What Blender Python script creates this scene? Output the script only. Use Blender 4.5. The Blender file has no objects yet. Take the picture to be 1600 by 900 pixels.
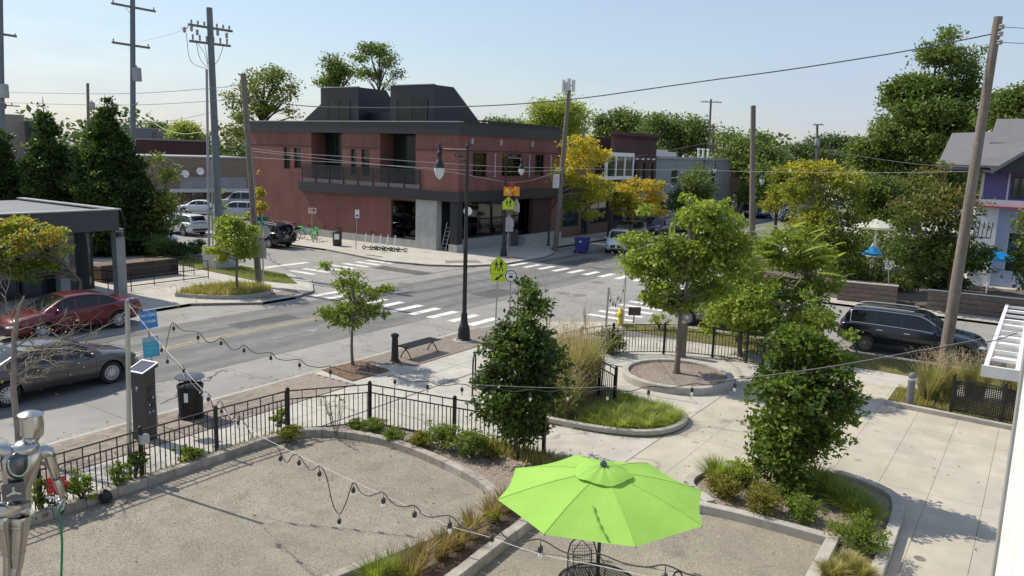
import bpy, math, random
import numpy as np
from mathutils import Vector, Matrix
PI = math.pi
SC = bpy.context.scene
COL = SC.collection
RNG = np.random.default_rng(7)
random.seed(7)

# ------------------------------------------------------------------ camera
F = 1228.5
R = np.array([[0.56330337, -0.12303556, 0.81703829],
              [-0.82571623, -0.11936985, 0.55131076],
              [0.0296989, -0.98519698, -0.1688339]])   # rows: world X (along the main road), Y (along the side street), Z
EYE = 7.0
cam_d = bpy.data.cameras.new('camera'); cam = bpy.data.objects.new('camera', cam_d); COL.objects.link(cam)
cam_d.sensor_width = 36.0; cam_d.lens = 36.0 * F / 1600.0; cam_d.clip_start = 0.1; cam_d.clip_end = 3000
m4 = Matrix.Identity(4)
for i in range(3):
    m4[i][0] = R[i, 0]; m4[i][1] = -R[i, 1]; m4[i][2] = -R[i, 2]
m4[2][3] = EYE
cam.matrix_world = m4
SC.camera = cam

# ------------------------------------------------------------------ sky and sun
SUN_EL = math.radians(46.5); SUN_AZ = math.radians(-5.0)      # azimuth from +Y towards +X
w = bpy.data.worlds.new('World'); SC.world = w; w.use_nodes = True
nt = w.node_tree; bg = nt.nodes['Background']
sky = nt.nodes.new('ShaderNodeTexSky'); sky.sky_type = 'NISHITA'; sky.sun_disc = False
sky.sun_elevation = SUN_EL; sky.sun_rotation = SUN_AZ; sky.altitude = 200
sky.air_density = 1.35; sky.dust_density = 0.9; sky.ozone_density = 3.0
# thin bright summer haze over the whole dome, with faint wisps
hz_n = nt.nodes.new('ShaderNodeTexNoise'); hz_n.inputs['Scale'].default_value = 2.2; hz_n.inputs['Detail'].default_value = 6; hz_n.inputs['Roughness'].default_value = 0.6
hz_c = nt.nodes.new('ShaderNodeTexCoord'); hz_m = nt.nodes.new('ShaderNodeMapping'); hz_m.inputs['Scale'].default_value = (1, 1, 5); nt.links.new(hz_c.outputs['Generated'], hz_m.inputs[0]); nt.links.new(hz_m.outputs[0], hz_n.inputs['Vector'])
hz_r = nt.nodes.new('ShaderNodeMapRange'); hz_r.inputs[1].default_value = 0.42; hz_r.inputs[2].default_value = 0.72; hz_r.inputs[3].default_value = 0.43; hz_r.inputs[4].default_value = 0.74
nt.links.new(hz_n.outputs['Fac'], hz_r.inputs[0])
hz_x = nt.nodes.new('ShaderNodeMix'); hz_x.data_type = 'RGBA'; hz_x.inputs[7].default_value = (3.55, 4.12, 5.45, 1.0)
nt.links.new(hz_r.outputs[0], hz_x.inputs[0]); nt.links.new(sky.outputs[0], hz_x.inputs[6]); nt.links.new(hz_x.outputs[2], bg.inputs[0]); bg.inputs[1].default_value = 0.135
sd = bpy.data.lights.new('sun', 'SUN'); sd.energy = 5.0; sd.angle = math.radians(0.53); sd.color = (1.0, 0.925, 0.79)
sun = bpy.data.objects.new('sun', sd); COL.objects.link(sun)
dv = Vector((math.sin(SUN_AZ) * math.cos(SUN_EL), math.cos(SUN_AZ) * math.cos(SUN_EL), math.sin(SUN_EL)))
sun.rotation_euler = dv.to_track_quat('Z', 'Y').to_euler(); sun.location = (0, 60, 80)
SC.view_settings.view_transform = 'Standard'; SC.view_settings.look = 'None'
SC.view_settings.exposure = 0.12; SC.view_settings.gamma = 1.0
SC.render.engine = 'CYCLES'
SC.cycles.max_bounces = 6; SC.cycles.diffuse_bounces = 3; SC.cycles.glossy_bounces = 3; SC.cycles.transmission_bounces = 4
SC.cycles.transparent_max_bounces = 6; SC.cycles.use_denoising = True

# ------------------------------------------------------------------ surveying helpers (photo pixel -> place)
def ray(px, py):
    return R @ np.array([px - 800.0, py - 450.0, F])
def at(px, py, z=0.0):
    d = ray(px, py); t = (z - EYE) / d[2]
    return Vector((d[0] * t, d[1] * t, z))
def far(px, dist, py=300):
    d = ray(px, py); h = math.hypot(d[0], d[1])
    return Vector((d[0] / h * dist, d[1] / h * dist, 0))
def zat(px, py, p):
    d = ray(px, py)
    return EYE + d[2] / math.hypot(d[0], d[1]) * math.hypot(p[0], p[1])
def onplane(px, py, a, b):
    """point where the sight line meets the vertical plane through a and b"""
    n = np.array([-(b[1] - a[1]), b[0] - a[0], 0.0]); d = ray(px, py)
    t = (n[0] * a[0] + n[1] * a[1]) / (n @ d)
    return Vector((d[0] * t, d[1] * t, EYE + d[2] * t))
STREET = -0.10                       # the carriageway lies a kerb's height under the pavements

# ------------------------------------------------------------------ mesh builder
class MB:
    def __init__(s): s.v = []; s.f = []; s.m = []; s.cur = 0
    def add(s, vs, fs):
        o = len(s.v); s.v.extend([tuple(map(float, p)) for p in vs])
        for f in fs: s.f.append([i + o for i in f]); s.m.append(s.cur)
        return s
    def box(s, x0, x1, y0, y1, z0, z1):
        vs = [(x0,y0,z0),(x1,y0,z0),(x1,y1,z0),(x0,y1,z0),(x0,y0,z1),(x1,y0,z1),(x1,y1,z1),(x0,y1,z1)]
        return s.add(vs, [(0,3,2,1),(4,5,6,7),(0,1,5,4),(1,2,6,5),(2,3,7,6),(3,0,4,7)])
    def beam(s, p, q, w, h=None, up=(0,0,1)):
        h = h or w; p = Vector(p); q = Vector(q); d = (q - p).normalized(); u = Vector(up)
        if abs(d.dot(u)) > 0.99: u = Vector((1,0,0))
        a = d.cross(u).normalized() * (w / 2); b = a.cross(d).normalized() * (h / 2)
        vs = [p-a-b, p+a-b, p+a+b, p-a+b, q-a-b, q+a-b, q+a+b, q-a+b]
        return s.add(vs, [(0,3,2,1),(4,5,6,7),(0,1,5,4),(1,2,6,5),(2,3,7,6),(3,0,4,7)])
    def tube(s, pts, r, n=8, cap=True):
        pts = [Vector(p) for p in pts]; k = len(pts)
        rs = r if isinstance(r, (list, tuple)) else [r] * k
        vs = []; ref = None
        for i, p in enumerate(pts):
            d = (pts[min(i+1, k-1)] - pts[max(i-1, 0)])
            d = d.normalized() if d.length > 1e-9 else Vector((0,0,1))
            if ref is None: ref = Vector((1,0,0)) if abs(d.x) < 0.8 else Vector((0,1,0))
            a = (ref - d * ref.dot(d)).normalized(); b = d.cross(a); ref = a
            for j in range(n):
                t = 2 * PI * j / n; vs.append(p + (a * math.cos(t) + b * math.sin(t)) * rs[i])
        fs = [(i*n+j, i*n+(j+1)%n, (i+1)*n+(j+1)%n, (i+1)*n+j) for i in range(k-1) for j in range(n)]
        if cap: fs += [tuple(range(n-1, -1, -1)), tuple((k-1)*n + j for j in range(n))]
        return s.add(vs, fs)
    def lathe(s, prof, n=16, c=(0,0,0), cap=True):
        return s.tube([(c[0], c[1], c[2] + z) for r, z in prof], [max(r, 1e-4) for r, z in prof], n, cap) if False else s._lathe(prof, n, c, cap)
    def _lathe(s, prof, n, c, cap):
        vs = [(c[0] + max(r,1e-4)*math.cos(2*PI*j/n), c[1] + max(r,1e-4)*math.sin(2*PI*j/n), c[2]+z) for r, z in prof for j in range(n)]
        k = len(prof)
        fs = [(i*n+j, i*n+(j+1)%n, (i+1)*n+(j+1)%n, (i+1)*n+j) for i in range(k-1) for j in range(n)]
        if cap: fs += [tuple(range(n-1,-1,-1)), tuple((k-1)*n+j for j in range(n))]
        return s.add(vs, fs)
    def prism(s, poly, z0, z1):
        n = len(poly); a = sum(poly[i][0]*poly[(i+1)%n][1]-poly[(i+1)%n][0]*poly[i][1] for i in range(n))
        if a < 0: poly = poly[::-1]
        vs = [(p[0],p[1],z0) for p in poly] + [(p[0],p[1],z1) for p in poly]
        return s.add(vs, [tuple(range(n-1,-1,-1)), tuple(range(n,2*n))] + [(i,(i+1)%n,n+(i+1)%n,n+i) for i in range(n)])
    def extrude(s, poly3, off):
        """flat polygon (3-D points) thickened by the vector off"""
        n = len(poly3); p = [Vector(q) for q in poly3]; o = Vector(off)
        nn = Vector((0,0,0))
        for i in range(n): nn += p[i].cross(p[(i+1)%n])
        if nn.dot(o) < 0: p = p[::-1]
        return s.add(p + [q + o for q in p], [tuple(range(n-1,-1,-1)), tuple(range(n,2*n))] + [(i,(i+1)%n,n+(i+1)%n,n+i) for i in range(n)])
    def ell(s, c, r, nu=12, nv=8):
        if not hasattr(r, '__len__'): r = (r, r, r)
        vs = [(c[0], c[1], c[2]-r[2])]
        for i in range(1, nv):
            t = -PI/2 + PI*i/nv
            vs += [(c[0]+r[0]*math.cos(t)*math.cos(2*PI*j/nu), c[1]+r[1]*math.cos(t)*math.sin(2*PI*j/nu), c[2]+r[2]*math.sin(t)) for j in range(nu)]
        vs.append((c[0], c[1], c[2]+r[2])); L = len(vs)-1
        fs = [(0, 1+(j+1)%nu, 1+j) for j in range(nu)]
        for i in range(nv-2): fs += [(1+i*nu+j, 1+i*nu+(j+1)%nu, 1+(i+1)*nu+(j+1)%nu, 1+(i+1)*nu+j) for j in range(nu)]
        fs += [(L, 1+(nv-2)*nu+j, 1+(nv-2)*nu+(j+1)%nu) for j in range(nu)]
        return s.add(vs, fs)
    def quad(s, *p): return s.add(p, [tuple(range(len(p)))])
    def mesh(s, name, mats, smooth=None):
        me = bpy.data.meshes.new(name); me.from_pydata(s.v, [], s.f)
        for m in (mats if isinstance(mats, (list, tuple)) else [mats]): me.materials.append(m)
        if max(s.m, default=0) > 0: me.polygons.foreach_set('material_index', s.m)
        if smooth:
            me.polygons.foreach_set('use_smooth', [True]*len(me.polygons)); me.set_sharp_from_angle(angle=math.radians(smooth))
        me.update(); return me
    def build(s, name, mats, parent=None, smooth=None, loc=None):
        return link(name, s.mesh(name, mats, smooth), parent, loc)

def link(name, me, parent=None, loc=None, rot=None, label=None):
    o = bpy.data.objects.new(name, me); COL.objects.link(o)
    if parent is not None: o.parent = parent
    if loc is not None: o.location = loc
    if rot is not None: o.rotation_euler = rot
    if label: o['label'] = label
    return o
def tag(o, label, cat, group=None):
    o['label'] = label; o['category'] = cat
    if group: o['group'] = group
    return o
def thing(name, label, cat, loc=(0,0,0), rz=0, group=None):
    o = bpy.data.objects.new(name, None); COL.objects.link(o); o.empty_display_size = 0.3
    o.location = loc; o.rotation_euler = (0, 0, rz)
    return tag(o, label, cat, group)
def struct(o): o['kind'] = 'structure'; return o
def stuff(o): o['kind'] = 'stuff'; return o
def copy_tree(o, parent=None):
    c = o.copy(); COL.objects.link(c); c.parent = parent
    for ch in o.children: copy_tree(ch, c)
    return c
def fastmesh(name, verts, quads, mat):
    """verts (n,3) and quads (m,4) numpy arrays"""
    me = bpy.data.meshes.new(name); k = quads.shape[1]
    me.vertices.add(len(verts)); me.vertices.foreach_set('co', verts.astype(np.float32).ravel())
    me.loops.add(quads.size); me.loops.foreach_set('vertex_index', quads.astype(np.int32).ravel())
    me.polygons.add(len(quads)); me.polygons.foreach_set('loop_start', np.arange(0, quads.size, k, dtype=np.int32))
    for m in (mat if isinstance(mat, (list, tuple)) else [mat]): me.materials.append(m)
    me.update(calc_edges=True); return me
def text(s, size, mat, parent, loc, rot, name='lettering', ext=0.002, align='CENTER', sx=1.0):
    cu = bpy.data.curves.new(name, 'FONT'); cu.body = s; cu.size = size; cu.extrude = ext
    cu.align_x = align; cu.align_y = 'CENTER'; cu.resolution_u = 2
    tmp = bpy.data.objects.new('lettering_source', cu); COL.objects.link(tmp)
    me = bpy.data.meshes.new_from_object(tmp.evaluated_get(bpy.context.evaluated_depsgraph_get()))
    COL.objects.unlink(tmp); bpy.data.objects.remove(tmp); bpy.data.curves.remove(cu)
    me.materials.clear(); me.materials.append(mat)
    o = link(name, me, parent, loc, rot); o.scale = (sx, 1, 1); return o

# ------------------------------------------------------------------ materials
def newmat(name):
    m = bpy.data.materials.new(name); m.use_nodes = True; n = m.node_tree.nodes; b = n['Principled BSDF']
    return m, m.node_tree, n, m.node_tree.links, b
def rgb(c): return (c[0], c[1], c[2], 1.0)
def noise(n, l, scale, detail=4, coord=None, rough=0.55, stretch=None):
    t = n.new('ShaderNodeTexNoise'); t.inputs['Scale'].default_value = scale; t.inputs['Detail'].default_value = detail
    t.inputs['Roughness'].default_value = rough
    if coord is not None:
        if stretch:
            mp = n.new('ShaderNodeMapping'); mp.inputs['Scale'].default_value = stretch; l.new(coord, mp.inputs[0]); coord = mp.outputs[0]
        l.new(coord, t.inputs['Vector'])
    return t.outputs['Fac']
def ramp(n, l, fac, stops):
    r = n.new('ShaderNodeValToRGB'); e = r.color_ramp.elements
    e[0].position, e[0].color = stops[0][0], rgb(stops[0][1]); e[1].position, e[1].color = stops[-1][0], rgb(stops[-1][1])
    for p, c in stops[1:-1]:
        k = e.new(p); k.color = rgb(c)
    l.new(fac, r.inputs[0]); return r.outputs[0]
def mixc(n, l, a, b, fac, mode='MIX'):
    m = n.new('ShaderNodeMix'); m.data_type = 'RGBA'; m.blend_type = mode
    for sock, v in ((m.inputs[0], fac), (m.inputs[6], a), (m.inputs[7], b)):
        if hasattr(v, 'links'): l.new(v, sock)
        else: sock.default_value = v if isinstance(v, (int, float)) else rgb(v)
    return m.outputs[2]
def bump(n, l, b, h, dist, strength=0.6):
    k = n.new('ShaderNodeBump'); k.inputs['Strength'].default_value = strength; k.inputs['Distance'].default_value = dist
    l.new(h, k.inputs['Height']); l.new(k.outputs[0], b.inputs['Normal'])
def mul(c, k): return tuple(min(1, x * k) for x in c)
def paint(name, c, rough=0.5, metal=0.0, var=0.12, scale=3.0, fine=0.0, coat=0.0, perobj=0.0, spec=0.5):
    """plain coat with a little wear, grain and tone drift"""
    m, t, n, l, b = newmat(name)
    co = n.new('ShaderNodeTexCoord').outputs['Object']
    f = noise(n, l, scale, 5, co)
    col = ramp(n, l, f, [(0.3, mul(c, 1 - var)), (0.7, mul(c, 1 + var))])
    if perobj:
        oi = n.new('ShaderNodeObjectInfo')
        rr = ramp(n, l, oi.outputs['Random'], [(0, (1-perobj,)*3), (1, (1+perobj*0.6, 1+perobj*0.5, 1+perobj*0.5))])
        col = mixc(n, l, col, rr, 1.0, 'MULTIPLY')
    l.new(col, b.inputs['Base Color']); b.inputs['Metallic'].default_value = metal
    rr = n.new('ShaderNodeMapRange'); rr.inputs[3].default_value = max(0.02, rough - 0.08); rr.inputs[4].default_value = min(1, rough + 0.1)
    l.new(f, rr.inputs[0]); l.new(rr.outputs[0], b.inputs['Roughness'])
    b.inputs['Coat Weight'].default_value = coat; b.inputs['Coat Roughness'].default_value = 0.04
    b.inputs['Specular IOR Level'].default_value = spec
    if fine: bump(n, l, b, noise(n, l, 60, 3, co), fine, 0.5)
    return m
def ground_mat(name, c1, c2, big=0.25, mid=2.0, fine=60.0, grain=0.35, bumpd=0.004, rough=0.9, stretch=None, stain=None, stain_amt=0.5, crack=0, tracks=0, spots=0, sscale=0.6):
    m, t, n, l, b = newmat(name)
    co = n.new('ShaderNodeNewGeometry').outputs['Position']
    f1 = noise(n, l, big, 6, co, 0.6, stretch); f2 = noise(n, l, mid, 5, co); f3 = noise(n, l, fine, 3, co, 0.7)
    col = ramp(n, l, f1, [(0.3, c1), (0.7, c2)])
    col = mixc(n, l, col, ramp(n, l, f2, [(0.3, (0.82,)*3), (0.7, (1.12,)*3)]), 0.8, 'MULTIPLY')
    col = mixc(n, l, col, ramp(n, l, f3, [(0.32, (1-grain,)*3), (0.68, (1+grain,)*3)]), 1.0, 'MULTIPLY')
    if stain:
        f4 = noise(n, l, sscale, 5, co, 0.7, stretch)
        msk = ramp(n, l, f4, [(0.52, (0,0,0)), (0.7, (stain_amt,)*3)])
        col = mixc(n, l, col, stain, msk)
    if crack:
        v = n.new('ShaderNodeTexVoronoi'); v.feature = 'DISTANCE_TO_EDGE'; v.inputs['Scale'].default_value = crack
        wv = n.new('ShaderNodeVectorMath'); wv.operation = 'ADD'; nz = n.new('ShaderNodeTexNoise'); nz.inputs['Scale'].default_value = 0.9; nz.inputs['Detail'].default_value = 5
        sc_ = n.new('ShaderNodeVectorMath'); sc_.operation = 'SCALE'; sc_.inputs[3].default_value = 1.6
        l.new(co, nz.inputs[0]); l.new(nz.outputs['Color'], sc_.inputs[0]); l.new(co, wv.inputs[0]); l.new(sc_.outputs[0], wv.inputs[1]); l.new(wv.outputs[0], v.inputs['Vector'])
        cm = ramp(n, l, v.outputs['Distance'], [(0.0, (0.55,)*3), (0.0045, (1,1,1))])
        col = mixc(n, l, col, cm, 0.8, 'MULTIPLY')
    l.new(col, b.inputs['Base Color']); b.inputs['Roughness'].default_value = rough; b.inputs['Specular IOR Level'].default_value = 0.25
    if tracks:
        sp = n.new('ShaderNodeSeparateXYZ'); l.new(co, sp.inputs[0]); wv = n.new('ShaderNodeMath'); wv.operation = 'MULTIPLY_ADD'; wv.inputs[1].default_value = 2*PI/1.72; wv.inputs[2].default_value = tracks; l.new(sp.outputs[1], wv.inputs[0])
        sn = n.new('ShaderNodeMath'); sn.operation = 'SINE'; l.new(wv.outputs[0], sn.inputs[0]); f5 = noise(n, l, 0.5, 4, co, 0.6, (0.12,1,1)); am = n.new('ShaderNodeMath'); am.operation = 'MULTIPLY'; l.new(sn.outputs[0], am.inputs[0]); l.new(f5, am.inputs[1])
        col = mixc(n, l, col, ramp(n, l, am.outputs[0], [(0.0,(1.04,)*3),(0.45,(0.80,0.80,0.81))]), 0.8, 'MULTIPLY'); l.new(col, b.inputs['Base Color'])
    if spots:
        v2 = n.new('ShaderNodeTexVoronoi'); v2.inputs['Scale'].default_value = spots; l.new(co, v2.inputs['Vector']); cs = ramp(n, l, v2.outputs['Distance'], [(0.03,(0.6,0.59,0.57)),(0.11,(1,1,1))]); col = mixc(n, l, col, cs, 0.75, 'MULTIPLY'); l.new(col, b.inputs['Base Color'])
    bump(n, l, b, f3, bumpd, 0.7)
    return m
def leafmat(name, cols, trans=0.35, patch=0.6, zgrad=None):
    """leaves: every leaf its own tint (random per island), drifting in patches over the crown"""
    m, t, n, l, b = newmat(name)
    g = n.new('ShaderNodeNewGeometry'); co = n.new('ShaderNodeTexCoord').outputs['Object']
    f = noise(n, l, patch, 3, co)
    ad = n.new('ShaderNodeMath'); ad.operation = 'MULTIPLY_ADD'; ad.inputs[1].default_value = 0.55
    l.new(g.outputs['Random Per Island'], ad.inputs[0])
    mr = n.new('ShaderNodeMapRange'); mr.inputs[1].default_value = 0.3; mr.inputs[2].default_value = 0.7; mr.inputs[3].default_value = -0.1; mr.inputs[4].default_value = 0.55
    l.new(f, mr.inputs[0]); src = mr.outputs[0]
    if zgrad:
        sp = n.new('ShaderNodeSeparateXYZ'); l.new(co, sp.inputs[0])
        zr = n.new('ShaderNodeMapRange'); zr.inputs[1].default_value = zgrad[0]; zr.inputs[2].default_value = zgrad[1]; zr.inputs[3].default_value = -0.25; zr.inputs[4].default_value = 0.3
        l.new(sp.outputs[2], zr.inputs[0]); a2 = n.new('ShaderNodeMath'); l.new(src, a2.inputs[0]); l.new(zr.outputs[0], a2.inputs[1]); src = a2.outputs[0]
    l.new(src, ad.inputs[2])
    k = len(cols)
    col = ramp(n, l, ad.outputs[0], [(i/(k-1)*0.9+0.05, c) for i, c in enumerate(cols)])
    l.new(col, b.inputs['Base Color']); b.inputs['Roughness'].default_value = 0.5; b.inputs['Specular IOR Level'].default_value = 0.35
    tr = n.new('ShaderNodeBsdfTranslucent'); tc = mixc(n, l, col, (1.25, 1.3, 0.5), 0.6, 'MULTIPLY'); 
    hs = n.new('ShaderNodeHueSaturation'); hs.inputs['Value'].default_value = 1.5; l.new(tc, hs.inputs['Color']); l.new(hs.outputs[0], tr.inputs[0])
    mx = n.new('ShaderNodeMixShader'); mx.inputs[0].default_value = trans
    l.new(b.outputs[0], mx.inputs[1]); l.new(tr.outputs[0], mx.inputs[2]); l.new(mx.outputs[0], n['Material Output'].inputs[0])
    return m
def glassmat(name, c=(0.02,0.03,0.035), rough=0.04, spec=0.5, ior=1.9):
    m, t, n, l, b = newmat(name)
    co = n.new('ShaderNodeTexCoord').outputs['Object']; f = noise(n, l, 1.2, 3, co)
    col = ramp(n, l, f, [(0.3, mul(c, 0.7)), (0.7, mul(c, 1.5))])
    l.new(col, b.inputs['Base Color']); b.inputs['Roughness'].default_value = rough
    b.inputs['Specular IOR Level'].default_value = spec; b.inputs['IOR'].default_value = ior
    bump(n, l, b, noise(n, l, 0.8, 2, co), 0.01, 0.15)
    return m
def clearglass(name, tint=(0.45,0.5,0.48)):
    m, t, n, l, b = newmat(name); n.remove(b)
    tr = n.new('ShaderNodeBsdfTransparent'); tr.inputs[0].default_value = rgb(tint); gl = n.new('ShaderNodeBsdfGlossy'); gl.inputs['Roughness'].default_value = 0.03
    fr = n.new('ShaderNodeFresnel'); fr.inputs[0].default_value = 1.75; co = n.new('ShaderNodeTexCoord').outputs['Object']
    k = n.new('ShaderNodeBump'); k.inputs['Strength'].default_value = 0.12; k.inputs['Distance'].default_value = 0.02; l.new(noise(n, l, 0.7, 2, co), k.inputs['Height']); l.new(k.outputs[0], gl.inputs['Normal'])
    mx = n.new('ShaderNodeMixShader'); l.new(fr.outputs[0], mx.inputs[0]); l.new(tr.outputs[0], mx.inputs[1]); l.new(gl.outputs[0], mx.inputs[2]); l.new(mx.outputs[0], n['Material Output'].inputs[0]); return m
def brickmat(name, c1, c2, mortar, axis='X', bw=0.22, bh=0.075):
    m, t, n, l, b = newmat(name)
    co = n.new('ShaderNodeNewGeometry').outputs['Position']
    sp = n.new('ShaderNodeSeparateXYZ'); cb = n.new('ShaderNodeCombineXYZ'); l.new(co, sp.inputs[0])
    ad = n.new('ShaderNodeMath'); l.new(sp.outputs[0], ad.inputs[0]); l.new(sp.outputs[1], ad.inputs[1])
    l.new(ad.outputs[0], cb.inputs[0]); l.new(sp.outputs[2], cb.inputs[1])
    br = n.new('ShaderNodeTexBrick'); l.new(cb.outputs[0], br.inputs['Vector'])
    br.inputs['Color1'].default_value = rgb(c1); br.inputs['Color2'].default_value = rgb(c2); br.inputs['Mortar'].default_value = rgb(mortar)
    br.inputs['Scale'].default_value = 1.0; br.inputs['Brick Width'].default_value = bw; br.inputs['Row Height'].default_value = bh
    br.inputs['Mortar Size'].default_value = 0.008; br.inputs['Mortar Smooth'].default_value = 0.3
    f = noise(n, l, 0.4, 5, co)
    col = mixc(n, l, br.outputs[0], ramp(n, l, f, [(0.3, (0.84,0.85,0.86)), (0.7, (1.12,1.1,1.09))]), 1.0, 'MULTIPLY')
    f2 = noise(n, l, 1.1, 5, co, 0.65, (1,1,0.25)); col = mixc(n, l, col, ramp(n, l, f2, [(0.35,(0.9,)*3),(0.65,(1.06,)*3)]), 1.0, 'MULTIPLY')
    l.new(col, b.inputs['Base Color']); b.inputs['Roughness'].default_value = 0.85; b.inputs['Specular IOR Level'].default_value = 0.3
    bump(n, l, b, br.outputs['Fac'], -0.006, 0.6)
    return m

M = {}
M['asphalt'] = ground_mat('asphalt', (0.155,0.152,0.147), (0.20,0.195,0.185), 0.12, 1.5, 45, 0.25, 0.004, 0.85, (0.25,1.6,1), (0.10,0.10,0.105), 0.6, 0.16, 1.1, 0.55)
M['road_concrete'] = ground_mat('road_concrete', (0.25,0.243,0.228), (0.31,0.298,0.276), 0.2, 1.2, 50, 0.15, 0.003, 0.85, None, (0.19,0.183,0.17), 0.7, 0.14, 0, 0.7)
M['concrete'] = ground_mat('concrete', (0.40,0.38,0.335), (0.475,0.45,0.395), 0.35, 1.6, 70, 0.13, 0.002, 0.85, None, (0.32,0.30,0.265), 0.65, 0.07, 0, 0.9)
M['plaza'] = ground_mat('plaza_concrete', (0.40,0.365,0.295), (0.465,0.425,0.35), 0.4, 1.3, 60, 0.12, 0.002, 0.8, None, (0.35,0.325,0.275), 0.75, 0.05, 0, 0.8)
M['kerb'] = ground_mat('kerb_concrete', (0.33,0.31,0.28), (0.43,0.405,0.36), 0.8, 4, 80, 0.2, 0.003)
M['kerb_block'] = paint('kerb_block', (0.33,0.30,0.255), 0.85, var=0.25, scale=4, fine=0.006, perobj=0.18)
M['joint'] = paint('joint_dirt_rim_shade', (0.17,0.155,0.135), 0.95, var=0.3)
M['earth'] = ground_mat('earth', (0.075,0.085,0.035), (0.11,0.11,0.05), 0.1, 0.8, 20, 0.3, 0.02)
M['lawn_soil'] = ground_mat('lawn_soil', (0.09,0.095,0.035), (0.15,0.14,0.055), 0.6, 3, 30, 0.35, 0.01)
M['white_line'] = ground_mat('road_paint_white', (0.62,0.61,0.58), (0.72,0.71,0.68), 0.7, 5, 50, 0.2, 0.002, 0.7, None, (0.27,0.265,0.25), 0.8, 0, 0, 0, 3.0)
M['yellow_line'] = ground_mat('road_paint_yellow', (0.36,0.30,0.17), (0.42,0.36,0.22), 0.7, 5, 50, 0.25, 0.002, 0.7, None, (0.2,0.18,0.12), 0.6)
M['paver'] = paint('paver', (0.235,0.20,0.165), 0.85, var=0.2, scale=6, fine=0.004, perobj=0.28)
M['mulch'] = ground_mat('mulch', (0.135,0.095,0.07), (0.205,0.155,0.12), 1.5, 8, 30, 0.5, 0.03)
M['pebble_mulch'] = ground_mat('pebble_mulch', (0.20,0.165,0.135), (0.29,0.245,0.205), 1.2, 6, 30, 0.45, 0.03)
M['gravel'] = ground_mat('gravel', (0.238,0.214,0.17), (0.305,0.277,0.222), 0.35, 1.6, 40, 0.36, 0.02, 0.95, None, (0.165,0.148,0.122), 0.75, 0, 0, 0, 1.3)
M['ironblack'] = paint('black_iron', (0.012,0.0115,0.011), 0.5, var=0.3, scale=5)
M['dkmetal'] = paint('dark_metal', (0.024,0.024,0.028), 0.45, 0.0, var=0.15, scale=1)
M['steel'] = paint('galvanised_steel', (0.42,0.43,0.43), 0.42, 0.7, var=0.15, scale=8)
M['white'] = paint('white_paint', (0.78,0.78,0.77), 0.5, var=0.05, scale=2)
M['offwhite'] = paint('off_white', (0.62,0.61,0.58), 0.6, var=0.1, scale=2)
M['grey'] = paint('grey_paint', (0.28,0.285,0.29), 0.6, var=0.12, scale=2)
M['wood_pole'] = ground_mat('weathered_pole', (0.145,0.122,0.10), (0.225,0.195,0.165), 1.2, 6, 30, 0.35, 0.006, 0.9, (6,6,0.5))
M['grey_pole'] = ground_mat('grey_steel_pole', (0.12,0.145,0.155), (0.16,0.185,0.195), 0.8, 4, 30, 0.12, 0.002, 0.55, (4,4,0.5))
M['bark'] = ground_mat('bark', (0.13,0.105,0.08), (0.21,0.175,0.14), 2, 10, 40, 0.4, 0.015, 0.95, (5,5,0.8))
M['bark_dark'] = ground_mat('bark_dark', (0.06,0.05,0.042), (0.10,0.085,0.07), 2, 10, 40, 0.4, 0.015, 0.95, (5,5,0.8))
M['wire'] = paint('wire', (0.10,0.10,0.10), 0.6)
M['wire_pale'] = paint('wire_pale', (0.5,0.5,0.49), 0.45, 0.3)
M['glass'] = glassmat('window_glass')
M['glass_clear'] = clearglass('shop_glass')
M['glass_green'] = glassmat('window_glass_green', (0.016,0.026,0.022), 0.08, 0.5, 1.35)
M['glass_car'] = glassmat('car_glass', (0.010,0.013,0.016), 0.02, 0.5, 1.5)
M['brick'] = brickmat('red_brick', (0.25,0.10,0.083), (0.19,0.078,0.066), (0.20,0.115,0.10))
M['brick_dark'] = brickmat('dark_brick', (0.10,0.052,0.048), (0.08,0.042,0.04), (0.06,0.04,0.04))
M['brick_brown'] = brickmat('brown_brick', (0.20,0.135,0.095), (0.17,0.11,0.078), (0.16,0.13,0.10))
M['bconc'] = ground_mat('board_concrete', (0.36,0.355,0.335), (0.45,0.44,0.42), 0.7, 3, 30, 0.12, 0.004, 0.85, (1,3,0.4))
M['rubber'] = paint('rubber', (0.018,0.018,0.018), 0.8, var=0.2)
M['alloy'] = paint('alloy', (0.6,0.6,0.6), 0.32, 0.35, var=0.08)
M['chrome'] = paint('chrome', (0.44,0.435,0.42), 0.24, 1.0, var=0.05, scale=6)
M['blackplastic'] = paint('black_plastic', (0.02,0.02,0.021), 0.5, var=0.2)
M['signyellow'] = paint('sign_yellow_green', (0.55,0.72,0.03), 0.45, var=0.04)
M['signblack'] = paint('sign_black', (0.015,0.015,0.015), 0.5)
M['signblue'] = paint('sign_blue', (0.02,0.19,0.50), 0.45, var=0.06)
M['signteal'] = paint('sign_teal', (0.05,0.33,0.50), 0.45, var=0.06)
M['signgreen'] = paint('sign_green', (0.0,0.16,0.09), 0.45, var=0.06)
M['signred'] = paint('sign_red', (0.5,0.03,0.03), 0.45)
M['alu'] = paint('sign_back', (0.42,0.43,0.43), 0.5, 0.3, var=0.06)
M['amber'] = paint('signal_amber', (0.75,0.30,0.02), 0.4, var=0.1)
M['lampglass'] = paint('lamp_globe', (0.62,0.65,0.62), 0.25, var=0.05)
# ================================================================== ground, roads, pavements
def sheet(name, poly, z, mat, th=0.004, parent=None):
    return struct(MB().prism(poly, z - th, z).build(name, mat, parent))
def rect(x0, x1, y0, y1): return [(x0,y0),(x1,y0),(x1,y1),(x0,y1)]
struct(MB().quad((-300,-600,-0.5),(1500,-600,-0.5),(1500,1500,-0.5),(-300,1500,-0.5)).build('ground', M['earth']))
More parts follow.
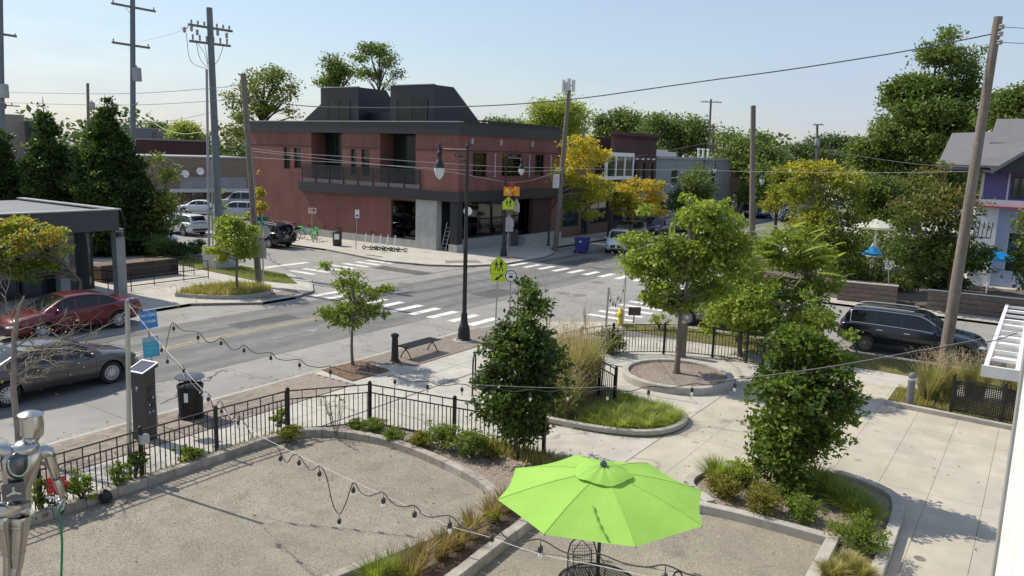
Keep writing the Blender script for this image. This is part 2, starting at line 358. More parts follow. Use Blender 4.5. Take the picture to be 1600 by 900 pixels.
# carriageways: pale concrete everywhere, asphalt travel lanes of the main road on it
sheet('road_bed', rect(-60, 600, 18.0, 31.6), STREET - 0.008, M['road_concrete'], 0.1)
sheet('side_street', [(26.0,31.6),(39.0,31.6),(39.0,160),(26.0,160)], STREET - 0.008, M['road_concrete'], 0.1)
sheet('side_street', rect(24.0, 47.0, -60, 18.0), STREET - 0.008, M['road_concrete'], 0.1)
sheet('parking_lot', rect(39.0, 75, 57.2, 82), -0.02, M['asphalt'], 0.1)
sheet('road', rect(-60, 600, 21.45, 28.15), STREET - 0.004, M['asphalt'])
# joints of the concrete parking lanes
jt = MB()
for x in np.arange(-3.2, 27, 4.6):
    jt.box(x, x+0.02, 18.6, 21.43, STREET-0.006, STREET-0.0045)
    jt.box(x+1, x+1.02, 28.17, 30.8, STREET-0.006, STREET-0.0045)
for x in (33.2, 36.9): jt.box(x, x+0.025, -40, 21.4, STREET-0.006, STREET-0.0045)
for y in np.arange(-38, 20, 4.5): jt.box(31.2, 41.6, y, y+0.02, STREET-0.006, STREET-0.0045)
for y in np.arange(32, 120, 4.5): jt.box(29.2, 37.6, y, y+0.02, STREET-0.006, STREET-0.0045)
jt.box(33.4, 33.42, 28.2, 120, STREET-0.006, STREET-0.0045)
struct(jt.build('concrete_joint', M['joint']))
# markings
k_ = 1.0143
mk = MB()
zl = STREET + 0.001
def bar(mb, x0, x1, y0, y1): mb.box(x0, x1, y0, y1, zl-0.004, zl)
ym = MB()
for y in (24.83, 25.08):
    bar(ym, -40, 24.3, y, y+0.1); bar(ym, 45.5, 300, y, y+0.1)
struct(ym.build('centre_line', M['yellow_line']))
yc = [19.1, 20.15, 21.3, 22.35, 23.4, 24.55, 25.6, 26.7, 27.7, 28.7]
for y in yc: bar(mk, 25.55, 27.45, y, y+0.42)
for i, y in enumerate(np.arange(19.2, 29.0, 1.08)): bar(mk, 41.3, 43.1, y, y+0.42)
for x in np.arange(30.0, 38.2, 1.06): bar(mk, x, x+0.42, 33.9, 36.0)
bar(mk, 29.9, 33.2, 37.6, 38.1)
for x in np.arange(30.6, 38.6, 1.06): bar(mk, x+0.2, x+0.6, 14.5, 16.7)
for x in (33.0,): 
    for y in np.arange(44, 110, 9): bar(mk, x, x+0.1, y, y+3)
struct(mk.build('crosswalk', M['white_line']))
# repair patches, sealed cracks
pt = ground_mat('road_patch', (0.085,0.085,0.085), (0.115,0.113,0.11), 0.5, 3, 50, 0.25, 0.004)
for poly in ([(31.2,22.2),(33.6,22.0),(33.8,23.7),(31.3,23.8)],[(19.0,25.6),(21.9,25.5),(22.0,26.5),(19.1,26.6)],[(44.5,25.2),(48.5,25.1),(48.6,26.4),(44.4,26.5)],[(34.2,29.5),(35.4,29.4),(35.5,33.5),(34.3,33.6)]): sheet('road_patch', poly, STREET-0.0025, pt)
tar = paint('crack_sealant', (0.05,0.05,0.05), 0.6)
for (x0,y0,x1,y1) in ((28,22.6,38,23.3),(8,26.3,22,26.0),(29,30.0,40,29.2),(33,19.5,35.5,28),(36,6,39,17),(12,19.6,15,21.2),(31,38,36,46),(40,22.8,60,23.2),(25,28.9,31,27.3)):
    q = [(x0+(x1-x0)*i/24 + random.gauss(0,.10), y0+(y1-y0)*i/24 + random.gauss(0,.10)) for i in range(25)]
    cr = MB()
    for i in range(24):
        a, b = Vector(q[i]), Vector(q[i+1]); n_ = Vector((-(b-a).y,(b-a).x)).normalized()*0.022; cr.prism([tuple(a-n_),tuple(b-n_),tuple(b+n_),tuple(a+n_)], STREET-0.0035, STREET-0.0012)
    struct(cr.build('crack_seal', tar))
# faint turn arrow left of the tree
ar = MB(); a0 = at(455, 523, STREET)
bar(ar, a0.x-0.9, a0.x+0.9, a0.y-0.04, a0.y+0.04)
ar.prism([(a0.x+0.9, a0.y-0.25), (a0.x+1.5, a0.y), (a0.x+0.9, a0.y+0.25)], zl-0.004, zl)
struct(ar.build('lane_arrow', ground_mat('worn_paint', (0.2,0.2,0.195),(0.34,0.335,0.32),1.5,6,50,0.25,0.002)))
for i, (px, py) in enumerate([(630,443),(935,411),(933,441),(905,461),(880,458)]):
    p = at(px, py, STREET)
    mh = struct(MB().lathe([(0.36,0),(0.36,0.006),(0.30,0.008)], 20).build('manhole_cover', M['joint'], None, 40)); mh.location = (p.x, p.y, STREET-0.003)
# ------------------------------------------------------------------ pavements (kerb step 0.1 m)
def pavement(name, poly, kerbpoly=None, mat=None):
    o = struct(MB().prism(poly, -0.6, 0.0).build(name, mat or M['concrete']))
    return o
near = [(-60,18.65),(24.3,18.65),(26.3,18.2),(28.2,16.9),(29.8,15.0),(30.9,12.8),(31.25,10.5),(31.25,-60),(-60,-60)]
left_corner = [(-60,30.95),(20.4,30.95),(21.6,29.9),(22.7,28.95),(24.6,28.95),(26.3,29.6),(27.8,31.4),(28.9,34),(29.3,37),(29.3,160),(-60,160)]
bld_corner = [(38.0,57.0),(38.0,41.5),(37.2,37.4),(36.7,34.6),(37.3,31.6),(38.8,29.6),(41.0,28.5),(46.0,28.4),(48.6,29.2),(51.0,30.95),(600,30.95),(600,57.0)]
right_corner = [(41.7,-60),(41.7,12),(42.3,15),(43.8,17.4),(46,18.6),(600,18.6),(600,-60)]
def kerb(name, pts, side=1, w=0.16):
    mb = MB(); n = len(pts)
    ps = [Vector((p[0], p[1], 0)) for p in pts]
    inn = []
    for i, p in enumerate(ps):
        d = (ps[min(i+1,n-1)] - ps[max(i-1,0)]).normalized(); nn = Vector((-d.y, d.x, 0)) * side * w
        inn.append(p + nn)
    for i in range(n-1):
        mb.prism([ps[i][:2], ps[i+1][:2], inn[i+1][:2], inn[i][:2]], -0.3, 0.006)
    return struct(mb.build(name, M['kerb']))
pavement('pavement_near', near); kerb('kerb_near', near[:8], -1)
pavement('pavement_cafe', left_corner); kerb('kerb_cafe', left_corner[:10], 1)
pavement('pavement_shop', bld_corner); kerb('kerb_shop', bld_corner[:11], 1)
pavement('pavement_right', right_corner); kerb('kerb_right', right_corner[:6], -1)
sheet('terrace', [(43.3,-12),(54,-12),(54,14),(60,14),(60,18),(43.3,15)], 0.006, ground_mat('shaded_terrace_paving',(0.10,0.085,0.07),(0.15,0.125,0.105),0.5,3,30,0.3,0.006), 0.006)  # paving coloured dark, the shade among the shrubs put into it
# kerb ramps and brick warning pads on the far corners
for poly in ([(22.9,29.4),(25.3,29.4),(25.9,30.6),(23.2,30.6)], [(38.6,31.2),(40.4,29.6),(41.2,30.6),(39.5,32.0)], [(41.3,29.0),(44.6,28.9),(44.6,30.0),(41.5,30.1)]):
    sheet('tactile_pad', poly, 0.006, M['paver'], 0.006)
# drain inlet in the kerb by the scooters
p = at(584, 400, 0)
struct(MB().box(-0.10, 0.1, -0.75, 0.75, -0.10, 0.012).build('kerb_inlet', M['blackplastic'], None, None, (p.x+0.05, p.y, 0)))
# ------------------------------------------------------------------ near sidewalk: concrete bays, brick furnishing strip
sw = sheet('sidewalk_base', rect(-8, 24.2, 14.6, 16.55), 0.004, M['joint'])
bay_me = MB().box(0, 1.965, 0, 0.945, 0, 0.012).mesh('sidewalk_slab', M['concrete'])
for i in range(13):
    for j in range(2):
        if 12 + 0 > 0: link('slab', bay_me, sw, (0.2 + i*1.98 - 2.0, 14.63 + j*0.96, 0.004))
sheet('paver_bed', rect(-8, 16.35, 16.58, 18.45), 0.002, M['joint'])
pv = bpy.data.objects['paver_bed']
pb = MB().box(0, 0.298, 0, 0.148, 0, 0.014).mesh('paver', M['paver'])
rest = MB(); cnt = 0
cells = []
for r in range(12):
    y = 16.6 + r*0.153
    for c in range(86):
        x = -7.9 + c*0.303 + (0.15 if r % 2 else 0)
        if x + 0.3 < 16.34 and x > 3: cells.append((abs(x-10.2), x, y))
cells.sort()
for d, x, y in cells:
    if cnt < 290: link('paver', pb, pv, (x, y, 0.002 + random.uniform(0, 0.004))); cnt += 1
    else:
        z = 0.002 + random.uniform(0, 0.004); rest.box(x, x+0.298, y, y+0.148, z, z+0.014)
stuff(rest.build('pavers', M['paver'], pv))
pv2 = sheet('paver_bed', [(19.0,16.6),(25.0,16.6),(26.6,17.2),(25.9,18.2),(24.2,18.45),(17.9,18.45)], 0.002, M['joint'])
rest = MB()
for r in range(12):
    y = 16.62 + r*0.153
    for c in range(32):
        x = 17.6 + c*0.303 + (0.15 if r % 2 else 0)
        if x < 19.0 - (y-16.6)*0.6 or x + 0.3 > 26.2 - abs(y-17.3)*0.9: continue
        z = 0.002 + random.uniform(0, 0.004); rest.box(x, x+0.298, y, y+0.148, z, z+0.014)
stuff(rest.build('pavers', M['paver'], pv2))
# tree pit with bark mulch
pit = [(16.5,16.9),(18.05,16.85),(18.3,18.4),(16.75,18.5)]
sheet('mulch_bed', pit, 0.03, M['mulch'], 0.03)
def chips(name, n, fn, size, mat, z, parent=None, flat=0.4):
    """loose chips / stones as small irregular tetrahedra-like bits, one mesh"""
    pts = []
    while len(pts) < n:
        q = fn()
        if q is not None: pts.append(q)
    P0 = np.array(pts); k = len(P0)
    base = np.array([[1,0,0],[-0.5,0.87,0],[-0.5,-0.87,0],[0.1,0.1,1.0]])
    sc = size * RNG.uniform(0.5, 1.4, (k,1,1)); an = RNG.uniform(0, 2*PI, k); asp = RNG.uniform(0.4, 1.0, (k,1))
    b = np.repeat(base[None], k, 0); b[:,:,1] *= asp; b[:,:,2] *= flat
    c, s_ = np.cos(an)[:,None], np.sin(an)[:,None]
    v = np.stack([b[:,:,0]*c - b[:,:,1]*s_, b[:,:,0]*s_ + b[:,:,1]*c, b[:,:,2]], 2) * sc
    v[:,:,0] += P0[:,0:1]; v[:,:,1] += P0[:,1:2]; v[:,:,2] += z
    idx = np.arange(k)[:,None,None]*4 + np.array([[0,1,3],[1,2,3],[2,0,3]])[None]
    me = fastmesh(name, v.reshape(-1,3), idx.reshape(-1,3), mat)
    return stuff(link(name, me, parent))
def inpoly(x, y, poly):
    c = False; n = len(poly)
    for i in range(n):
        x1, y1 = poly[i]; x2, y2 = poly[(i+1) % n]
        if (y1 > y) != (y2 > y) and x < (x2-x1)*(y-y1)/(y2-y1)+x1: c = not c
    return c
def inside(poly):
    xs = [p[0] for p in poly]; ys = [p[1] for p in poly]
    def f():
        x, y = random.uniform(min(xs), max(xs)), random.uniform(min(ys), max(ys))
        return (x, y) if inpoly(x, y, poly) else None
    return f
def tintmat(name, cols, rough=0.9):
    m, t, n, l, b = newmat(name); g = n.new('ShaderNodeNewGeometry'); k = len(cols)
    l.new(ramp(n, l, g.outputs['Random Per Island'], [(i/(k-1), c) for i, c in enumerate(cols)]), b.inputs['Base Color'])
    b.inputs['Roughness'].default_value = rough; b.inputs['Specular IOR Level'].default_value = 0.25; return m
M['chip'] = tintmat('bark_chip', [(0.07,0.045,0.03),(0.16,0.10,0.07),(0.24,0.17,0.12),(0.12,0.075,0.055)])
M['chip_pale'] = tintmat('pale_chip', [(0.12,0.09,0.07),(0.25,0.20,0.16),(0.36,0.31,0.26),(0.19,0.15,0.12)])
M['stone'] = tintmat('loose_stone', [(0.13,0.115,0.092),(0.25,0.225,0.18),(0.38,0.345,0.29),(0.2,0.172,0.135),(0.29,0.265,0.225)])
chips('bark_chips', 1500, inside(pit), 0.05, M['chip'], 0.03)
# ------------------------------------------------------------------ the plaza: big cast slabs along x, round path beyond
plz = sheet('plaza', [(15.0,-2),(29,-2),(29,14.4),(15.2,14.4),(14.9,9.0)], 0.003, M['joint'])
edge_l = [(16.0,5.6),(17.3,4.75),(18.2,3.6),(18.0,2.3)]
pslab = {}
for j, y in enumerate([-1.6,-0.6,0.4,1.4,2.4,3.4,4.4,5.4,6.4]):
    x = 10.0 + (j % 2) * 0.0
    while x < 26.9:
        L = 4.2
        me = pslab.setdefault('s', MB().box(0, L-0.008, 0, 0.992, 0, 0.012).mesh('plaza_slab', M['plaza']))
        if x + L > 14.8: link('slab', me, plz, (x, y, 0.003))
        x += L
sheet('plaza_path', [(14.9,7.42),(26.9,7.42),(26.9,12.6),(21.0,14.5),(15.2,14.5),(14.95,9.0)], 0.012, M['concrete'], 0.012)
# sidewalk along the side street, corner lawns, drives
sheet('corner_sidewalk', [(26.95,-40),(28.7,-40),(28.7,9.5),(28.2,12.2),(26.8,14.3),(24.6,16.5),(24.3,14.8),(26.0,12.8),(26.95,10.5)], 0.016, M['concrete'], 0.014)
LAWNS = [[(28.75,-6),(31.0,-6),(31.0,10.4),(30.7,12.4),(29.6,14.6),(28.7,13.6),(28.72,9.5)],
         [(27.0,31.6),(28.7,34.6),(29.1,40.6),(29.1,47.5),(27.5,47.5),(26.6,40),(26.2,34.2)]]
for L in LAWNS: sheet('lawn', L, 0.02, M['lawn_soil'], 0.016)
# ================================================================== retaining kerbs, gravel court, planting beds
GZ = 0.02
def offset(pts, d):
    n = len(pts); out = []
    for i in range(n):
        a = Vector(pts[max(i-1,0)]); b = Vector(pts[min(i+1,n-1)]); t = (b-a).normalized(); out.append((pts[i][0]-t.y*d, pts[i][1]+t.x*d))
    return out
def resample(pts, step):
    P = [Vector(p) for p in pts]; L = [0]
    for i in range(1, len(P)): L.append(L[-1] + (P[i]-P[i-1]).length)
    n = max(1, round(L[-1]/step)); res = []
    for k in range(n+1):
        s_ = L[-1]*k/n; i = 1
        while i < len(P)-1 and L[i] < s_: i += 1
        t = (s_-L[i-1])/max(1e-9, L[i]-L[i-1]); res.append(tuple(P[i-1].lerp(P[i], t)))
    return res
def smooth_line(ctrl, n=8):
    P = [Vector(p) for p in ctrl]; P = [P[0]*2-P[1]] + P + [P[-1]*2-P[-2]]; out = []
    for i in range(1, len(P)-2):
        for k in range(n):
            t = k/n; a, b, c, d = P[i-1], P[i], P[i+1], P[i+2]
            out.append(tuple(0.5*((2*b)+(-a+c)*t+(2*a-5*b+4*c-d)*t*t+(-a+3*b-3*c+d)*t**3)))
    out.append(tuple(P[-2])); return out
def block_kerb(label, ctrl, w, h, step, mat, curved=True, side=1, cat='garden kerb', gap=0.006, name='garden_kerb', zb=-0.05, sub=1):
    pts = resample(smooth_line(ctrl) if curved else ctrl, step); allp = resample(smooth_line(ctrl) if curved else ctrl, step); k_ = sub
    fine = resample(smooth_line(ctrl) if curved else ctrl, step/sub); n_st = max(1, len(fine)//sub); q = offset(fine, w*side)
    root = thing(name, label, cat, (pts[0][0], pts[0][1], 0))
    o = Vector(pts[0]); i0 = 0; L_ = len(fine)-1
    while i0 < L_:
        i1 = min(L_, i0+sub)
        if L_ - i1 < sub*0.4: i1 = L_
        A = [Vector(fine[i])-o for i in range(i0, i1+1)]; B = [Vector(q[i])-o for i in range(i0, i1+1)]
        u0 = (A[1]-A[0]).normalized()*gap; u1 = (A[-1]-A[-2]).normalized()*gap; A[0] = A[0]+u0; B[0] = B[0]+u0; A[-1] = A[-1]-u1; B[-1] = B[-1]-u1
        hh = h + random.uniform(-0.006, 0.006); e = 0.014; vs = []; n = len(A)
        for p_, r_ in zip(A, B):
            d_ = (r_-p_).normalized()*e
            for z, pt in ((zb,p_),(hh-e,p_),(hh,p_+d_),(hh,r_-d_),(hh-e,r_),(zb,r_)): vs.append((pt.x,pt.y,z))
        fs = [(j*6+k, j*6+k+1, (j+1)*6+k+1, (j+1)*6+k) if side > 0 else (j*6+k, (j+1)*6+k, (j+1)*6+k+1, j*6+k+1) for j in range(n-1) for k in range(5)] + [tuple(range(6)), tuple(range(6*n-1, 6*n-7, -1))]
        MB().add(vs, fs).build('kerb_stone', mat, root); i0 = i1
    return root, pts
# gravel court 1: kerb runs under the fence, bends, sweeps round to the right
court1 = [(-2,14.72),(5.8,14.68),(8.6,14.62),(10.3,14.6),(11.6,14.55),(12.45,14.28),(12.95,13.4),(13.15,12.4),(13.1,11.4),(12.9,10.2),(12.65,9.3),(12.3,8.65),(11.9,8.25)]
block_kerb('long curved row of pale kerb stones round the bigger gravel court', court1, 0.2, 0.2, 0.62, M['kerb_block'], sub=2)
block_kerb('straight kerb stones between gravel court and clumps of tan grass', [(11.9,8.3),(10.4,8.55),(8.4,8.95),(4.0,9.8)], 0.2, 0.17, 0.55, M['kerb_block'], False)
block_kerb('straight kerb stones in front of the tan grass clumps by the umbrella', [(12.05,7.35),(10.0,7.22),(6.5,7.0),(4.5,6.9)], 0.22, 0.22, 0.42, M['kerb_block'], False, -1)
poly1 = smooth_line(court1) + [(11.9,8.3),(4.0,9.8),(-2,10.5)]
sheet('gravel_court', poly1, GZ, M['gravel'], 0.02)
court2 = [(12.05,7.35),(13.1,6.9),(13.9,6.1),(14.35,5.2),(14.5,4.4),(14.55,3.4),(14.55,2.55)]
block_kerb('curved concrete edging between second gravel court and shrub bed', court2, 0.2, 0.2, 3.5, M['kerb'], True, 1, gap=0.002, sub=10)
block_kerb('straight concrete edging beside the dry grass at the corner of the shrub bed', [(14.75,2.45),(11.0,2.35)], 0.22, 0.2, 3.0, M['kerb'], False, -1, gap=0.002)
sheet('gravel_court', smooth_line(court2) + [(14.6,2.4),(4,2.0),(4,6.9),(6.5,7.0),(10,7.2)], GZ, M['gravel'], 0.02)
chips('gravel', 42000, inside(poly1), 0.017, M['stone'], GZ, None, 0.6)
chips('gravel', 24000, inside(smooth_line(court2) + [(14.6,2.4),(4,2.0),(4,6.9),(6.5,7.0),(10,7.2)]), 0.017, M['stone'], GZ, None, 0.6)
# shrub bed on the right, with a broad kerb
bedR = [(14.65,5.0),(15.3,5.75),(16.2,5.75),(17.0,5.2),(17.8,4.2),(18.1,3.1),(17.8,2.2),(17.2,1.75),(15.5,1.6),(11.5,1.55)]
block_kerb('broad concrete kerb curling round the shrub bed beside the plaza slabs', bedR, 0.22, 0.2, 2.4, M['kerb'], True, -1, gap=0.002, sub=10)
pb_ = smooth_line(bedR) + [(11.5,2.25),(14.72,2.4),(14.68,4.6)]
sheet('planting_bed', pb_, 0.1, M['pebble_mulch'], 0.1)
chips('mulch', 6500, inside(pb_), 0.03, M['chip_pale'], 0.1)
# narrow bed between fence and court
bedF = [(12.6,14.45),(13.1,13.6),(13.3,12.6),(13.3,11.5),(13.2,10.2),(12.9,9.2),(12.45,8.4),(12.25,7.8),(14.7,7.3),(15.0,9.0),(14.55,11.2),(14.1,13.6),(12.6,14.85)]
sheet('planting_bed', bedF, 0.09, M['pebble_mulch'], 0.09)
chips('mulch', 5000, inside(bedF), 0.032, M['chip_pale'], 0.09)
bedS = [(13.0,8.0),(12.0,8.2),(4,9.75),(4,6.95),(10,7.3),(12.05,7.4),(13.2,7.1)]
sheet('planting_bed', bedS, 0.07, M['mulch'], 0.07)
chips('mulch', 2200, inside(bedS), 0.035, M['chip'], 0.07)
# strip between fence and kerb along the pavement
sheet('planting_bed', [(-2,14.95),(12.3,14.9),(12.3,14.78),(-2,14.8)], 0.12, M['mulch'], 0.1)
# grass bed in the middle, low kerb
bedM = [(16.9,10.9),(17.05,9.8),(17.25,8.7),(17.7,7.75),(18.4,7.3),(19.3,7.25),(19.95,7.65),(20.2,8.6)]
block_kerb('low curved concrete kerb round the bright grass bed in the middle of the plaza', bedM, 0.17, 0.17, 2.2, M['kerb'], True, 1, gap=0.002, sub=10)
pm = smooth_line(bedM) + [(20.6,9.6),(21.0,10.8),(23.2,12.2),(25.6,13.2),(25.4,14.6),(22,13.6),(18.5,12.6)]
sheet('planting_bed', pm, 0.06, M['lawn_soil'], 0.05)
# ring planter
rc = Vector((23.28, 9.2)); 
ringroot = thing('ring_planter', 'round concrete ring planter filled with brown mulch under the plaza tree', 'planter', (rc.x, rc.y, 0))
rr0, rr1 = 1.55, 1.76
for k in range(6):
    mb = MB(); n_ = 14
    for i in range(n_):
        a0, a1 = 2*PI*(k/6 + i/n_/6) + (0.003 if i == 0 else 0), 2*PI*(k/6 + (i+1)/n_/6) - (0.003 if i == n_-1 else 0)
        P_ = lambda r, a, z: (r*math.cos(a), r*math.sin(a), z)
        prof = [(rr1,0.0),(rr1,0.22),(rr1-0.025,0.245),(rr0+0.025,0.245),(rr0,0.22),(rr0,0.0)]
        vs = [P_(r,a0,z) for r,z in prof] + [P_(r,a1,z) for r,z in prof]; m_ = len(prof)
        mb.add(vs, [(j, m_+j, m_+j+1, j+1) for j in range(m_-1)] + ([tuple(range(m_))] if i == 0 else []) + ([tuple(range(2*m_-1, m_-1, -1))] if i == n_-1 else []))
    mb.build('ring_segment', M['kerb'], ringroot, 40)
MB().lathe([(rr0-0.002,0.0),(rr0-0.002,0.16),(0.6,0.19),(0.01,0.2)], 40).build('mulch_fill', M['pebble_mulch'], ringroot, 60)
def inring():
    a, r = random.uniform(0, 2*PI), 1.5*math.sqrt(random.random()); return (r*math.cos(a), r*math.sin(a))
chips('mulch_chips', 2400, inring, 0.035, M['chip_pale'], 0.17, ringroot)
# little bed with the bollard light
bk = [(24.85,3.3),(24.75,1.9),(24.6,-1.5)]
block_kerb('short low kerb of the small bed with the bollard light', bk, 0.16, 0.15, 2.0, M['kerb'], False, -1, gap=0.002)
sheet('planting_bed', [(25.0,3.3),(26.9,3.3),(26.9,-2),(24.9,-2)], 0.06, M['lawn_soil'], 0.05)
# island with the young maple on the far kerb
isl = [(20.9,32.9),(21.4,31.6),(22.1,30.6),(22.9,30.1),(24.2,30.15),(24.7,30.9),(24.9,32.2),(24.3,33.2),(22.5,33.6)]
block_kerb('pale kerb of the planted island on the far pavement', isl, 0.16, 0.18, 1.2, M['kerb'], True, 1, gap=0.003, sub=5)
sheet('planting_bed', isl, 0.1, M['mulch'], 0.1)
# ================================================================== vegetation
def unit(n):
    v = RNG.normal(size=(n,3)); return v / np.linalg.norm(v, axis=1, keepdims=True)
def leaf_mesh(name, P, L, mat, up=0.5, droop=0.2, wid=0.3, outward=None, ow=0.0, fold=0.1):
    n = len(P); L = L * RNG.uniform(0.5, 1.4, (n,1))
    d = unit(n); d[:,2] = d[:,2]*0.7 - droop
    if outward is not None: d = d*(1-ow) + outward*ow
    d /= np.linalg.norm(d, axis=1, keepdims=True)
    nn = unit(n); nn[:,2] += up
    b = np.cross(nn, d); b /= np.linalg.norm(b, axis=1, keepdims=True) + 1e-9
    nn = np.cross(d, b)
    s1 = P + d*L*0.45 + b*L*wid + nn*L*fold; s2 = P + d*L*0.45 - b*L*wid + nn*L*fold; tip = P + d*L
    v = np.stack([P, s1, tip, s2], 1).reshape(-1,3)
    return fastmesh(name, v, np.arange(4*n).reshape(-1,4), mat)
def clumped(blobs, nclump, nleaf, sig, shell=0.45, bough=7):
    """leaf positions: boughs spread through the blobs, flat leaf pads along each bough; returns points, outward dirs, pad centres"""
    B0 = np.array([b[:6] for b in blobs]); vol = (B0[:,3]*B0[:,4]*B0[:,5])**0.75; pr = vol/vol.sum()
    nb = max(14, nclump//bough); ch = RNG.choice(len(blobs), nb, p=pr); B = B0[ch]
    u = unit(nb); r = RNG.uniform(shell**2, 1, (nb,1))**0.5; C0 = B[:,:3] + u*B[:,3:6]*r; rho = B[:,3:6].min(1, keepdims=True)*0.38*RNG.uniform(0.6, 1.3, (nb,1))
    k0 = RNG.integers(0, nb, nclump); g = RNG.normal(size=(nclump,3)).clip(-1.6,1.6); g[:,2] *= 0.5; C = C0[k0] + g*rho[k0]
    cs = RNG.uniform(0.6, 1.4, (nclump,1)); k = RNG.poisson(nleaf*cs[:,0]**1.5).clip(3)
    idx = np.repeat(np.arange(nclump), k)
    off = RNG.normal(size=(len(idx),3)).clip(-1.7,1.7) * sig * cs[idx]; off[:,2] *= 0.55
    P = C[idx] + off; o = u[k0][idx] + off/(sig+1e-6)*0.3; o /= np.linalg.norm(o, axis=1, keepdims=True)+1e-9
    return P, o, C
def pxblobs(base, lst, depth=0.4, t_off=None):
    """crown masses read off the photograph, set round the trunk in depth"""
    h = Vector((base[0], base[1])); D = h.length; h /= D; out = []
    W = max(abs(b[0]-lst[0][0])+b[2] for b in lst)
    for b in lst:
        d = ray(b[0], b[1]); dep = b[4] if len(b) > 4 else RNG.uniform(-1, 1)*depth
        t = (D + dep) / (d[0]*h.x + d[1]*h.y)
        q = np.array([d[0]*t, d[1]*t, EYE + d[2]*t]) - np.array([base[0], base[1], 0])
        out.append((q[0], q[1], q[2], b[2]*t, b[2]*t, b[3]*t))
    return out
def limbs(mb, fork, targets, r0, n=6, sag=0.1):
    for c in targets:
        f = Vector(fork); c = Vector(c); d = (c-f).length
        mid = f.lerp(c, 0.5) + Vector((random.uniform(-1,1), random.uniform(-1,1), random.uniform(-0.3, 1))) * d * sag
        q = [f, f.lerp(mid, 0.5) + Vector((0,0,d*0.03)), mid, mid.lerp(c, 0.6), c]
        mb.tube(q, [r0, r0*0.8, r0*0.6, r0*0.38, r0*0.15], n, False)
def tree(name, label, base, trunk_h, blobs, mat, leaf, ncl, nl, sig, r, bark='bark', group=None, nlimb=14, lean=(0,0), up=0.5, droop=0.25, wid=0.3, shell=0.4, ow=0.3, cat='tree', multi=1, bough=7, shrink=1.0):
    root = thing(name, label, cat, (base[0], base[1], base[2] if len(base) > 2 else 0), 0, group)
    sh_ = (sig*0.9 + leaf*0.45)*shrink; blobs = [(x,y,z,max(a*0.45,a-sh_),max(b2*0.45,b2-sh_),max(c*0.45,c-sh_)) for x,y,z,a,b2,c in blobs]
    P, o, C = clumped(blobs, ncl, nl, sig, shell, bough)
    ow_ = o if ow > 0 else None
    link('crown', leaf_mesh('crown', P, leaf, mat, up, droop, wid, ow_, ow), root)
    mb = MB(); top = Vector((lean[0], lean[1], trunk_h)); zs = np.linspace(0, 1, 6)
    ctr = sorted(range(len(C)), key=lambda i: random.random())[:nlimb]
    hi = max(b[2] for b in blobs); crown_c = np.mean([b[:3] for b in blobs], 0)
    for k in range(multi):
        w_ = Vector((random.uniform(-1,1), random.uniform(-1,1), 0))*r*(0.5 if multi == 1 else 3)
        mb.tube([Vector((0,0,-0.05)), Vector((0,0,0.06*trunk_h))] + [Vector((0,0,0)).lerp(top, t) + w_*math.sin(t*3) for t in zs[1:]], [r*1.6, r*1.1] + [r*(1-0.35*t) for t in zs[1:]], 9, False)
    lead = Vector((crown_c[0], crown_c[1], hi))
    mb.tube([top, top.lerp(lead, 0.4)+Vector((random.uniform(-r,r)*2, random.uniform(-r,r)*2, 0)), top.lerp(lead, 0.75), lead], [r*0.65, r*0.45, r*0.25, r*0.08], 7, False)
    near_ = [C[i] for i in ctr]
    for c in near_:
        zz = min(0.8, max(0.0, (c[2]-trunk_h)/max(0.1, hi-trunk_h)*0.6))
        f = top.lerp(lead, zz); limbs(mb, f, [c], r*(0.5-0.3*zz), 5)
    mb.build('trunk', M[bark], root, 50)
    return root
G1 = (0.066,0.106,0.019); G2 = (0.115,0.17,0.027); G3 = (0.18,0.235,0.037); G4 = (0.255,0.305,0.055); GD = (0.036,0.064,0.015); GDD = (0.016,0.034,0.010)
YL = (0.48,0.38,0.05); OR = (0.40,0.16,0.02); YG = (0.26,0.28,0.03); RU = (0.21,0.12,0.04); OL = (0.13,0.13,0.03)
L_ = {}
L_['fresh'] = leafmat('leaf_fresh', [G1, G2, G3, G3, G4], 0.4)
L_['pear'] = leafmat('leaf_pear', [GDD, GD, G1, G2, G3], 0.3)
L_['beech'] = leafmat('leaf_beech', [GD, G1, G2, G3, G3], 0.36)
L_['mid'] = leafmat('leaf_mid', [G1, (0.09,0.135,0.03), (0.135,0.185,0.042), (0.185,0.235,0.05)], 0.36, 0.2)
L_['bright'] = leafmat('leaf_bright', [G2, G3, G4, (0.22,0.30,0.05)], 0.42)
L_['far'] = leafmat('leaf_far', [(0.08,0.125,0.035), (0.13,0.18,0.045), (0.18,0.225,0.06)], 0.38, 0.12)
L_['fardark'] = leafmat('leaf_far_dark', [(0.05,0.08,0.03), (0.08,0.115,0.04), (0.11,0.145,0.05)], 0.3, 0.12)
L_['fir'] = leafmat('leaf_cedar', [(0.016,0.034,0.012), (0.028,0.055,0.014), (0.055,0.095,0.02), (0.11,0.155,0.03)], 0.36, 0.7)  # palest last tint stands in for sunlit edges, scattered over the crown
L_['yellow'] = leafmat('leaf_yellow', [G2, G3, YL, YL, (0.40,0.18,0.02)], 0.42, 0.4)
L_['golden'] = leafmat('leaf_golden', [G2, G3, YG, YL, YL], 0.45, 0.35, (1.5, 6.5))
L_['yellowgreen'] = leafmat('leaf_yellow_green', [G1, G2, (0.19,0.21,0.03), YG, YL], 0.38, 0.25, (0.5, 6.5))
L_['rust'] = leafmat('leaf_rust_green', [GD, G1, G2, OL, (0.15,0.13,0.03), RU], 0.28, 0.35, (2.0, 7.5))
L_['orange'] = leafmat('leaf_orange_green', [G2, G3, G4, YG, (0.40,0.22,0.04)], 0.42, 0.7, (0.7, 3.6))
L_['maple'] = leafmat('leaf_maple', [G2, G3, G4, G4, YG, OR], 0.42, 0.5)
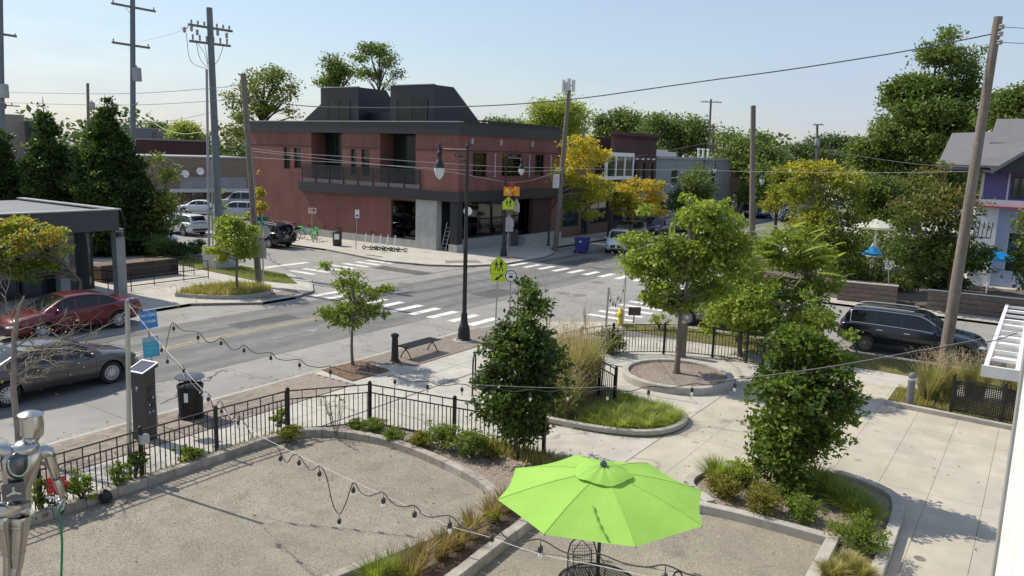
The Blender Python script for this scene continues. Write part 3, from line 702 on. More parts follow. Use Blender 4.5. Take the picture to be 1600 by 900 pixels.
L_['brown'] = leafmat('leaf_brown', [G1, G2, G3, (0.15,0.135,0.04), (0.19,0.13,0.05)], 0.3, 0.25)
L_['shrub'] = leafmat('leaf_shrub', [G1, G2, G3, (0.20,0.22,0.03)], 0.35, 2.0)
L_['spirea'] = leafmat('leaf_spirea', [(0.10,0.10,0.02), (0.16,0.16,0.03), (0.23,0.22,0.04), (0.2,0.13,0.04)], 0.35, 2.0)
L_['juniper'] = leafmat('leaf_juniper', [G1, G2, G3, (0.17,0.20,0.03)], 0.32, 2.0)
L_['lime'] = leafmat('leaf_lime', [G3, G4, (0.25,0.29,0.04), (0.33,0.34,0.06)], 0.4, 2.0)
L_['grass'] = leafmat('grass_blade', [G2, G3, G4, (0.24,0.27,0.06)], 0.4, 1.5)
L_['tan'] = leafmat('grass_tan', [(0.14,0.15,0.03), (0.22,0.18,0.06), (0.30,0.22,0.10), (0.24,0.13,0.06)], 0.35, 2.5)
L_['plume'] = leafmat('grass_plume', [(0.34,0.26,0.19), (0.46,0.37,0.28), (0.40,0.28,0.22)], 0.35, 2.5)
L_['drygrass'] = leafmat('grass_dry', [(0.20,0.19,0.05), (0.30,0.27,0.09), (0.38,0.33,0.15)], 0.35, 2.0)

# ---- street trees of the plaza
b = at(551,572)
tree('street_tree', 'young light green street tree in the square mulch pit beside the bench', b, 1.25, pxblobs(b, [(545,492,42,26),(562,468,36,28),(540,442,20,34),(588,492,22,18),(520,502,20,16),(514,412,15,13),(530,422,15,13),(549,434,14,15),(597,453,20,9),(592,433,9,6),(511,458,13,10),(575,450,18,10),(515,485,18,16),(608,450,9,6)], 0.5),
     L_['fresh'], 0.105, 480, 11, 0.09, 0.055, nlimb=34, shell=0.25)
b = Vector((14.42, 9.45, 0))
tree('pear_tree', 'dark glossy columnar tree in the fence bed behind the green umbrella', b, 0.6, pxblobs(b, [(822,455,20,22),(840,478,20,18),(810,502,28,26),(800,548,42,34),(850,560,34,38),(772,590,26,28),(828,612,52,45),(790,640,36,34),(820,672,32,24),(757,580,13,18),(826,530,30,30),(752,598,8,14),(815,440,8,8)], 0.35),
     L_['pear'], 0.10, 1500, 14, 0.08, 0.06, 'bark_dark', nlimb=30, up=0.3, shell=0.45, bough=4, shrink=0.5)
b = Vector((16.6, 4.11, 0.1))
tree('shrub_tree', 'bushy full green tree rising from the shrub bed by the plaza slabs', b, 0.35, pxblobs(b, [(1266,500,18,32),(1246,545,36,36),(1286,560,34,36),(1214,580,24,40),(1320,585,22,46),(1250,620,70,52),(1240,682,64,44),(1218,724,44,38),(1184,615,14,40),(1166,690,12,12),(1318,527,10,30),(1294,645,44,42),(1150,660,9,7),(1205,530,10,26),(1240,755,32,16),(1336,632,14,12),(1232,505,10,20),(1262,478,8,14)], 0.35),
     L_['beech'], 0.115, 1900, 14, 0.085, 0.06, 'bark_dark', nlimb=30, up=0.4, droop=0.05, shell=0.45, bough=4, shrink=1.15)
b = Vector((23.3, 9.25, 0.22))
tree('plaza_tree', 'tall fresh green tree growing in the middle of the round ring planter', b, 1.75, pxblobs(b, [(992,386,30,20),(984,402,18,14),(1000,432,34,22),(1010,415,36,24),(1030,452,36,34),(1062,485,36,20),(1100,352,44,30),(1122,392,42,38),(1080,425,50,42),(1048,395,30,26),(1145,440,26,34),(1110,470,34,26),(1118,335,30,20),(985,375,12,8),(1150,360,18,22),(1085,318,26,12),(1148,335,16,14),(1158,395,20,28),(1012,338,18,10),(1162,425,22,26),(1160,355,20,18),(1025,475,26,18)], 1.0),
     L_['bright'], 0.14, 1400, 14, 0.13, 0.10, nlimb=30, shell=0.4, droop=0.35)
b = Vector((27.6, 8.6, 0))
tree('plaza_tree', 'spreading mid green tree growing behind the curved fence, next to the frond tree', b, 2.0, pxblobs(b, [(1140,420,36,50),(1165,470,45,40),(1130,490,40,26),(1185,505,40,20),(1225,505,40,22),(1110,510,20,16),(1270,500,45,28),(1150,380,26,26)], 1.0),
     L_['bright'], 0.15, 1000, 14, 0.15, 0.09, nlimb=20, shell=0.3)
# tree of heaven with long feathered fronds
def frond_arrays(p, d, L, pairs=10, w=0.10, fl=0.17):
    d = Vector(d).normalized(); side = d.cross(Vector((0,0,1))); side = side.normalized() if side.length > 0.1 else Vector((1,0,0)); out = []
    for i in range(1, pairs+1):
        t = i/pairs; q = Vector(p) + d*L*t + Vector((0,0,-0.28*L*t*t)); ll = fl*(0.6+0.8*math.sin(PI*min(1, t*0.9+0.1)))
        for s_ in (-1, 1):
            a = (side*s_ + d*0.35 + Vector((0,0,-0.25))).normalized()*ll; bb = d*ll*0.16
            out += [q, q+a*0.45+bb, q+a, q+a*0.45-bb]
    return out
b = Vector((30.2, 6.5, 0))
lst = [(1195,392,34,20),(1170,420,30,24),(1240,410,44,26),(1290,412,24,26),(1205,455,40,28),(1265,455,38,32),(1225,485,38,18),(1180,455,24,20),(1240,370,34,16),(1200,376,34,18),(1282,388,30,20),(1300,440,18,20),(1225,355,16,8)]
B_ = pxblobs(b, lst, 0.7)
L_['frondleaf'] = leafmat('leaf_frond_small', [G2, G3, G4, (0.27,0.33,0.06)], 0.42)
tf = tree('frond_tree', 'light green tree with long feathery fronds rising behind the bushy plaza tree', b, 1.6, B_, L_['frondleaf'], 0.14, 850, 13, 0.14, 0.08, nlimb=18, shell=0.3)
vs = []
for bl in B_:
    for k in range(7):
        u = unit(1)[0]; u[2] = abs(u[2])*0.5; p = np.array(bl[:3]) + u*np.array(bl[3:6])*0.75
        vs += frond_arrays(p, (u[0]-0.25, u[1]+0.35, 0.25), random.uniform(0.45, 0.75))
h_ = math.hypot(b.x, b.y)
for sx, sy, ex, ey in [(1215,392,1160,398),(1210,405,1152,410),(1218,418,1150,430),(1212,432,1148,452),(1225,440,1170,462),(1205,400,1170,385),(1230,425,1195,455),(1222,385,1178,372),(1240,400,1262,382),(1250,395,1292,380),(1265,405,1305,398),(1255,430,1225,470),(1205,412,1158,420),(1215,445,1158,466),(1275,425,1318,430),(1240,375,1225,352),(1265,380,1288,362)]:
    dd = random.uniform(-1.3,-.6)
    def q3(px, py): d = ray(px, py); t = (h_+dd)/(d[0]*b.x/h_+d[1]*b.y/h_); return Vector((d[0]*t-b.x, d[1]*t-b.y, EYE+d[2]*t))
    p0, p1 = q3(sx, sy), q3(ex, ey); p1 += Vector((0,0,.22)); vs += frond_arrays(p0, p1-p0, (p1-p0).length, 13, .1, .24)
v = np.array([tuple(q) for q in vs]); link('frond', fastmesh('frond', v, np.arange(len(v)).reshape(-1,4), leafmat('leaf_frond', [G3, G4, (0.27,0.33,0.06), (0.33,0.36,0.07)], 0.45)), tf)
# ---- across the side street on the right
b = Vector((43.6, 3.6, 0))
tree('autumn_tree', 'olive green tree with a rusty top, its trunk beside the timber planter wall', b, 1.9, pxblobs(b, [(1452,282,38,26),(1432,325,40,36),(1482,328,44,42),(1442,388,50,38),(1492,398,50,38),(1538,392,14,26),(1420,430,36,20),(1505,290,20,20),(1475,260,16,14),(1480,440,40,18),(1405,360,16,20)], 1.2),
     L_['rust'], 0.17, 1300, 14, 0.18, 0.12, 'bark_dark', nlimb=24, shell=0.4)
b = Vector((46.5, 11.0, 0))
tree('autumn_tree', 'broad yellow-topped green tree left of the white parasol', b, 1.9, pxblobs(b, [(1272,268,46,22),(1312,288,34,34),(1248,312,30,32),(1290,352,55,42),(1322,402,38,34),(1272,392,36,34),(1330,330,22,34),(1235,290,16,16),(1230,345,16,20),(1300,262,26,16)], 1.3),
     L_['yellowgreen'], 0.18, 1300, 14, 0.18, 0.12, 'bark_dark', nlimb=24, shell=0.4)
b = Vector((43.8, -1.5, 0))
tree('autumn_tree', 'dark leafy tree at the right edge beyond the white pergola', b, 1.9, pxblobs(b, [(1600,400,20,40),(1622,360,30,40),(1620,430,30,28)], 0.8), L_['rust'], 0.2, 260, 13, 0.24, 0.1, 'bark_dark', nlimb=10)
# ---- left: three cedars, brown tree, orange trees
def cedar(label, px, base_py, top, wpx, seed, grp):
    b = at(px, base_py); h = zat(px, top, b); D = math.hypot(b.x, b.y); r = wpx/2 * D/F * 0.93
    bl = []
    for i in range(14):
        t = i/13; rr = r*(0.72+0.28*math.sin(PI*min(1,(t+0.12)*1.1)))*(1-t)**0.88*1.04 + 0.06
        bl.append((random.uniform(-.12,.12)*r, random.uniform(-.12,.12)*r, 0.5+t*(h-0.9), rr, rr, h*0.075))
    return tree('cedar_tree', label, b, h*0.5, bl, L_['fir'], 0.24, int(2100*r), 14, 0.16, 0.16, 'bark_dark', grp, 10, up=0.1, droop=-0.5, wid=0.22, shell=0.6, ow=0.35, bough=3, shrink=0.5)
cedar('dark cedar cut off by the left edge behind the cafe canopy', 14, 392, 182, 72, 1, 'dark cedars behind the cafe')
cedar('slim dark cedar standing between two other cedars, pole tops behind', 84, 392, 142, 100, 2, 'dark cedars behind the cafe')
cedar('biggest and widest dark cedar, right of the others, beside the parking lot', 178, 392, 143, 190, 3, 'dark cedars behind the cafe')
b = at(262, 395)
tree('brown_tree', 'thin brownish tree hanging over the parked white car beside the widest cedar', b, 2.0, pxblobs(b, [(262,275,20,22),(255,320,30,30),(278,345,18,24),(240,355,30,20),(268,365,16,12),(248,250,14,16)], 1), L_['brown'], 0.2, 260, 10, 0.3, 0.09, nlimb=16, shell=0.2)
b = Vector((16.4, 32.4, 0))
tree('autumn_tree', 'orange and green tree standing in front of the grey cafe canopy', b, 1.3, pxblobs(b, [(30,350,34,16),(60,372,38,26),(20,385,26,30),(85,365,24,14),(75,405,28,20),(35,420,34,22),(105,388,16,8),(85,425,18,14),(15,430,20,16),(-15,380,25,40)], 0.8), L_['orange'], 0.13, 560, 12, 0.13, 0.09, nlimb=30, shell=0.3)
b = at(371, 455, 0.1)
tree('maple_tree', 'young round maple turning yellow on the planted island by the crossing', b, 1.2, pxblobs(b, [(345,385,26,20),(375,370,40,24),(360,350,30,16),(395,385,14,22),(335,398,18,14),(378,395,28,20),(385,345,12,12),(350,405,16,12),(400,360,10,20)], 0.7), L_['maple'], 0.14, 480, 13, 0.13, 0.07, nlimb=26, shell=0.3)
# bare twiggy tree in the brick strip
b = at(31, 712); bt = thing('bare_tree', 'nearly leafless grey twiggy tree in the brick strip beside the silver robot', 'tree', (b.x, b.y, 0))
mb = MB(); h = math.hypot(b.x, b.y); vd = Vector((b.x, b.y, 0)).normalized(); rt = Vector((-vd.y, vd.x, 0)) * -1
def px3(px, py, dep=0):
    d = ray(px, py); t = (h+dep)/(d[0]*vd.x + d[1]*vd.y); return Vector((d[0]*t - b.x, d[1]*t - b.y, EYE + d[2]*t))
mb.tube([Vector((0,0,-0.05)), px3(28,672), px3(21,610), px3(22,560), px3(22,520), px3(30,480), px3(38,462)], [0.085,0.07,0.062,0.058,0.045,0.03,0.015], 9)
def twig(p, d, L, r, lev):
    q = [p]; 
    for i in range(4):
        d = (d + Vector((random.gauss(0,.22), random.gauss(0,.22), random.gauss(0.02,.18)))).normalized(); q.append(q[-1] + d*L/4)
    mb.tube(q, [r*(1-0.2*i) for i in range(5)], 4, False)
    if lev > 0:
        for k in range(5 if lev > 1 else 4):
            j = random.randint(1, 4); nd = (d + Vector((random.gauss(0,.7), random.gauss(0,.7), random.gauss(0.15,.5)))).normalized(); twig(q[j], nd, L*random.uniform(.4,.65), r*.55, lev-1)
for px, py, ex, ey in [(22,590,95,520),(22,560,130,530),(22,545,105,480),(24,530,70,470),(22,560,-30,500),(22,580,-25,560),(22,600,60,560),(22,570,115,555),(25,510,10,460),(23,540,150,512),(22,605,50,590),(22,575,90,545),(22,550,140,545)]:
    p = px3(px, py); q = px3(ex, ey, random.uniform(-.6,.6)); twig(p, (q-p).normalized(), (q-p).length, 0.02, 2)
mb.build('trunk', paint('bare_twigs', (0.24,0.205,0.17), 0.9, var=0.25), bt, 50)
P = np.array([tuple(px3(random.gauss(70,40), random.gauss(545,28), random.uniform(-.6,.6))) for i in range(90)])
stuff(link('leaf_scraps', leaf_mesh('leaf_scraps', P, 0.06, L_['drygrass']), bt))
# ---- trees by the brick building
b = Vector((52.0, 31.8, 0))
tree('golden_tree', 'golden yellow street tree next to the antenna pole by the brick building', b, 2.6, pxblobs(b, [(905,228,34,18),(925,248,32,22),(890,265,26,28),(915,290,36,26),(935,300,22,20),(895,318,26,18),(872,238,14,10),(945,240,16,8),(880,345,20,10),(925,335,26,12)], 1.2), L_['golden'], 0.18, 820, 12, 0.18, 0.10, 'bark_dark', nlimb=20)
b = Vector((62.0, 31.8, 0))
tree('golden_tree', 'orange tinted street tree further along in front of the shops', b, 2.6, pxblobs(b, [(985,288,40,16),(1005,310,36,20),(965,312,30,18),(1020,292,24,14),(990,330,36,12),(1030,325,18,14),(955,290,18,12)], 1.4), L_['yellow'], 0.2, 700, 12, 0.2, 0.10, 'bark_dark', nlimb=18)
b = Vector((30.3, 40.0, -0.02))
for i, (px, top, bot, nm) in enumerate([(347,283,380,'slim columnar young tree right beside the two tall steel poles'),(407,268,372,'slim columnar young tree in front of the red brick wall')]):
    bb = at(px, bot+8)
    tree('columnar_tree', nm, bb, 0.8, [(0,0,zat(px, top+(bot-top)*t, bb), 0.55*(1-abs(t-0.6)), 0.55*(1-abs(t-0.6)), 0.6) for t in (0.05,0.2,0.35,0.5,0.65,0.8,0.95)], L_['maple'] if i == 0 else L_['yellow'], 0.17, 130, 10, 0.14, 0.05, nlimb=8)
# ---- background trees
def bgtree(label, px, dist, lst, mat, leaf, ncl=260, nl=11, sig=0.7, r=0.3, bark='bark_dark', name='shade_tree', trunk=None, nlimb=16, depth=None, shell=0.3, bough=3, grp='trees behind the buildings'):
    b = far(px, dist); t = dist/F; leaf *= 0.66; ncl = int(ncl*1.9); nl *= 1.35; sig *= 0.85
    bl = pxblobs(b, lst, depth if depth is not None else 25*t)
    return tree(name, label, b, trunk or max(2.0, min(x[2]-x[5] for x in bl)*0.8), bl, mat, leaf, ncl, nl, sig, r, bark, grp, nlimb, shell=shell, bough=bough, shrink=0.6)
bgtree('airy brownish green tree rising behind the left end of the brick building', 412, 105, [(400,128,30,22),(440,130,30,22),(425,112,22,10),(375,150,22,26),(460,155,14,20),(385,182,18,18),(420,160,34,18),(370,205,20,20),(455,180,14,10)], L_['brown'], 0.5, 300, 8, 0.5, 0.45, nlimb=30, shell=0.45)
bgtree('open tree with two leaf masses above the left dark roof house', 540, 115, [(520,95,16,14),(530,112,26,16),(505,128,14,8),(520,130,20,8)], L_['mid'], 0.5, 200, 8, 0.6, 0.34, trunk=9, nlimb=14, shell=0.1, bough=2)
bgtree('tallest open tree above the dark roof, bare limbs showing', 590, 118, [(585,78,26,12),(560,92,18,10),(605,92,16,14),(622,116,10,8),(595,70,10,8),(575,115,22,10),(612,128,12,6),(604,136,9,8)], L_['mid'], 0.5, 200, 8, 0.6, 0.34, trunk=9, nlimb=16, shell=0.1, bough=2)
bgtree('big round yellow-green tree behind the antenna pole', 872, 120, [(850,175,24,22),(880,168,30,18),(900,180,20,22),(860,198,40,14),(885,200,36,16),(835,190,16,12)], L_['lime'], 0.6, 330, 12, 0.9, 0.5)
bgtree('bright green tree right of the antenna pole tree', 960, 125, [(945,190,16,18),(970,182,20,15),(990,185,14,12),(960,205,36,12),(1000,200,18,14)], L_['mid'], 0.6, 240, 12, 0.9, 0.5)
bgtree('wide rounded green tree above the dark brick shop', 1060, 118, [(1030,185,22,12),(1060,200,40,18),(1090,205,30,22),(1020,205,30,16),(1105,225,18,14),(1070,225,40,16)], L_['far'], 0.6, 340, 12, 0.9, 0.5)
bgtree('low green tree over the far end of the shops', 790, 150, [(775,192,14,8),(800,195,20,6),(820,195,12,6),(755,193,10,6)], L_['far'], 0.7, 70, 11, 1.0, 0.4)
bgtree('dark olive street tree in front of the blue grey building', 1085, 78, [(1085,285,22,16),(1075,305,28,14),(1095,268,14,14),(1100,300,16,22),(1065,320,20,10)], L_['mid'], 0.4, 240, 11, 0.5, 0.2)
bgtree('green tree behind the thick grey pole', 1155, 110, [(1140,215,24,14),(1165,225,26,16),(1150,260,26,18),(1135,245,18,14),(1160,290,28,20)], L_['far'], 0.6, 280, 12, 0.9, 0.4)
bgtree('dense tree right of the thick grey pole', 1195, 105, [(1198,215,14,10),(1190,240,22,22),(1205,275,26,24),(1180,300,24,20),(1215,250,16,16)], L_['far'], 0.55, 280, 12, 0.8, 0.4)
bgtree('yellow-green tree by the round street sign', 1215, 62, [(1215,300,14,12),(1205,320,16,10),(1225,275,16,14)], L_['yellowgreen'], 0.3, 110, 11, 0.35, 0.12)
bgtree('dark tree mass behind the far wire pole', 1285, 140, [(1280,225,24,14),(1310,222,24,14),(1255,235,26,12),(1330,240,20,18),(1290,250,50,18)], L_['fardark'], 0.65, 330, 12, 1.0, 0.5)
bgtree('large dark green tree behind the purple house gable', 1440, 92, [(1482,55,16,18),(1465,85,34,22),(1500,100,26,28),(1435,135,46,22),(1490,150,40,34),(1400,150,26,20),(1525,80,10,10),(1450,175,60,30),(1390,205,34,22),(1455,225,70,40),(1520,140,12,24),(1500,200,40,30),(1355,240,30,30),(1400,265,56,40),(1460,290,60,40)], L_['mid'], 0.5, 2300, 14, 0.5, 0.6, nlimb=30, shell=0.1, bough=2)
bgtree('dark tree at the right edge over the grey roof', 1580, 88, [(1580,160,34,20),(1610,150,30,20),(1560,185,30,18),(1600,185,40,22)], L_['mid'], 0.5, 380, 12, 0.7, 0.4)
bgtree('leafy green tree below the tall tree, above the white parasol', 1385, 62, [(1385,300,30,26),(1365,325,26,22),(1400,335,30,22),(1350,300,18,22)], L_['mid'], 0.34, 420, 12, 0.4, 0.2)
bgtree('yellow-green roadside tree between the steel poles', 292, 120, [(290,198,20,10),(280,208,20,9),(305,210,14,8)], L_['lime'], 0.5, 120, 11, 0.7, 0.3)
bgtree('small green tree over the grey roof at the left', 250, 150, [(250,198,14,6),(240,202,12,5)], L_['far'], 0.6, 50, 11, 0.8, 0.3)
# distant tree belt
P_, o_, C_ = [], [], []
bl = []
for px in range(-250, 1900, 26):
    d = random.uniform(190, 260); q = far(px, d); t = d/F; hz = 239.5 + 0.0301*(px-800)
    top = hz - random.uniform(12, 34); z = EYE + (hz-top)*t
    bl.append((q.x, q.y, z*0.5, 20*t, 20*t, z*0.52))
P, o, C = clumped(bl, 2600, 11, 2.4, 0.5, 4)
stuff(link('treeline', leaf_mesh('treeline', P, 1.5, L_['fardark'])))['label'] = 'far belt of dark trees along the horizon'
# ---- shrubs, grasses, small plants
def shrub(label, p, rx, h, mat, leaf=0.05, n=900, name='shrub', cat='shrub', grp=None, flat=0.9, z=0.09, up=0.3, droop=-0.3, wid=0.28):
    root = thing(name, label, cat, (p[0], p[1], z), 0, grp)
    bl = [(random.uniform(-.4,.4)*rx, random.uniform(-.4,.4)*rx, h*random.uniform(.4,.62), rx*random.uniform(.5,.72), rx*random.uniform(.5,.72), h*random.uniform(.34,.42)) for i in range(7)]
    P, o, C = clumped(bl, max(30, n//7), 13, rx*0.09, 0.5, 3); P[:,2] = np.abs(P[:,2])
    link('foliage', leaf_mesh('foliage', P, leaf*0.85, mat, up, droop, wid, o, 0.35), root)
    mb = MB()
    for c in C[:14]: mb.tube([(0,0,0), (c[0]*.4, c[1]*.4, c[2]*.6), tuple(c)], [0.014, 0.01, 0.004], 4, False)
    mb.build('stem', M['bark_dark'], root); return root
def tuft_mesh(name, n, h, spread, w, bend, mat):
    az = RNG.uniform(0, 2*PI, n); r0 = spread*0.22*np.sqrt(RNG.random(n)); hh = h*RNG.uniform(0.55, 1.1, n); bd = bend*RNG.uniform(0.2, 1.2, n)
    d = np.stack([np.cos(az), np.sin(az)], 1); s_ = np.stack([-np.sin(az), np.cos(az)], 1)*w; vs = []
    for t, k in ((0,1.0),(0.4,0.9),(0.75,0.6),(1.0,0.08)):
        c = d*(r0 + bd*spread*t**1.8)[:,None]; z = hh*(t - 0.35*bd*t*t)
        vs.append(np.concatenate([c + s_*k, z[:,None]], 1)); vs.append(np.concatenate([c - s_*k, z[:,None]], 1))
    v = np.stack(vs, 1).reshape(-1,3); i0 = np.arange(n)[:,None,None]*8 + np.array([[0,1,3,2],[2,3,5,4],[4,5,7,6]])[None]
    return fastmesh(name, v, i0.reshape(-1,4), mat)
def plume_mesh(name, n, h, spread, mat):
    az = RNG.uniform(0, 2*PI, n); r = spread*np.sqrt(RNG.random(n)); P = []
    for a, q in zip(az, r):
        z0 = h*random.uniform(.75, 1.08)
        for k in range(9): P.append((q*math.cos(a)*(1+0.05*k)+random.gauss(0,.012), q*math.sin(a)*(1+0.05*k)+random.gauss(0,.012), z0+0.035*k))
    return leaf_mesh(name, np.array(P), 0.05, mat, 0.1, -0.6, 0.16)
L_['tallgrass'] = leafmat('grass_tall', [(0.17,0.19,0.06), (0.26,0.25,0.10), (0.38,0.32,0.17), (0.34,0.26,0.15)], 0.4, 1.5)
def tuft(label, p, h, s, kind, grp=None, z=0.09, n=170, plume=0, name='grass_tuft'):
    root = thing(name, label, 'grass tuft', (p[0], p[1], z), random.uniform(0, 6), grp)
    link('blades', tuft_mesh('blades', n, h, s, 0.0075 if h < 1 else 0.010, 0.7 if h < 1 else 0.35, L_[kind]), root)
    if plume: stuff(link('plumes', plume_mesh('plumes', plume, h, s*0.5, L_['plume']), root))
    return root
tan = [(735,838),(690,872),(655,888),(612,902),(585,912),(770,815),(790,800),(715,858),(640,912)]
tl = ['tan grass clump next to the umbrella edge','second tan grass clump, longest blades leaning on the kerb','brown tipped grass clump in the middle of the row','greener grass clump near the bottom edge','bright green grass clump cut by the bottom edge','small tan grass clump where the two kerbs meet','tan grass clump half under the umbrella','reddish brown grass clump against the kerb stones','low pale grass clump below the others']
for (px,py), l in zip(tan, tl):
    p = at(px, py, 0.07); g = 'grass' if px in (612,585) else 'tan'
    tuft(l, (p.x, p.y), 0.55 if g == 'tan' else 0.5, 0.5, g, 'grass clumps between the gravel courts', 0.07, 260)
p = at(760, 838, 0.07); shrub('little yellow-green sprig among the tan grass clumps', (p.x+0.3, p.y+0.1), 0.22, 0.35, L_['lime'], 0.05, 260, grp='small shrubs', z=0.07)
for px, py, r, h, m_, l, lf in [(692,700,0.36,0.6,'juniper','dark round shrub, left one of the pair along the fence',0.06),(737,712,0.4,0.62,'juniper','yellow-green round shrub, right one of the pair along the fence',0.06),(652,697,0.26,0.36,'spirea','low yellowish shrub beside the pair of round shrubs',0.06),(617,690,0.26,0.32,'juniper','low green shrub near the bend of the fence kerb',0.05),(585,676,0.28,0.35,'juniper','grey green low shrub behind the curved kerb stones',0.05),(560,672,0.22,0.28,'juniper','small dark shrub at the bend of the fence',0.05),(765,715,0.2,0.3,'spirea','thin pale shrub at the foot of the dark columnar tree',0.05)]:
    p = at(px, py, 0.09); shrub(l, (p.x, p.y), r*1.15, h*1.05, L_[m_], lf, int(4600*r), grp='shrubs along the fence')
for px, py, r, h, m_, l in [(1128,775,0.34,0.42,'spirea','brown and green mound at the tip of the shrub bed'),(1160,760,0.36,0.5,'lime','bright yellow-green shrub leaning on the bushy tree'),(1192,800,0.38,0.5,'spirea','bronze green shrub in the middle of the shrub bed'),(1250,812,0.34,0.45,'shrub','small leafy green shrub in the shade of the bushy tree'),(1340,858,0.46,0.55,'shrub','round clipped green shrub by the broad kerb'),(1230,780,0.4,0.4,'juniper','dark low shrub at the foot of the bushy tree')]:
    p = at(px, py, 0.1); shrub(l, (p.x, p.y), r*1.15, h*1.1, L_[m_], 0.06, int(5000*r), grp='shrubs in the right bed', z=0.1)
for i, (px, py, h, s, k, l) in enumerate([(1118,750,0.55,0.65,'grass','spiky bright green grass clump at the tip of the shrub bed'),(1272,764,0.55,0.8,'grass','long bladed dark grass clump behind the bushy tree'),(1302,782,0.55,0.8,'grass','long bladed grass clump in the middle of the far kerb'),(1330,798,0.5,0.8,'grass','arching grass clump beside the broad kerb'),(1350,812,0.42,0.65,'grass','last arching grass clump where the broad kerb curls'),(1325,892,0.35,0.4,'drygrass','dry yellow grass clump in front of the round shrub'),(1300,905,0.35,0.4,'drygrass','dry yellow grass clump at the bottom edge'),(1345,905,0.35,0.4,'drygrass','pale dry grass clump beside the broad kerb at the bottom edge')]):
    p = at(px, py, 0.1); tuft(l, (p.x, p.y), h, s, k, 'grass clumps in the right bed', 0.1, 480)
tl = ['tall feathery grass nearest the dark columnar tree','tall feathery grass in the middle of the plaza bed','tall feathery grass next to the fence gate post','tall feathery grass behind the others, closest to the curved fence','shorter feathery grass leaning over the front kerb of the bed']
for (x, y, h), l in zip([(18.1,11.1,1.7),(18.9,10.8,1.95),(19.7,10.7,1.9),(20.3,11.6,1.8),(17.8,10.3,1.2)], tl): tuft(l, (x, y), h, 1.6, 'tallgrass', 'tall feathery grasses', 0.06, 800, 150)
tl = ['tall tan grass beside the bollard light','tall tan grass behind the black mesh fence','tall tan grass nearest the white pergola','broad tan grass right behind the bollard light']
for (x, y), l in zip([(25.9,2.3),(27.2,1.2),(27.4,0.2),(26.7,1.9)], tl): tuft(l, (x, y), 1.2, 1.15, 'tallgrass', 'tall grasses by the mesh fence', 0.05, 700, 90)
def blades(name, n, fn, h, mat, z):
    pts = []
    while len(pts) < n:
        q = fn()
        if q is not None: pts.append(q)
    P0 = np.array(pts); k = len(P0); az = RNG.uniform(0, 2*PI, k); hh = h*RNG.uniform(.5,1.3,k); ln = RNG.uniform(0.1,0.6,k)*hh
    d = np.stack([np.cos(az), np.sin(az)], 1); s_ = np.stack([-np.sin(az), np.cos(az)], 1)*h*0.09
    Z = np.full((k,1), z); v = np.stack([np.concatenate([P0+s_,Z],1), np.concatenate([P0-s_,Z],1), np.concatenate([P0+d*ln[:,None], Z+hh[:,None]],1)], 1).reshape(-1,3)
    return stuff(link(name, fastmesh(name, v, np.arange(3*k).reshape(-1,3), mat)))
bright = [(17.3,9.6),(17.5,8.7),(17.9,7.95),(18.5,7.5),(19.2,7.45),(19.75,7.8),(20.0,8.6),(20.3,9.5),(19.0,9.8)]
L_['limegrass'] = leafmat('grass_lime', [(0.16,0.21,0.04), (0.24,0.29,0.06), (0.31,0.35,0.09), (0.40,0.40,0.15)], 0.45, 1.5)
blades('bright_grass', 9000, inside(bright), 0.21, L_['limegrass'], 0.05)
gl = ['near the kerb tip','at the centre front','toward the ring planter','beside the tall feathery grass','by the gate post','at the left of the bed','against the front kerb','in the very middle of the bed','at the right end of the bed']
for k, (x, y) in enumerate([(18.3,8.0),(18.9,7.8),(19.5,8.3),(18.5,9.0),(19.6,9.3),(17.9,9.3),(17.8,8.5),(18.9,8.6),(19.3,7.75)]):
    tuft('bright green grass clump '+gl[k], (x, y), 0.42, 0.75, 'limegrass', 'bright grass clumps', 0.05, 330)
for L in LAWNS: blades('lawn_grass', 9000, inside(L), 0.10, L_['drygrass' if L is LAWNS[0] else 'grass'], 0.02)
blades('bollard_bed_grass', 3000, inside([(25.0,3.2),(26.8,3.2),(26.8,-1),(25,-1)]), 0.16, L_['drygrass'], 0.06)
blades('island_grass', 3500, inside(isl), 0.3, L_['drygrass'], 0.1)
blades('fence_strip_grass', 1800, inside([(5.6,14.86),(12.3,14.86),(12.3,14.66),(5.6,14.66)]), 0.14, L_['spirea'], 0.1)
blades('bed_grass', 1200, inside([(14.2,8.2),(14.9,8.2),(14.9,10.4),(14.3,10.8)]), 0.22, L_['drygrass'], 0.08)
p = at(948, 548, 0.06); shrub('dark green bush seen through the pickets of the curved fence', (p.x, p.y), 0.75, 0.9, L_['juniper'], 0.09, 1500, grp='bushes along the curved fence', z=0.05)
p = at(900, 560, 0.06); shrub('dark bush under the bare shoots by the curved fence end', (p.x, p.y), 0.6, 0.7, L_['juniper'], 0.09, 900, grp='bushes along the curved fence', z=0.05)
for px, py, l in [(1150,535,'twiggy brownish shrub outside the curved fence'),(1195,560,'twiggy red-brown shrub where the fence meets the bushy tree'),(1110,520,'thin green shrub outside the curved fence'),(1030,515,'yellow-green shrub behind the ring planter trunk')]:
    p = at(px, py); shrub(l, (p.x, p.y), 0.7 if px > 1120 else 0.4, 0.75, L_['brown' if px > 1120 else 'lime'], 0.08, 500, grp='shrubs outside the curved fence', z=0)
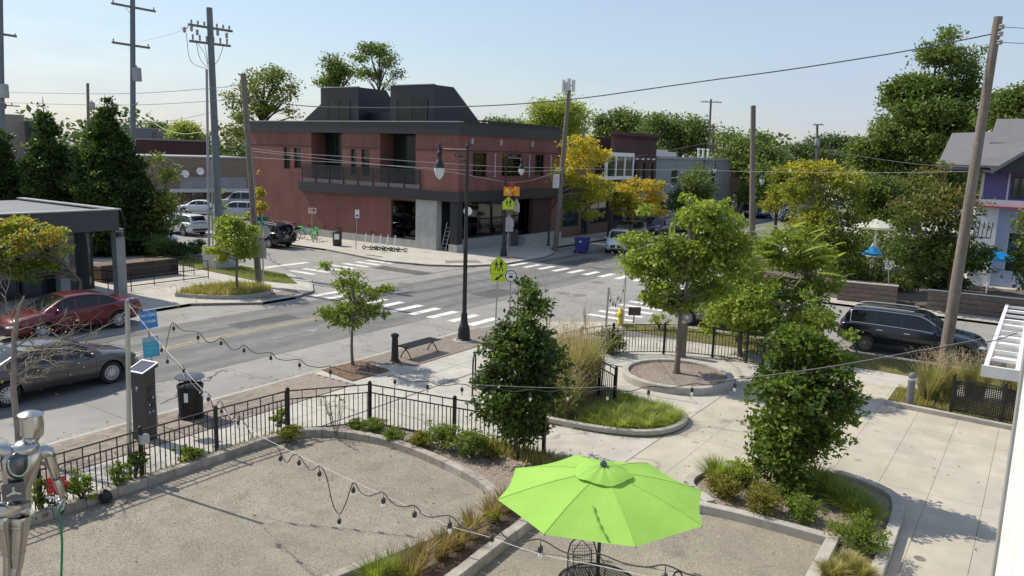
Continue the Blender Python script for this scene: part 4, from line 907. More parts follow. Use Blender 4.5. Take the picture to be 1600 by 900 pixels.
# leafy plants between fence and kerb
for px, py, r, h, m_, l in [(132,785,0.32,0.75,'fresh','big leaved bright green plant beside the red hose reel'),(182,765,0.2,0.55,'fresh','smaller leafy green plant next to the black bowl'),(212,752,0.26,0.6,'pear','dark leaved plant around the fence post'),(300,722,0.3,0.32,'orange','yellowing creeper along the fence foot'),(438,668,0.26,0.6,'fresh','tall green weeds at the fence corner post'),(455,685,0.36,0.3,'spirea','sprawling green creeper over the kerb at the fence corner'),(62,800,0.22,0.8,'brown','dry brown stalks by the robot')]:
    p = at(px, py, 0.1); shrub(l, (p.x, p.y), r, h, L_[m_], 0.085, int(1500*r), 'garden_plant', 'plant', 'plants at the fence foot', z=0.1)
p = at(525, 682, 0.1); rt_ = thing('dry_stalks', 'bunch of dry seed stalks in front of the fence panel', 'plant', (p.x, p.y, 0.08)); mb = MB(); Q = []
for k in range(14):
    q = [(0,0,0)]; dx, dy = random.gauss(0,.06), random.gauss(0,.06)
    for j in range(1,5): q.append((dx*j, dy*j, 0.22*j*random.uniform(.9,1.1))); 
    mb.tube(q, 0.006, 4, False); Q += [(q[j][0]+random.gauss(0,.02), q[j][1]+random.gauss(0,.02), q[j][2]) for j in (3,4,4)]
mb.build('stem', M['bark'], rt_); stuff(link('seed_heads', leaf_mesh('seed_heads', np.array(Q), 0.06, L_['brown'], 0.2, 0, 0.4), rt_))
for px, py, tx, ty, l in [(855,530,875,420,'bare upright shoots beside the tip of the dark columnar tree'),(915,520,905,455,'bare thin shoots behind the curved fence end')]:
    b = at(px, py); rt_ = thing('bare_shoots', l, 'plant', (b.x, b.y, 0)); mb = MB()
    for k in range(9):
        H_ = zat(tx, ty, b)*random.uniform(.5,1); a, c = random.gauss(0,.12), random.gauss(0,.12); mb.tube([(0,0,0),(a*.5*H_,c*.5*H_,H_*.5),(a*H_*1.2,c*H_*1.2,H_)], [.012,.008,.003], 4, False)
    mb.build('stem', M['bark'], rt_)

# dark planting on the cafe terrace beyond the timber walls
for px_, d_, r_, h_, m_, l_ in ((1345,57,2.2,2.6,'mid','dark green hedge shrub left behind the white parasol'),(1392,60,2.4,3.2,'mid','vine covered shrub right behind the white parasol'),(1430,58,2.2,2.4,'fardark','dark shrub behind the rusty topped tree'),(1360,50,1.2,1.1,'fardark','low dark shrub on the terrace behind the timber wall'),(1420,49,1.3,1.2,'fardark','low dark shrub in front of the rusty topped tree trunk'),(1475,54,2.0,2.2,'fardark','dark shrub left of the white house wall'),(1325,52,1.4,1.6,'mid','green shrub under the yellow-topped tree')):
    p = far(px_, d_); shrub(l_, (p.x, p.y), r_, h_, L_[m_], 0.22, int(900*r_), 'shrub', 'shrub', 'shrubs on the cafe terrace', z=0)

# fallen leaves and grit
def scatter(fn, n):
    out = []
    while len(out) < n:
        q = fn()
        if q is not None: out.append((q[0], q[1], 0.022))
    return np.array(out)
L_['litter'] = leafmat('leaf_litter', [(0.16,0.09,0.03),(0.26,0.17,0.05),(0.34,0.26,0.06),(0.12,0.14,0.03)], 0.1)
def near_edge():
    x = random.uniform(3, 24); return (x, 18.75 + abs(random.gauss(0,.22)))
for nm, fn, n, z, lf in (('fallen_leaves', inside([(15,-1),(26.8,-1),(26.8,12),(15.2,12)]), 260, 0.0, .06),('fallen_leaves', inside(poly1), 160, 0.004, .06),('fallen_leaves', near_edge, 240, STREET-0.01, .07),('fallen_leaves', inside([(4,14.6),(24,14.6),(24,18.3),(4,18.3)]), 260, 0.002, .06),('fallen_leaves', inside([(14,28.5),(29,28.5),(29,36),(20,36),(14,31)]), 200, 0.0, .09)):
    P = scatter(fn, n); P[:,2] += z; stuff(link(nm, leaf_mesh(nm, P, lf, L_['litter'], 3.0, 0.0, 0.32)))

for k, (px_, py_, r_, h_) in enumerate(((222,398,1.1,1.5),(252,402,1.1,1.3),(282,405,1.0,1.1),(236,385,1.3,2.2),(305,398,0.9,0.9))):
    p = at(px_, py_); shrub(('dark shrub right beside the cafe column','dark low shrub behind the ramp railing','dark low shrub at the end of the ramp wall','tall dark shrub under the widest cedar','small dark shrub by the picket railing')[k], (p.x, p.y), r_, h_, L_['fir' if k != 1 else 'mid'], 0.13, int(1500*r_), 'shrub', 'shrub', 'shrubs by the cafe ramp', z=0)
# ================================================================== buildings
def wb(mb, name, mats, root, smooth=None, label=None):
    l = root.location; mb.v = [(a-l.x, b-l.y, c-l.z) for a, b, c in mb.v]
    o = mb.build(name, mats, root, smooth)
    if label: o['label'] = label
    return o
def sub(mb, name, mats, part, root):
    l = root.location; mb.v = [(a-l.x, b-l.y, c-l.z) for a, b, c in mb.v]
    return mb.build(name, mats, part)
def wallgrid(mb, axis, pos, th, u0, u1, z0, z1, ops=()):
    """wall on the plane axis=pos (th thick inwards) with rectangular openings (u0,u1,z0,z1)"""
    us = sorted(set([u0,u1] + [min(max(x,u0),u1) for o in ops for x in o[:2]])); zs = sorted(set([z0,z1] + [min(max(x,z0),z1) for o in ops for x in o[2:]]))
    for i in range(len(us)-1):
        for j in range(len(zs)-1):
            cu, cz = (us[i]+us[i+1])/2, (zs[j]+zs[j+1])/2
            if any(o[0] < cu < o[1] and o[2] < cz < o[3] for o in ops): continue
            a, b = min(pos, pos+th), max(pos, pos+th)
            if axis == 'x': mb.box(a, b, us[i], us[i+1], zs[j], zs[j+1])
            else: mb.box(us[i], us[i+1], a, b, zs[j], zs[j+1])
def window(root, axis, pos, u0, u1, z0, z1, inset=0.1, nb=1, nh=0, fr=0.05, fm='dkmetal', gm='glass', depth=0.06, label=None):
    """frame + pane in an opening; inset is signed, into the wall"""
    a, b = pos+inset, pos+inset+math.copysign(depth, inset); a, b = min(a,b), max(a,b); mb = MB()
    def bx(x0,x1,zz0,zz1):
        if axis == 'x': mb.box(a, b, x0, x1, zz0, zz1)
        else: mb.box(x0, x1, a, b, zz0, zz1)
    bx(u0,u0+fr,z0,z1); bx(u1-fr,u1,z0,z1); bx(u0+fr,u1-fr,z0,z0+fr); bx(u0+fr,u1-fr,z1-fr,z1)
    for i in range(1, nb): c = u0+(u1-u0)*i/nb; bx(c-fr/2,c+fr/2,z0+fr,z1-fr)
    for i in range(1, nh+1): c = z0+(z1-z0)*i/(nh+1); bx(u0+fr,u1-fr,c-fr/2.5,c+fr/2.5)
    f = wb(mb, 'window', M[fm], root, label=label); c = (a+b)/2
    g = MB(); e = 0.008
    if axis == 'x': g.box(c-e, c+e, u0+0.01, u1-0.01, z0+0.01, z1-0.01)
    else: g.box(u0+0.01, u1-0.01, c-e, c+e, z0+0.01, z1-0.01)
    sub(g, 'pane', M[gm], f, root); return f
BX, BY = 43.2, 33.88
bb = thing('brick_building', 'two storey red brick corner building with dark metal fascia and roof houses', 'building', (BX, BY, 0))
W = MB(); wins_u = [(51.98,51.2,5.22,6.93),(50.75,49.92,5.3,6.93),(44.32,43.72,5.0,6.97),(43.2,42.35,5.0,6.95)]
wins = [(min(a,b),max(a,b),c,d) for a,b,c,d in wins_u]
wallgrid(W, 'x', BX, 0.3, 40.15, 56.2, 0.56, 3.55)
wallgrid(W, 'x', BX, 0.3, 37.7, 40.15, 3.42, 3.55)
wallgrid(W, 'x', BX, 0.3, 48.68, 56.2, 3.55, 8.15, wins); wallgrid(W, 'x', BX, 0.3, 41.28, 45.28, 3.55, 8.15, wins); wallgrid(W, 'x', BX, 0.3, BY, 37.8, 3.55, 8.15)
wb(W, 'brick_wall', M['brick'], bb)
W = MB(); rw = [(44.8,46.5,5.27,6.97),(48.4,51.06,5.27,6.97),(52.98,54.3,5.27,6.97)]
wallgrid(W, 'y', BY, 0.3, BX+0.3, 56.4, 3.55, 8.15, rw); W.box(55.65,56.4,BY,BY+0.3,0,3.55); wallgrid(W, 'x', 56.4, -0.3, BY+0.3, 56.2, 0, 8.15); W.box(BX, 56.4, 56.2, 56.5, 0, 8.15)
wb(W, 'brick_wall', M['brick'], bb)
for k, wz in enumerate(wins):
    window(bb, 'x', BX, *wz, 0.12, 1, 1 if k < 2 else 0, 0.06, gm='glass_clear')
    bh = (0.9,1.45,0.3,0.75)[k]; wb(MB().box(BX+0.24, BX+0.255, wz[0]+.04, wz[1]-.04, wz[3]-bh, wz[3]-.02), 'blind', paint('blind_pale',(0.5,0.62,0.58),.7) if k == 0 else bpy.data.materials['blind_pale'], bb)
for k, wz in enumerate(rw):
    window(bb, 'y', BY, *wz, 0.12, 3 if k != 1 else 2, 0, 0.06, gm='glass_clear')
    wb(MB().box(wz[0]+.05, wz[0]+(wz[1]-wz[0])*(.35,.5,.6)[k], BY+0.24, BY+0.255, 5.3, wz[3]-.05), 'blind', bpy.data.materials['blind_pale'], bb)
# dark soldier course line above the windows
W = MB(); W.box(BX-0.012, BX, 48.7, 56.2, 7.05, 7.13); W.box(BX-0.012, BX, BY, 37.8, 7.05, 7.13); W.box(BX-0.012, BX, 41.28, 45.28, 7.05, 7.13); W.box(BX+0.3, 56.4, BY-0.012, BY, 7.05, 7.13)
wb(W, 'string_course', M['brick_dark'], bb)
# interior core so windows look into dark rooms
wb(MB().box(45.0, 56.0, 36.0, 56.0, 0.02, 8.9), 'core', M['dkmetal'], bb)
W = MB(); W.box(BX+0.3, 45.0, 37.9, 56.0, 3.6, 4.2); W.box(43.6, 56.1, 34.2, 56.0, 8.5, 8.95); W.box(BX+.3,45,34.2,37.9,3.6,4.2); W.box(45,56.1,34.2,36,3.6,4.2)
wb(W, 'floor_slab', M['dkmetal'], bb)
# fascia panels with bright coping
for i in range(6):
    y0, y1 = 33.8 + i*3.74, 33.8 + (i+1)*3.74 - 0.015
    wb(MB().box(BX-0.09, BX+0.2, y0, y1, 8.15, 8.99), 'fascia_panel', M['dkmetal'], bb)
for i in range(4):
    x0, x1 = BX+0.2 + i*3.3, BX+0.2 + (i+1)*3.3 - 0.012
    wb(MB().box(x0, x1, BY-0.09, BY+0.2, 8.15, 8.99), 'fascia_panel', M['dkmetal'], bb)
W = MB(); W.box(BX-0.13, BX+0.35, 33.75, 56.25, 8.992, 9.05)
wb(W, 'coping', M['steel'], bb)
W = MB(); W.box(BX+0.36, 56.45, BY-0.2, BY+0.3, 8.992, 9.06)
for x in np.arange(46.4, 56.3, 0.42): W.box(x, x+0.25, BY-0.19, BY-0.08, 9.06, 9.15)
W.box(45.8, 56.5, BY-0.24, BY+0.4, 9.15, 9.25)
wb(W, 'roof_edge', M['dkmetal'], bb)
# canopy band
W = MB(); W.box(BX-0.28, BX, 33.6, 49.92, 3.55, 4.25); W.box(BX, 56.4, 33.6, BY, 3.55, 4.25)
wb(W, 'canopy_band', M['dkmetal'], bb)
# balcony rail: posts, top rail, mesh infill, pale lower strip
W = MB(); n_ = 8
for i in range(n_+1):
    y = 37.15 + (49.5-37.15)*i/n_; W.box(BX-0.27, BX-0.22, y-0.025, y+0.025, 4.25, 5.62)
W.box(BX-0.28, BX-0.21, 37.1, 49.55, 5.6, 5.65)
rl = wb(W, 'balcony_rail', M['dkmetal'], bb); W = MB()
for i in range(n_):
    y0 = 37.15 + (49.5-37.15)*i/n_ + 0.04; y1 = 37.15 + (49.5-37.15)*(i+1)/n_ - 0.04
    for k in range(14): z = 4.66 + k*0.066; W.box(BX-0.25, BX-0.238, y0, y1, z, z+0.04)
sub(W, 'rail_mesh', M['dkmetal'], rl, bb)
for i in range(n_):
    y0 = 37.15 + (49.5-37.15)*i/n_ + 0.05; y1 = 37.15 + (49.5-37.15)*(i+1)/n_ - 0.05
    sub(MB().box(BX-0.2, BX-0.18, y0, y1, 4.28, 4.6), 'rail_panel', paint('rail_panel', (0.2,0.16,0.155), 0.6) if i == 0 else bpy.data.materials['rail_panel'], rl, bb)
# recessed bays with tall doors
for (y0, y1) in ((45.28,48.68),(37.8,41.28)):
    for ya in (y0-0.3, y1): wb(MB().box(BX+0.3, 44.7, ya, ya+0.3, 4.25, 8.15), 'recess_wall', M['brick'], bb)
    window(bb, 'x', 44.6, y0+0.02, y1-0.02, 4.26, 8.1, 0.05, 3, 0, 0.09, gm='glass_green')
# street level
base = MB(); base.box(BX-0.04, BX+0.3, 40.15, 56.2, 0, 0.56); base.box(BX-0.04, BX+0.3, 37.7, 40.15, 0, 0.56)
wb(base, 'concrete_base', M['bconc'], bb)
wb(MB().box(BX-0.06, BX+0.5, 35.75, 37.695, 0, 3.548), 'concrete_pier', M['bconc'], bb)
window(bb, 'x', BX, 37.71, 40.14, 0.57, 3.41, 0.06, 1, 0, 0.07, gm='glass_clear')
wb(MB().box(BX+0.0, BX+0.62, 33.95, 34.57, 0.55, 3.55), 'corner_column', M['dkmetal'], bb)
wb(MB().box(BX-0.05, BX+0.67, 33.9, 34.62, 0, 0.55), 'column_plinth', M['bconc'], bb)
for i in range(8): y = 54.3 - i*1.75; wb(MB().box(BX-0.012, BX, y-0.18, y+0.18, 0.72, 0.86), 'weep_vent', M['brick_dark'], bb)
window(bb, 'y', BY+0.6, 44.85, 52.75, 0.8, 3.5, 0.05, 5, 0, 0.1, gm='glass_clear')
wd = paint('shop_wood', (0.26,0.185,0.11), 0.7, var=0.2)
for y0,y1,z0,z1,mm in ((38.0,39.3,0.58,1.55,wd),(39.4,40.0,0.58,1.25,wd),(38.2,38.5,1.56,1.9,M['white']),(38.7,39.0,1.56,1.85,M['signgreen']),(39.5,39.8,1.26,1.6,M['signred']),(37.8,40.1,2.5,2.56,wd)): wb(MB().box(BX+0.5, BX+1.0, y0, y1, z0, z1), 'shop_display', mm, bb)
for x0,x1,z0,z1,mm in ((45.2,46.8,0.1,1.5,wd),(47.2,48.4,0.1,1.2,M['offwhite']),(49.0,50.4,0.1,1.9,wd),(51.0,52.4,0.1,1.4,M['grey'])): wb(MB().box(x0, x1, 35.2, 35.8, z0, z1), 'shop_display', mm, bb)
W = MB(); W.box(44.5, 50.8, BY+0.5, BY+0.72, 0, 0.8); wb(W, 'low_wall', M['grey'], bb)
wb(MB().box(52.8, 55.64, BY+0.02, BY+0.35, 0.72, 3.54), 'door_panel', M['brick_dark'], bb)
wb(MB().box(50.6, 56.0, BY-0.85, BY-0.02, 0, 0.72), 'planter_wall', M['bconc'], bb)
for x in (47.43, 52.05, 55.2):
    wb(MB().box(x-0.05, x+0.05, BY-0.09, BY-0.005, 5.2, 6.95), 'downpipe', M['alu'], bb)
for x in (44.55, 48.05, 52.3): wb(MB().box(x-0.08, x+0.08, BY-0.16, BY-0.005, 7.55, 7.95), 'wall_lamp', M['alu'], bb)
# roof houses
def roofhouse(poly, y0, y1, label, ws, ye=None):
    W = MB(); W.extrude([(x, y0, z) for x, z in poly], (0, y1-y0, 0)); o = wb(W, 'roof_house', M['dkmetal'], bb, label=label)
    xs = poly[0][0]
    for (a, b) in ws:
        g = MB(); g.box(xs-0.03, xs-0.005, a, b, 9.1, 10.72); sub(g, 'pane', M['glass_green'], o, bb)
        for yy in (a, (a+b)/2, b): sub(MB().box(xs-0.06, xs-0.002, yy-0.06, yy+0.06, 9.1, 10.8), 'mullion', M['dkmetal'], o, bb)
    sub(MB().box(xs-0.1, xs+0.2, y0, y1, poly[1][1]+0.002, poly[1][1]+0.06), 'coping', M['steel'], o, bb)
roofhouse([(46,9.0),(46,11.8),(49.2,11.8),(51.8,9.0)], 46.3, 50.62, 'left roof house with a sloping rear', [(47.3,49.8)])
roofhouse([(46,9.0),(46,11.83),(48.34,11.83),(52.3,9.0)], 38.53, 42.87, 'right roof house with a long sloping rear', [(39.2,42.2)])
W = MB(); W.extrude([(46.02, 50.63, 9.0), (46.02, 50.63, 10.55), (46.02, 53.1, 9.0)], (4, 0, 0)); wb(W, 'roof_slope', M['dkmetal'], bb); W = MB(); W.extrude([(47.2,42.88,9.0),(47.2,46.29,9.0),(47.2,46.29,9.9),(47.2,42.88,9.9)], (0.3,0,0))
wb(W, 'roof_slope', M['dkmetal'], bb)
# things leaning inside the porch: dropped, only dark glass door
window(bb, 'y', BY+1.9, 43.5, 44.9, 0.02, 3.4, 0.05, 1, 0, 0.08)
# ------------------------------------------------------------------ shops further along the main road
NY = 34.0
s1 = thing('shop_building', 'low dark shopfront with tall lit windows beside the red brick building', 'building', (57, NY, 0))
W = MB(); ops = [(57.8,60.6,0.9,3.6),(61.0,62.2,0.05,3.2),(62.6,66.2,0.9,3.6)]
wallgrid(W, 'y', NY, 0.35, 57.0, 66.5, 0, 6.6, ops+[(63.2,66.2,4.7,7.0)]); W.box(57, 66.5, NY+3, 55, 0, 6.4); wb(W, 'wall', M['brick_brown'], s1)
for o in ops: window(s1, 'y', NY, *o, 0.15, 2, 1 if o[1]-o[0] > 2 else 0, 0.08)
wb(MB().box(56.95,66.55,NY-0.15,NY+0.4,6.6,6.9), 'parapet', M['dkmetal'], s1)
bw = MB(); bw.box(63.6,69.2,NY-0.9,NY-0.02,4.9,5.2); bw.box(63.6,69.2,NY-0.9,NY-0.02,7.0,7.35)
for x in (63.6, 65.4, 67.2, 69.0): bw.box(x,x+0.2,NY-0.9,NY-0.7,5.2,7.0)
s2 = thing('shop_building', 'dark brick shop with a white framed bay window on its upper floor', 'building', (66.6, NY, 0))
wb(bw, 'bay_window', M['white'], s2); wb(MB().box(63.75,69.05,NY-0.8,NY-0.04,5.2,7.0), 'pane', M['glass'], s2)
W = MB(); ops = [(67.2,70.6,0.8,3.4),(71.2,75.5,0.6,3.4),(70.5,71.6,4.6,6.4),(72.6,73.7,4.6,6.4),(74.6,75.7,4.6,6.4)]
wallgrid(W, 'y', NY, 0.35, 66.6, 76.2, 0, 9.0, ops); W.box(66.6,76.2,NY+2,56,0,8.8); wb(W, 'wall', M['brick_dark'], s2)
for o in ops: window(s2, 'y', NY, *o, 0.12, 2, 0, 0.07)
W = MB(); W.box(66.55,76.25,NY-0.2,NY+0.4,9.0,9.3)
for x in np.arange(66.7,76,0.5): W.box(x,x+0.2,NY-0.16,NY,8.7,9.0)
wb(W, 'cornice', M['brick_dark'], s2); W = MB()
for x in np.arange(70,76,1.3): W.box(x,x+0.7,NY-0.06,NY-0.002,6.75,6.9)
wb(W, 'stone_band', M['offwhite'], s2)
s3 = thing('shop_building', 'blue grey flat roofed building with roof vents beyond the dark brick shop', 'building', (76.4, NY, 0))
bl = paint('blue_grey_render', (0.22,0.255,0.27), 0.8, var=0.08, scale=0.7)
W = MB(); ops = [(80.4,82.6,3.9,5.9),(86.5,88.5,3.9,5.9),(92.4,94.4,3.9,5.9),(77,80.5,0.7,3.1),(82,86,0.7,3.1),(88,92,0.7,3.1)]
wallgrid(W, 'y', NY, 0.35, 76.4, 99, 0, 6.9, ops); W.box(76.4,99,NY+2,56,0,6.7); wb(W, 'wall', bl, s3)
for o in ops: window(s3, 'y', NY, *o, 0.1, 1, 1, 0.1, 'offwhite')
wb(MB().box(76.35,99.05,NY-0.18,NY+0.4,6.9,7.15), 'cornice', M['grey'], s3)
W = MB(); W.box(77,80,38,41,6.9,8.1); W.box(82,86,37,40,6.9,7.9); W.box(88,91,38,42,6.9,7.7); wb(W, 'roof_unit', M['offwhite'], s3)
for x in (90.5,92,93.6): wb(MB().lathe([(0.12,7.15),(0.12,8.0),(0.2,8.05),(0.2,8.25)],8,(x,35,0)), 'roof_vent', M['white'], s3)
wb(MB().lathe([(0.9,0),(0.7,0.25),(0.1,0.5)],16,(82.5,38,7.9)), 'dish_antenna', M['white'], s3)
s4 = thing('shop_building', 'row of low dark shops far along the street behind parked cars', 'building', (99.5, NY, 0))
W = MB(); wallgrid(W, 'y', NY, 0.4, 99.5, 150, 0, 5.5, [(x,x+3,0.7,2.9) for x in range(101,149,5)]); W.box(99.5,150,NY+1.5,50,0,5.4); wb(W, 'wall', M['brick_brown'], s4)
for x in range(101,149,5): window(s4, 'y', NY, x, x+3, 0.7, 2.9, 0.15, 2, 0, 0.1)
# ------------------------------------------------------------------ buildings behind the parking lot
def block(label, a, b, z1, mat, depth=12, name='building', ops=(), th=0.3, gm='glass'):
    """box building whose front runs from a to b (seen from the eye), local x along the front"""
    a = Vector((a[0],a[1],0)); b = Vector((b[0],b[1],0)); d = b-a; r = thing(name, label, 'building', a, math.atan2(d.y, d.x)); L = d.length
    W = MB(); wallgrid(W, 'y', 0, th, 0, L, 0, z1, ops); W.box(0, L, th+0.6, depth, 0, z1-0.1); W.box(0,0.3,th,depth,0,z1); W.box(L-0.3,L,th,depth,0,z1); W.build('wall', mat, r)
    MB().box(-0.08, L+0.08, -0.08, depth, z1, z1+0.18).build('parapet', M['grey'], r)
    for o in ops:
        f = MB(); f.box(o[0],o[1],0.1,0.18,o[2],o[2]+.08); f.box(o[0],o[1],0.1,0.18,o[3]-.08,o[3]); f.box(o[0],o[0]+.08,0.1,0.18,o[2],o[3]); f.box(o[1]-.08,o[1],0.1,0.18,o[2],o[3])
        w_ = f.build('window', M['dkmetal'], r); MB().box(o[0],o[1],0.13,0.15,o[2],o[3]).build('pane', M[gm], w_)
    return r, L
t1, L1 = block('tan brick building with a cream awning strip and satellite dishes behind the lot', far(222,93), far(392,96), 5.45, paint('tan_brick', (0.23,0.175,0.13), 0.85, var=0.12, fine=0.004), 10, ops=[(1.5,3,0.5,1.7),(5,6.5,0.5,1.7)])
MB().box(2.5, L1-0.2, -1.1, -0.05, 1.75, 2.1).build('awning', M['offwhite'], t1)
MB().box(3.8, L1-0.5, -0.12, -0.01, 2.1, 3.4).build('band', M['grey'], t1)
for u, z in ((4.3,3.7),(5.9,4.0),(13.0,3.6),(14.0,3.9)):
    d_ = thing('dish_antenna', {4.3:'small white satellite dish, leftmost on the tan building',5.9:'larger white satellite dish, second on the tan building',13.0:'white satellite dish right of the steel poles',14.0:'white satellite dish next to the leaning wooden pole'}[u], 'satellite dish', t1.matrix_world @ Vector((0,0,0)), t1.rotation_euler.z)
    d_.scale = (.68,.68,.68); d_.location = Vector((t1.location.x, t1.location.y, 0)) + Matrix.Rotation(t1.rotation_euler.z, 3, 'Z') @ Vector((u, -0.5, z))
    ds = MB().lathe([(0.02,0),(0.3,0.04),(0.5,0.12),(0.62,0.22),(0.6,0.24),(0.02,0.03)], 16).build('dish', M['white'], d_, 60); ds.rotation_euler = (math.radians(75), 0, random.uniform(-.3,.5))
    MB().tube([(0,0.5,-0.6),(0,0.15,-0.3),(0,0,0)], 0.04, 6).build('bracket', M['grey'], d_)
block('dark maroon brick wall building behind the tan one', far(190,112), far(330,114), 7.3, M['brick_dark'], 8)
block('long grey shed roofed building behind the maroon wall', far(195,128), far(272,128), 8.9, paint('grey_cladding', (0.2,0.2,0.215), 0.7, var=0.06), 8, ops=[(4,4.5,6.5,8.4)])
block('beige flat topped building behind the cedars at the left edge', far(-60,118), far(46,118), 9.75, paint('beige_render', (0.25,0.225,0.19), 0.8, var=0.06), 10)
block('dark building with a green glass front between the cedars', far(46,116), far(82,116), 9.1, M['dkmetal'], 8, ops=[(0.4,2.8,5.5,8.4)], gm='glass_green')
# ------------------------------------------------------------------ cafe with the grey canopy at the left
cf = thing('cafe_building', 'flat roofed grey cafe with a deep dark canopy and pale columns', 'building', (19.5, 34.9, 0))
cfm = paint('canopy_grey', (0.055,0.06,0.065), 0.6, var=0.06, scale=0.6)
W = MB(); W.box(-6, 19.55, 34.9, 35.1, 3.02, 3.93); W.box(19.4, 19.6, 35.1, 44, 3.02, 3.93); wb(W, 'canopy_fascia', cfm, cf)
wb(MB().box(-6, 19.35, 35.12, 44, 3.1, 3.86), 'flat_roof', paint('roof_felt', (0.15,0.155,0.165), 0.7, var=0.12, scale=0.6), cf)
W = MB(); W.box(-6,19.66,34.84,35.2,3.935,3.99); W.box(19.3,19.66,35.2,44,3.935,3.99); wb(W, 'gravel_stop', M['steel'], cf)
for x0, y0 in ((19.42,35.0),(17.35,36.0),(13.9,36.0)): wb(MB().box(x0, x0+0.42, y0, y0+0.42, 0, 3.05), 'column', M['grey'], cf)
W = MB(); W.box(-6,14,36.8,37.0,0,0.9); W.box(-6,19.3,43.7,44,0,3.0); W.box(-6,12.8,36.8,37.0,2.6,3.05); wb(W, 'wall', M['grey'], cf)
for i, x in enumerate((12.9, 14.5, 16.1, 17.8)): window(cf, 'y', 36.75, x, x+1.5, 0.1 if i else 0.9, 3.0, 0.1, 1, 0, 0.09)
wb(MB().box(-6,19.3,38.6,38.7,0,3.0), 'back_partition', M['dkmetal'], cf)
wb(MB().tube([(19.68,34.9,3.9),(19.8,34.85,3.3),(19.72,34.85,2.7)], 0.05, 6), 'canopy_hook', M['ironblack'], cf)
wl = MB(); wl.box(19.43,19.62,34.86,35.0,2.7,2.9); wb(wl, 'wall_lamp', M['blackplastic'], cf)
cu = thing('cafe_building', 'higher blue metal roofed part of the cafe behind the canopy', 'building', (11, 46, 0))
W = MB(); W.extrude([(8.0,44.1,3.2),(16.6,44.1,3.2),(16.6,44.1,4.35),(11.5,44.1,5.3),(8,44.1,5.5)], (0,7,0)); wb(W, 'wall', M['dkmetal'], cu)
W = MB(); W.extrude([(17.2,43.9,4.3),(17.2,43.9,4.42),(11.5,43.9,5.45),(7.5,43.9,5.65),(7.5,43.9,5.5),(11.5,43.9,5.3)], (0,7.4,0)); wb(W, 'roof', paint('blue_metal_roof', (0.2,0.245,0.31), 0.35, 0.3), cu)
rw_ = thing('ramp_wall', 'low dark brown planter wall behind the cafe ramp railing', 'wall', (20.6,38.6,0)); tmb = ground_mat('dark_boards',(0.05,0.04,0.034),(0.085,0.068,0.055),1,6,30,.3,.004,.8,(1,1,8))
for k in range(4): MB().box(0,4.2,0,.08,.02+.21*k,.225+.21*k).build('board', tmb, rw_)
MB().box(0,4.2,.09,1.6,0,.8).build('soil', M['mulch'], rw_)
# ------------------------------------------------------------------ right: purple house on the white ground floor
hm = thing('corner_house', 'grey roofed purple house over a white and blue painted ground floor', 'building', (55, 2.4, 0))
pu = paint('purple_siding', (0.135,0.10,0.26), 0.6, var=0.07); bs = paint('pale_blue_wall', (0.36,0.42,0.55), 0.7, var=0.06)
W = MB(); W.box(55.0,63,-9,3.5,5.15,6.75); wb(W, 'wall', pu, hm, label='purple painted upper wall')
W = MB(); W.box(54.4,63,-9,3.7,4.75,5.15); W.box(54.8,55.0,2.4,3.6,0,4.75); W.box(54.9,63,3.3,3.55,0,4.75); wb(W, 'wall', M['white'], hm)
W = MB(); wallgrid(W, 'x', 54.9, 0.3, -9, 2.4, 0, 4.75, [(0.2,1.5,3.9,4.5),(-0.2,1.8,0.9,3.3),(-4,-1,0.9,3.3)]); W.box(55.3,63,-9,3.2,0.02,4.7); wb(W, 'wall', bs, hm, label='pale blue street wall')
for o in ((0.2,1.5,3.9,4.5),(-0.2,1.8,0.9,3.3),(-4,-1,0.9,3.3)): window(hm, 'x', 54.9, *o, 0.1, 3 if o[3] > 4 else 2, 0, 0.07, 'offwhite')
window(hm, 'x', 55.0, 1.0, 1.9, 5.3, 6.5, -0.05, 1, 0, 0.06, 'dkmetal')
for ya,yb_ in ((2.05,2.15),(3.35,3.5)): wb(MB().box(54.93,55.0,ya,yb_,5.15,6.7), 'trim_board', M['offwhite'], hm)
W = MB(); W.extrude([(54.2,5.85,7.0),(54.2,-10,7.0),(58.5,-10,9.8),(58.5,5.7,9.0)], (0,0,0.12)); W.extrude([(54.2,2.9,6.8),(54.2,5.85,7.0),(58.5,5.7,9.0),(58.6,5.7,8.8)], (0,0,-0.1))
wb(W, 'roof', paint('grey_shingle', (0.15,0.15,0.16), 0.85, var=0.08, scale=2, fine=0.01), hm)
W = MB(); W.extrude([(56.8,3.45,8.4),(56.8,-10,8.4),(59.5,-10,9.95),(59.5,3.4,9.95)], (0,0,0.12)); wb(W, 'roof', bpy.data.materials['grey_shingle'], hm)
W = MB(); W.extrude([(53.7,2.8,6.75),(53.7,-3.4,6.75),(53.7,-0.3,9.1)], (0.5,0,0)); W.box(54.0,62,3.5,5.6,6.7,6.85); wb(W, 'gable', M['dkmetal'], hm)
W = MB(); W.extrude([(53.5,3.1,6.78),(53.5,-0.3,9.35),(53.5,-0.3,9.15),(53.5,2.95,6.65)], (2.2,0,0)); W.extrude([(53.5,-3.7,6.78),(53.5,-0.3,9.35),(53.5,-0.3,9.15),(53.5,-3.55,6.65)], (2.2,0,0)); wb(W, 'gable_roof', bpy.data.materials['grey_shingle'], hm)
W = MB(); W.box(54.0,54.4,-9,3.7,4.7,4.78); wb(W, 'red_edge', M['signred'], hm)
# awning frame of steel bars left of the white wall
aw = MB()
for k in range(8): y = 2.6 + k*0.22; aw.beam((54.5,y,3.8),(53.6,y,2.95),0.05)
aw.beam((53.6,2.6,2.95),(53.6,4.14,2.95),0.06); wb(aw, 'awning_frame', M['dkmetal'], hm)
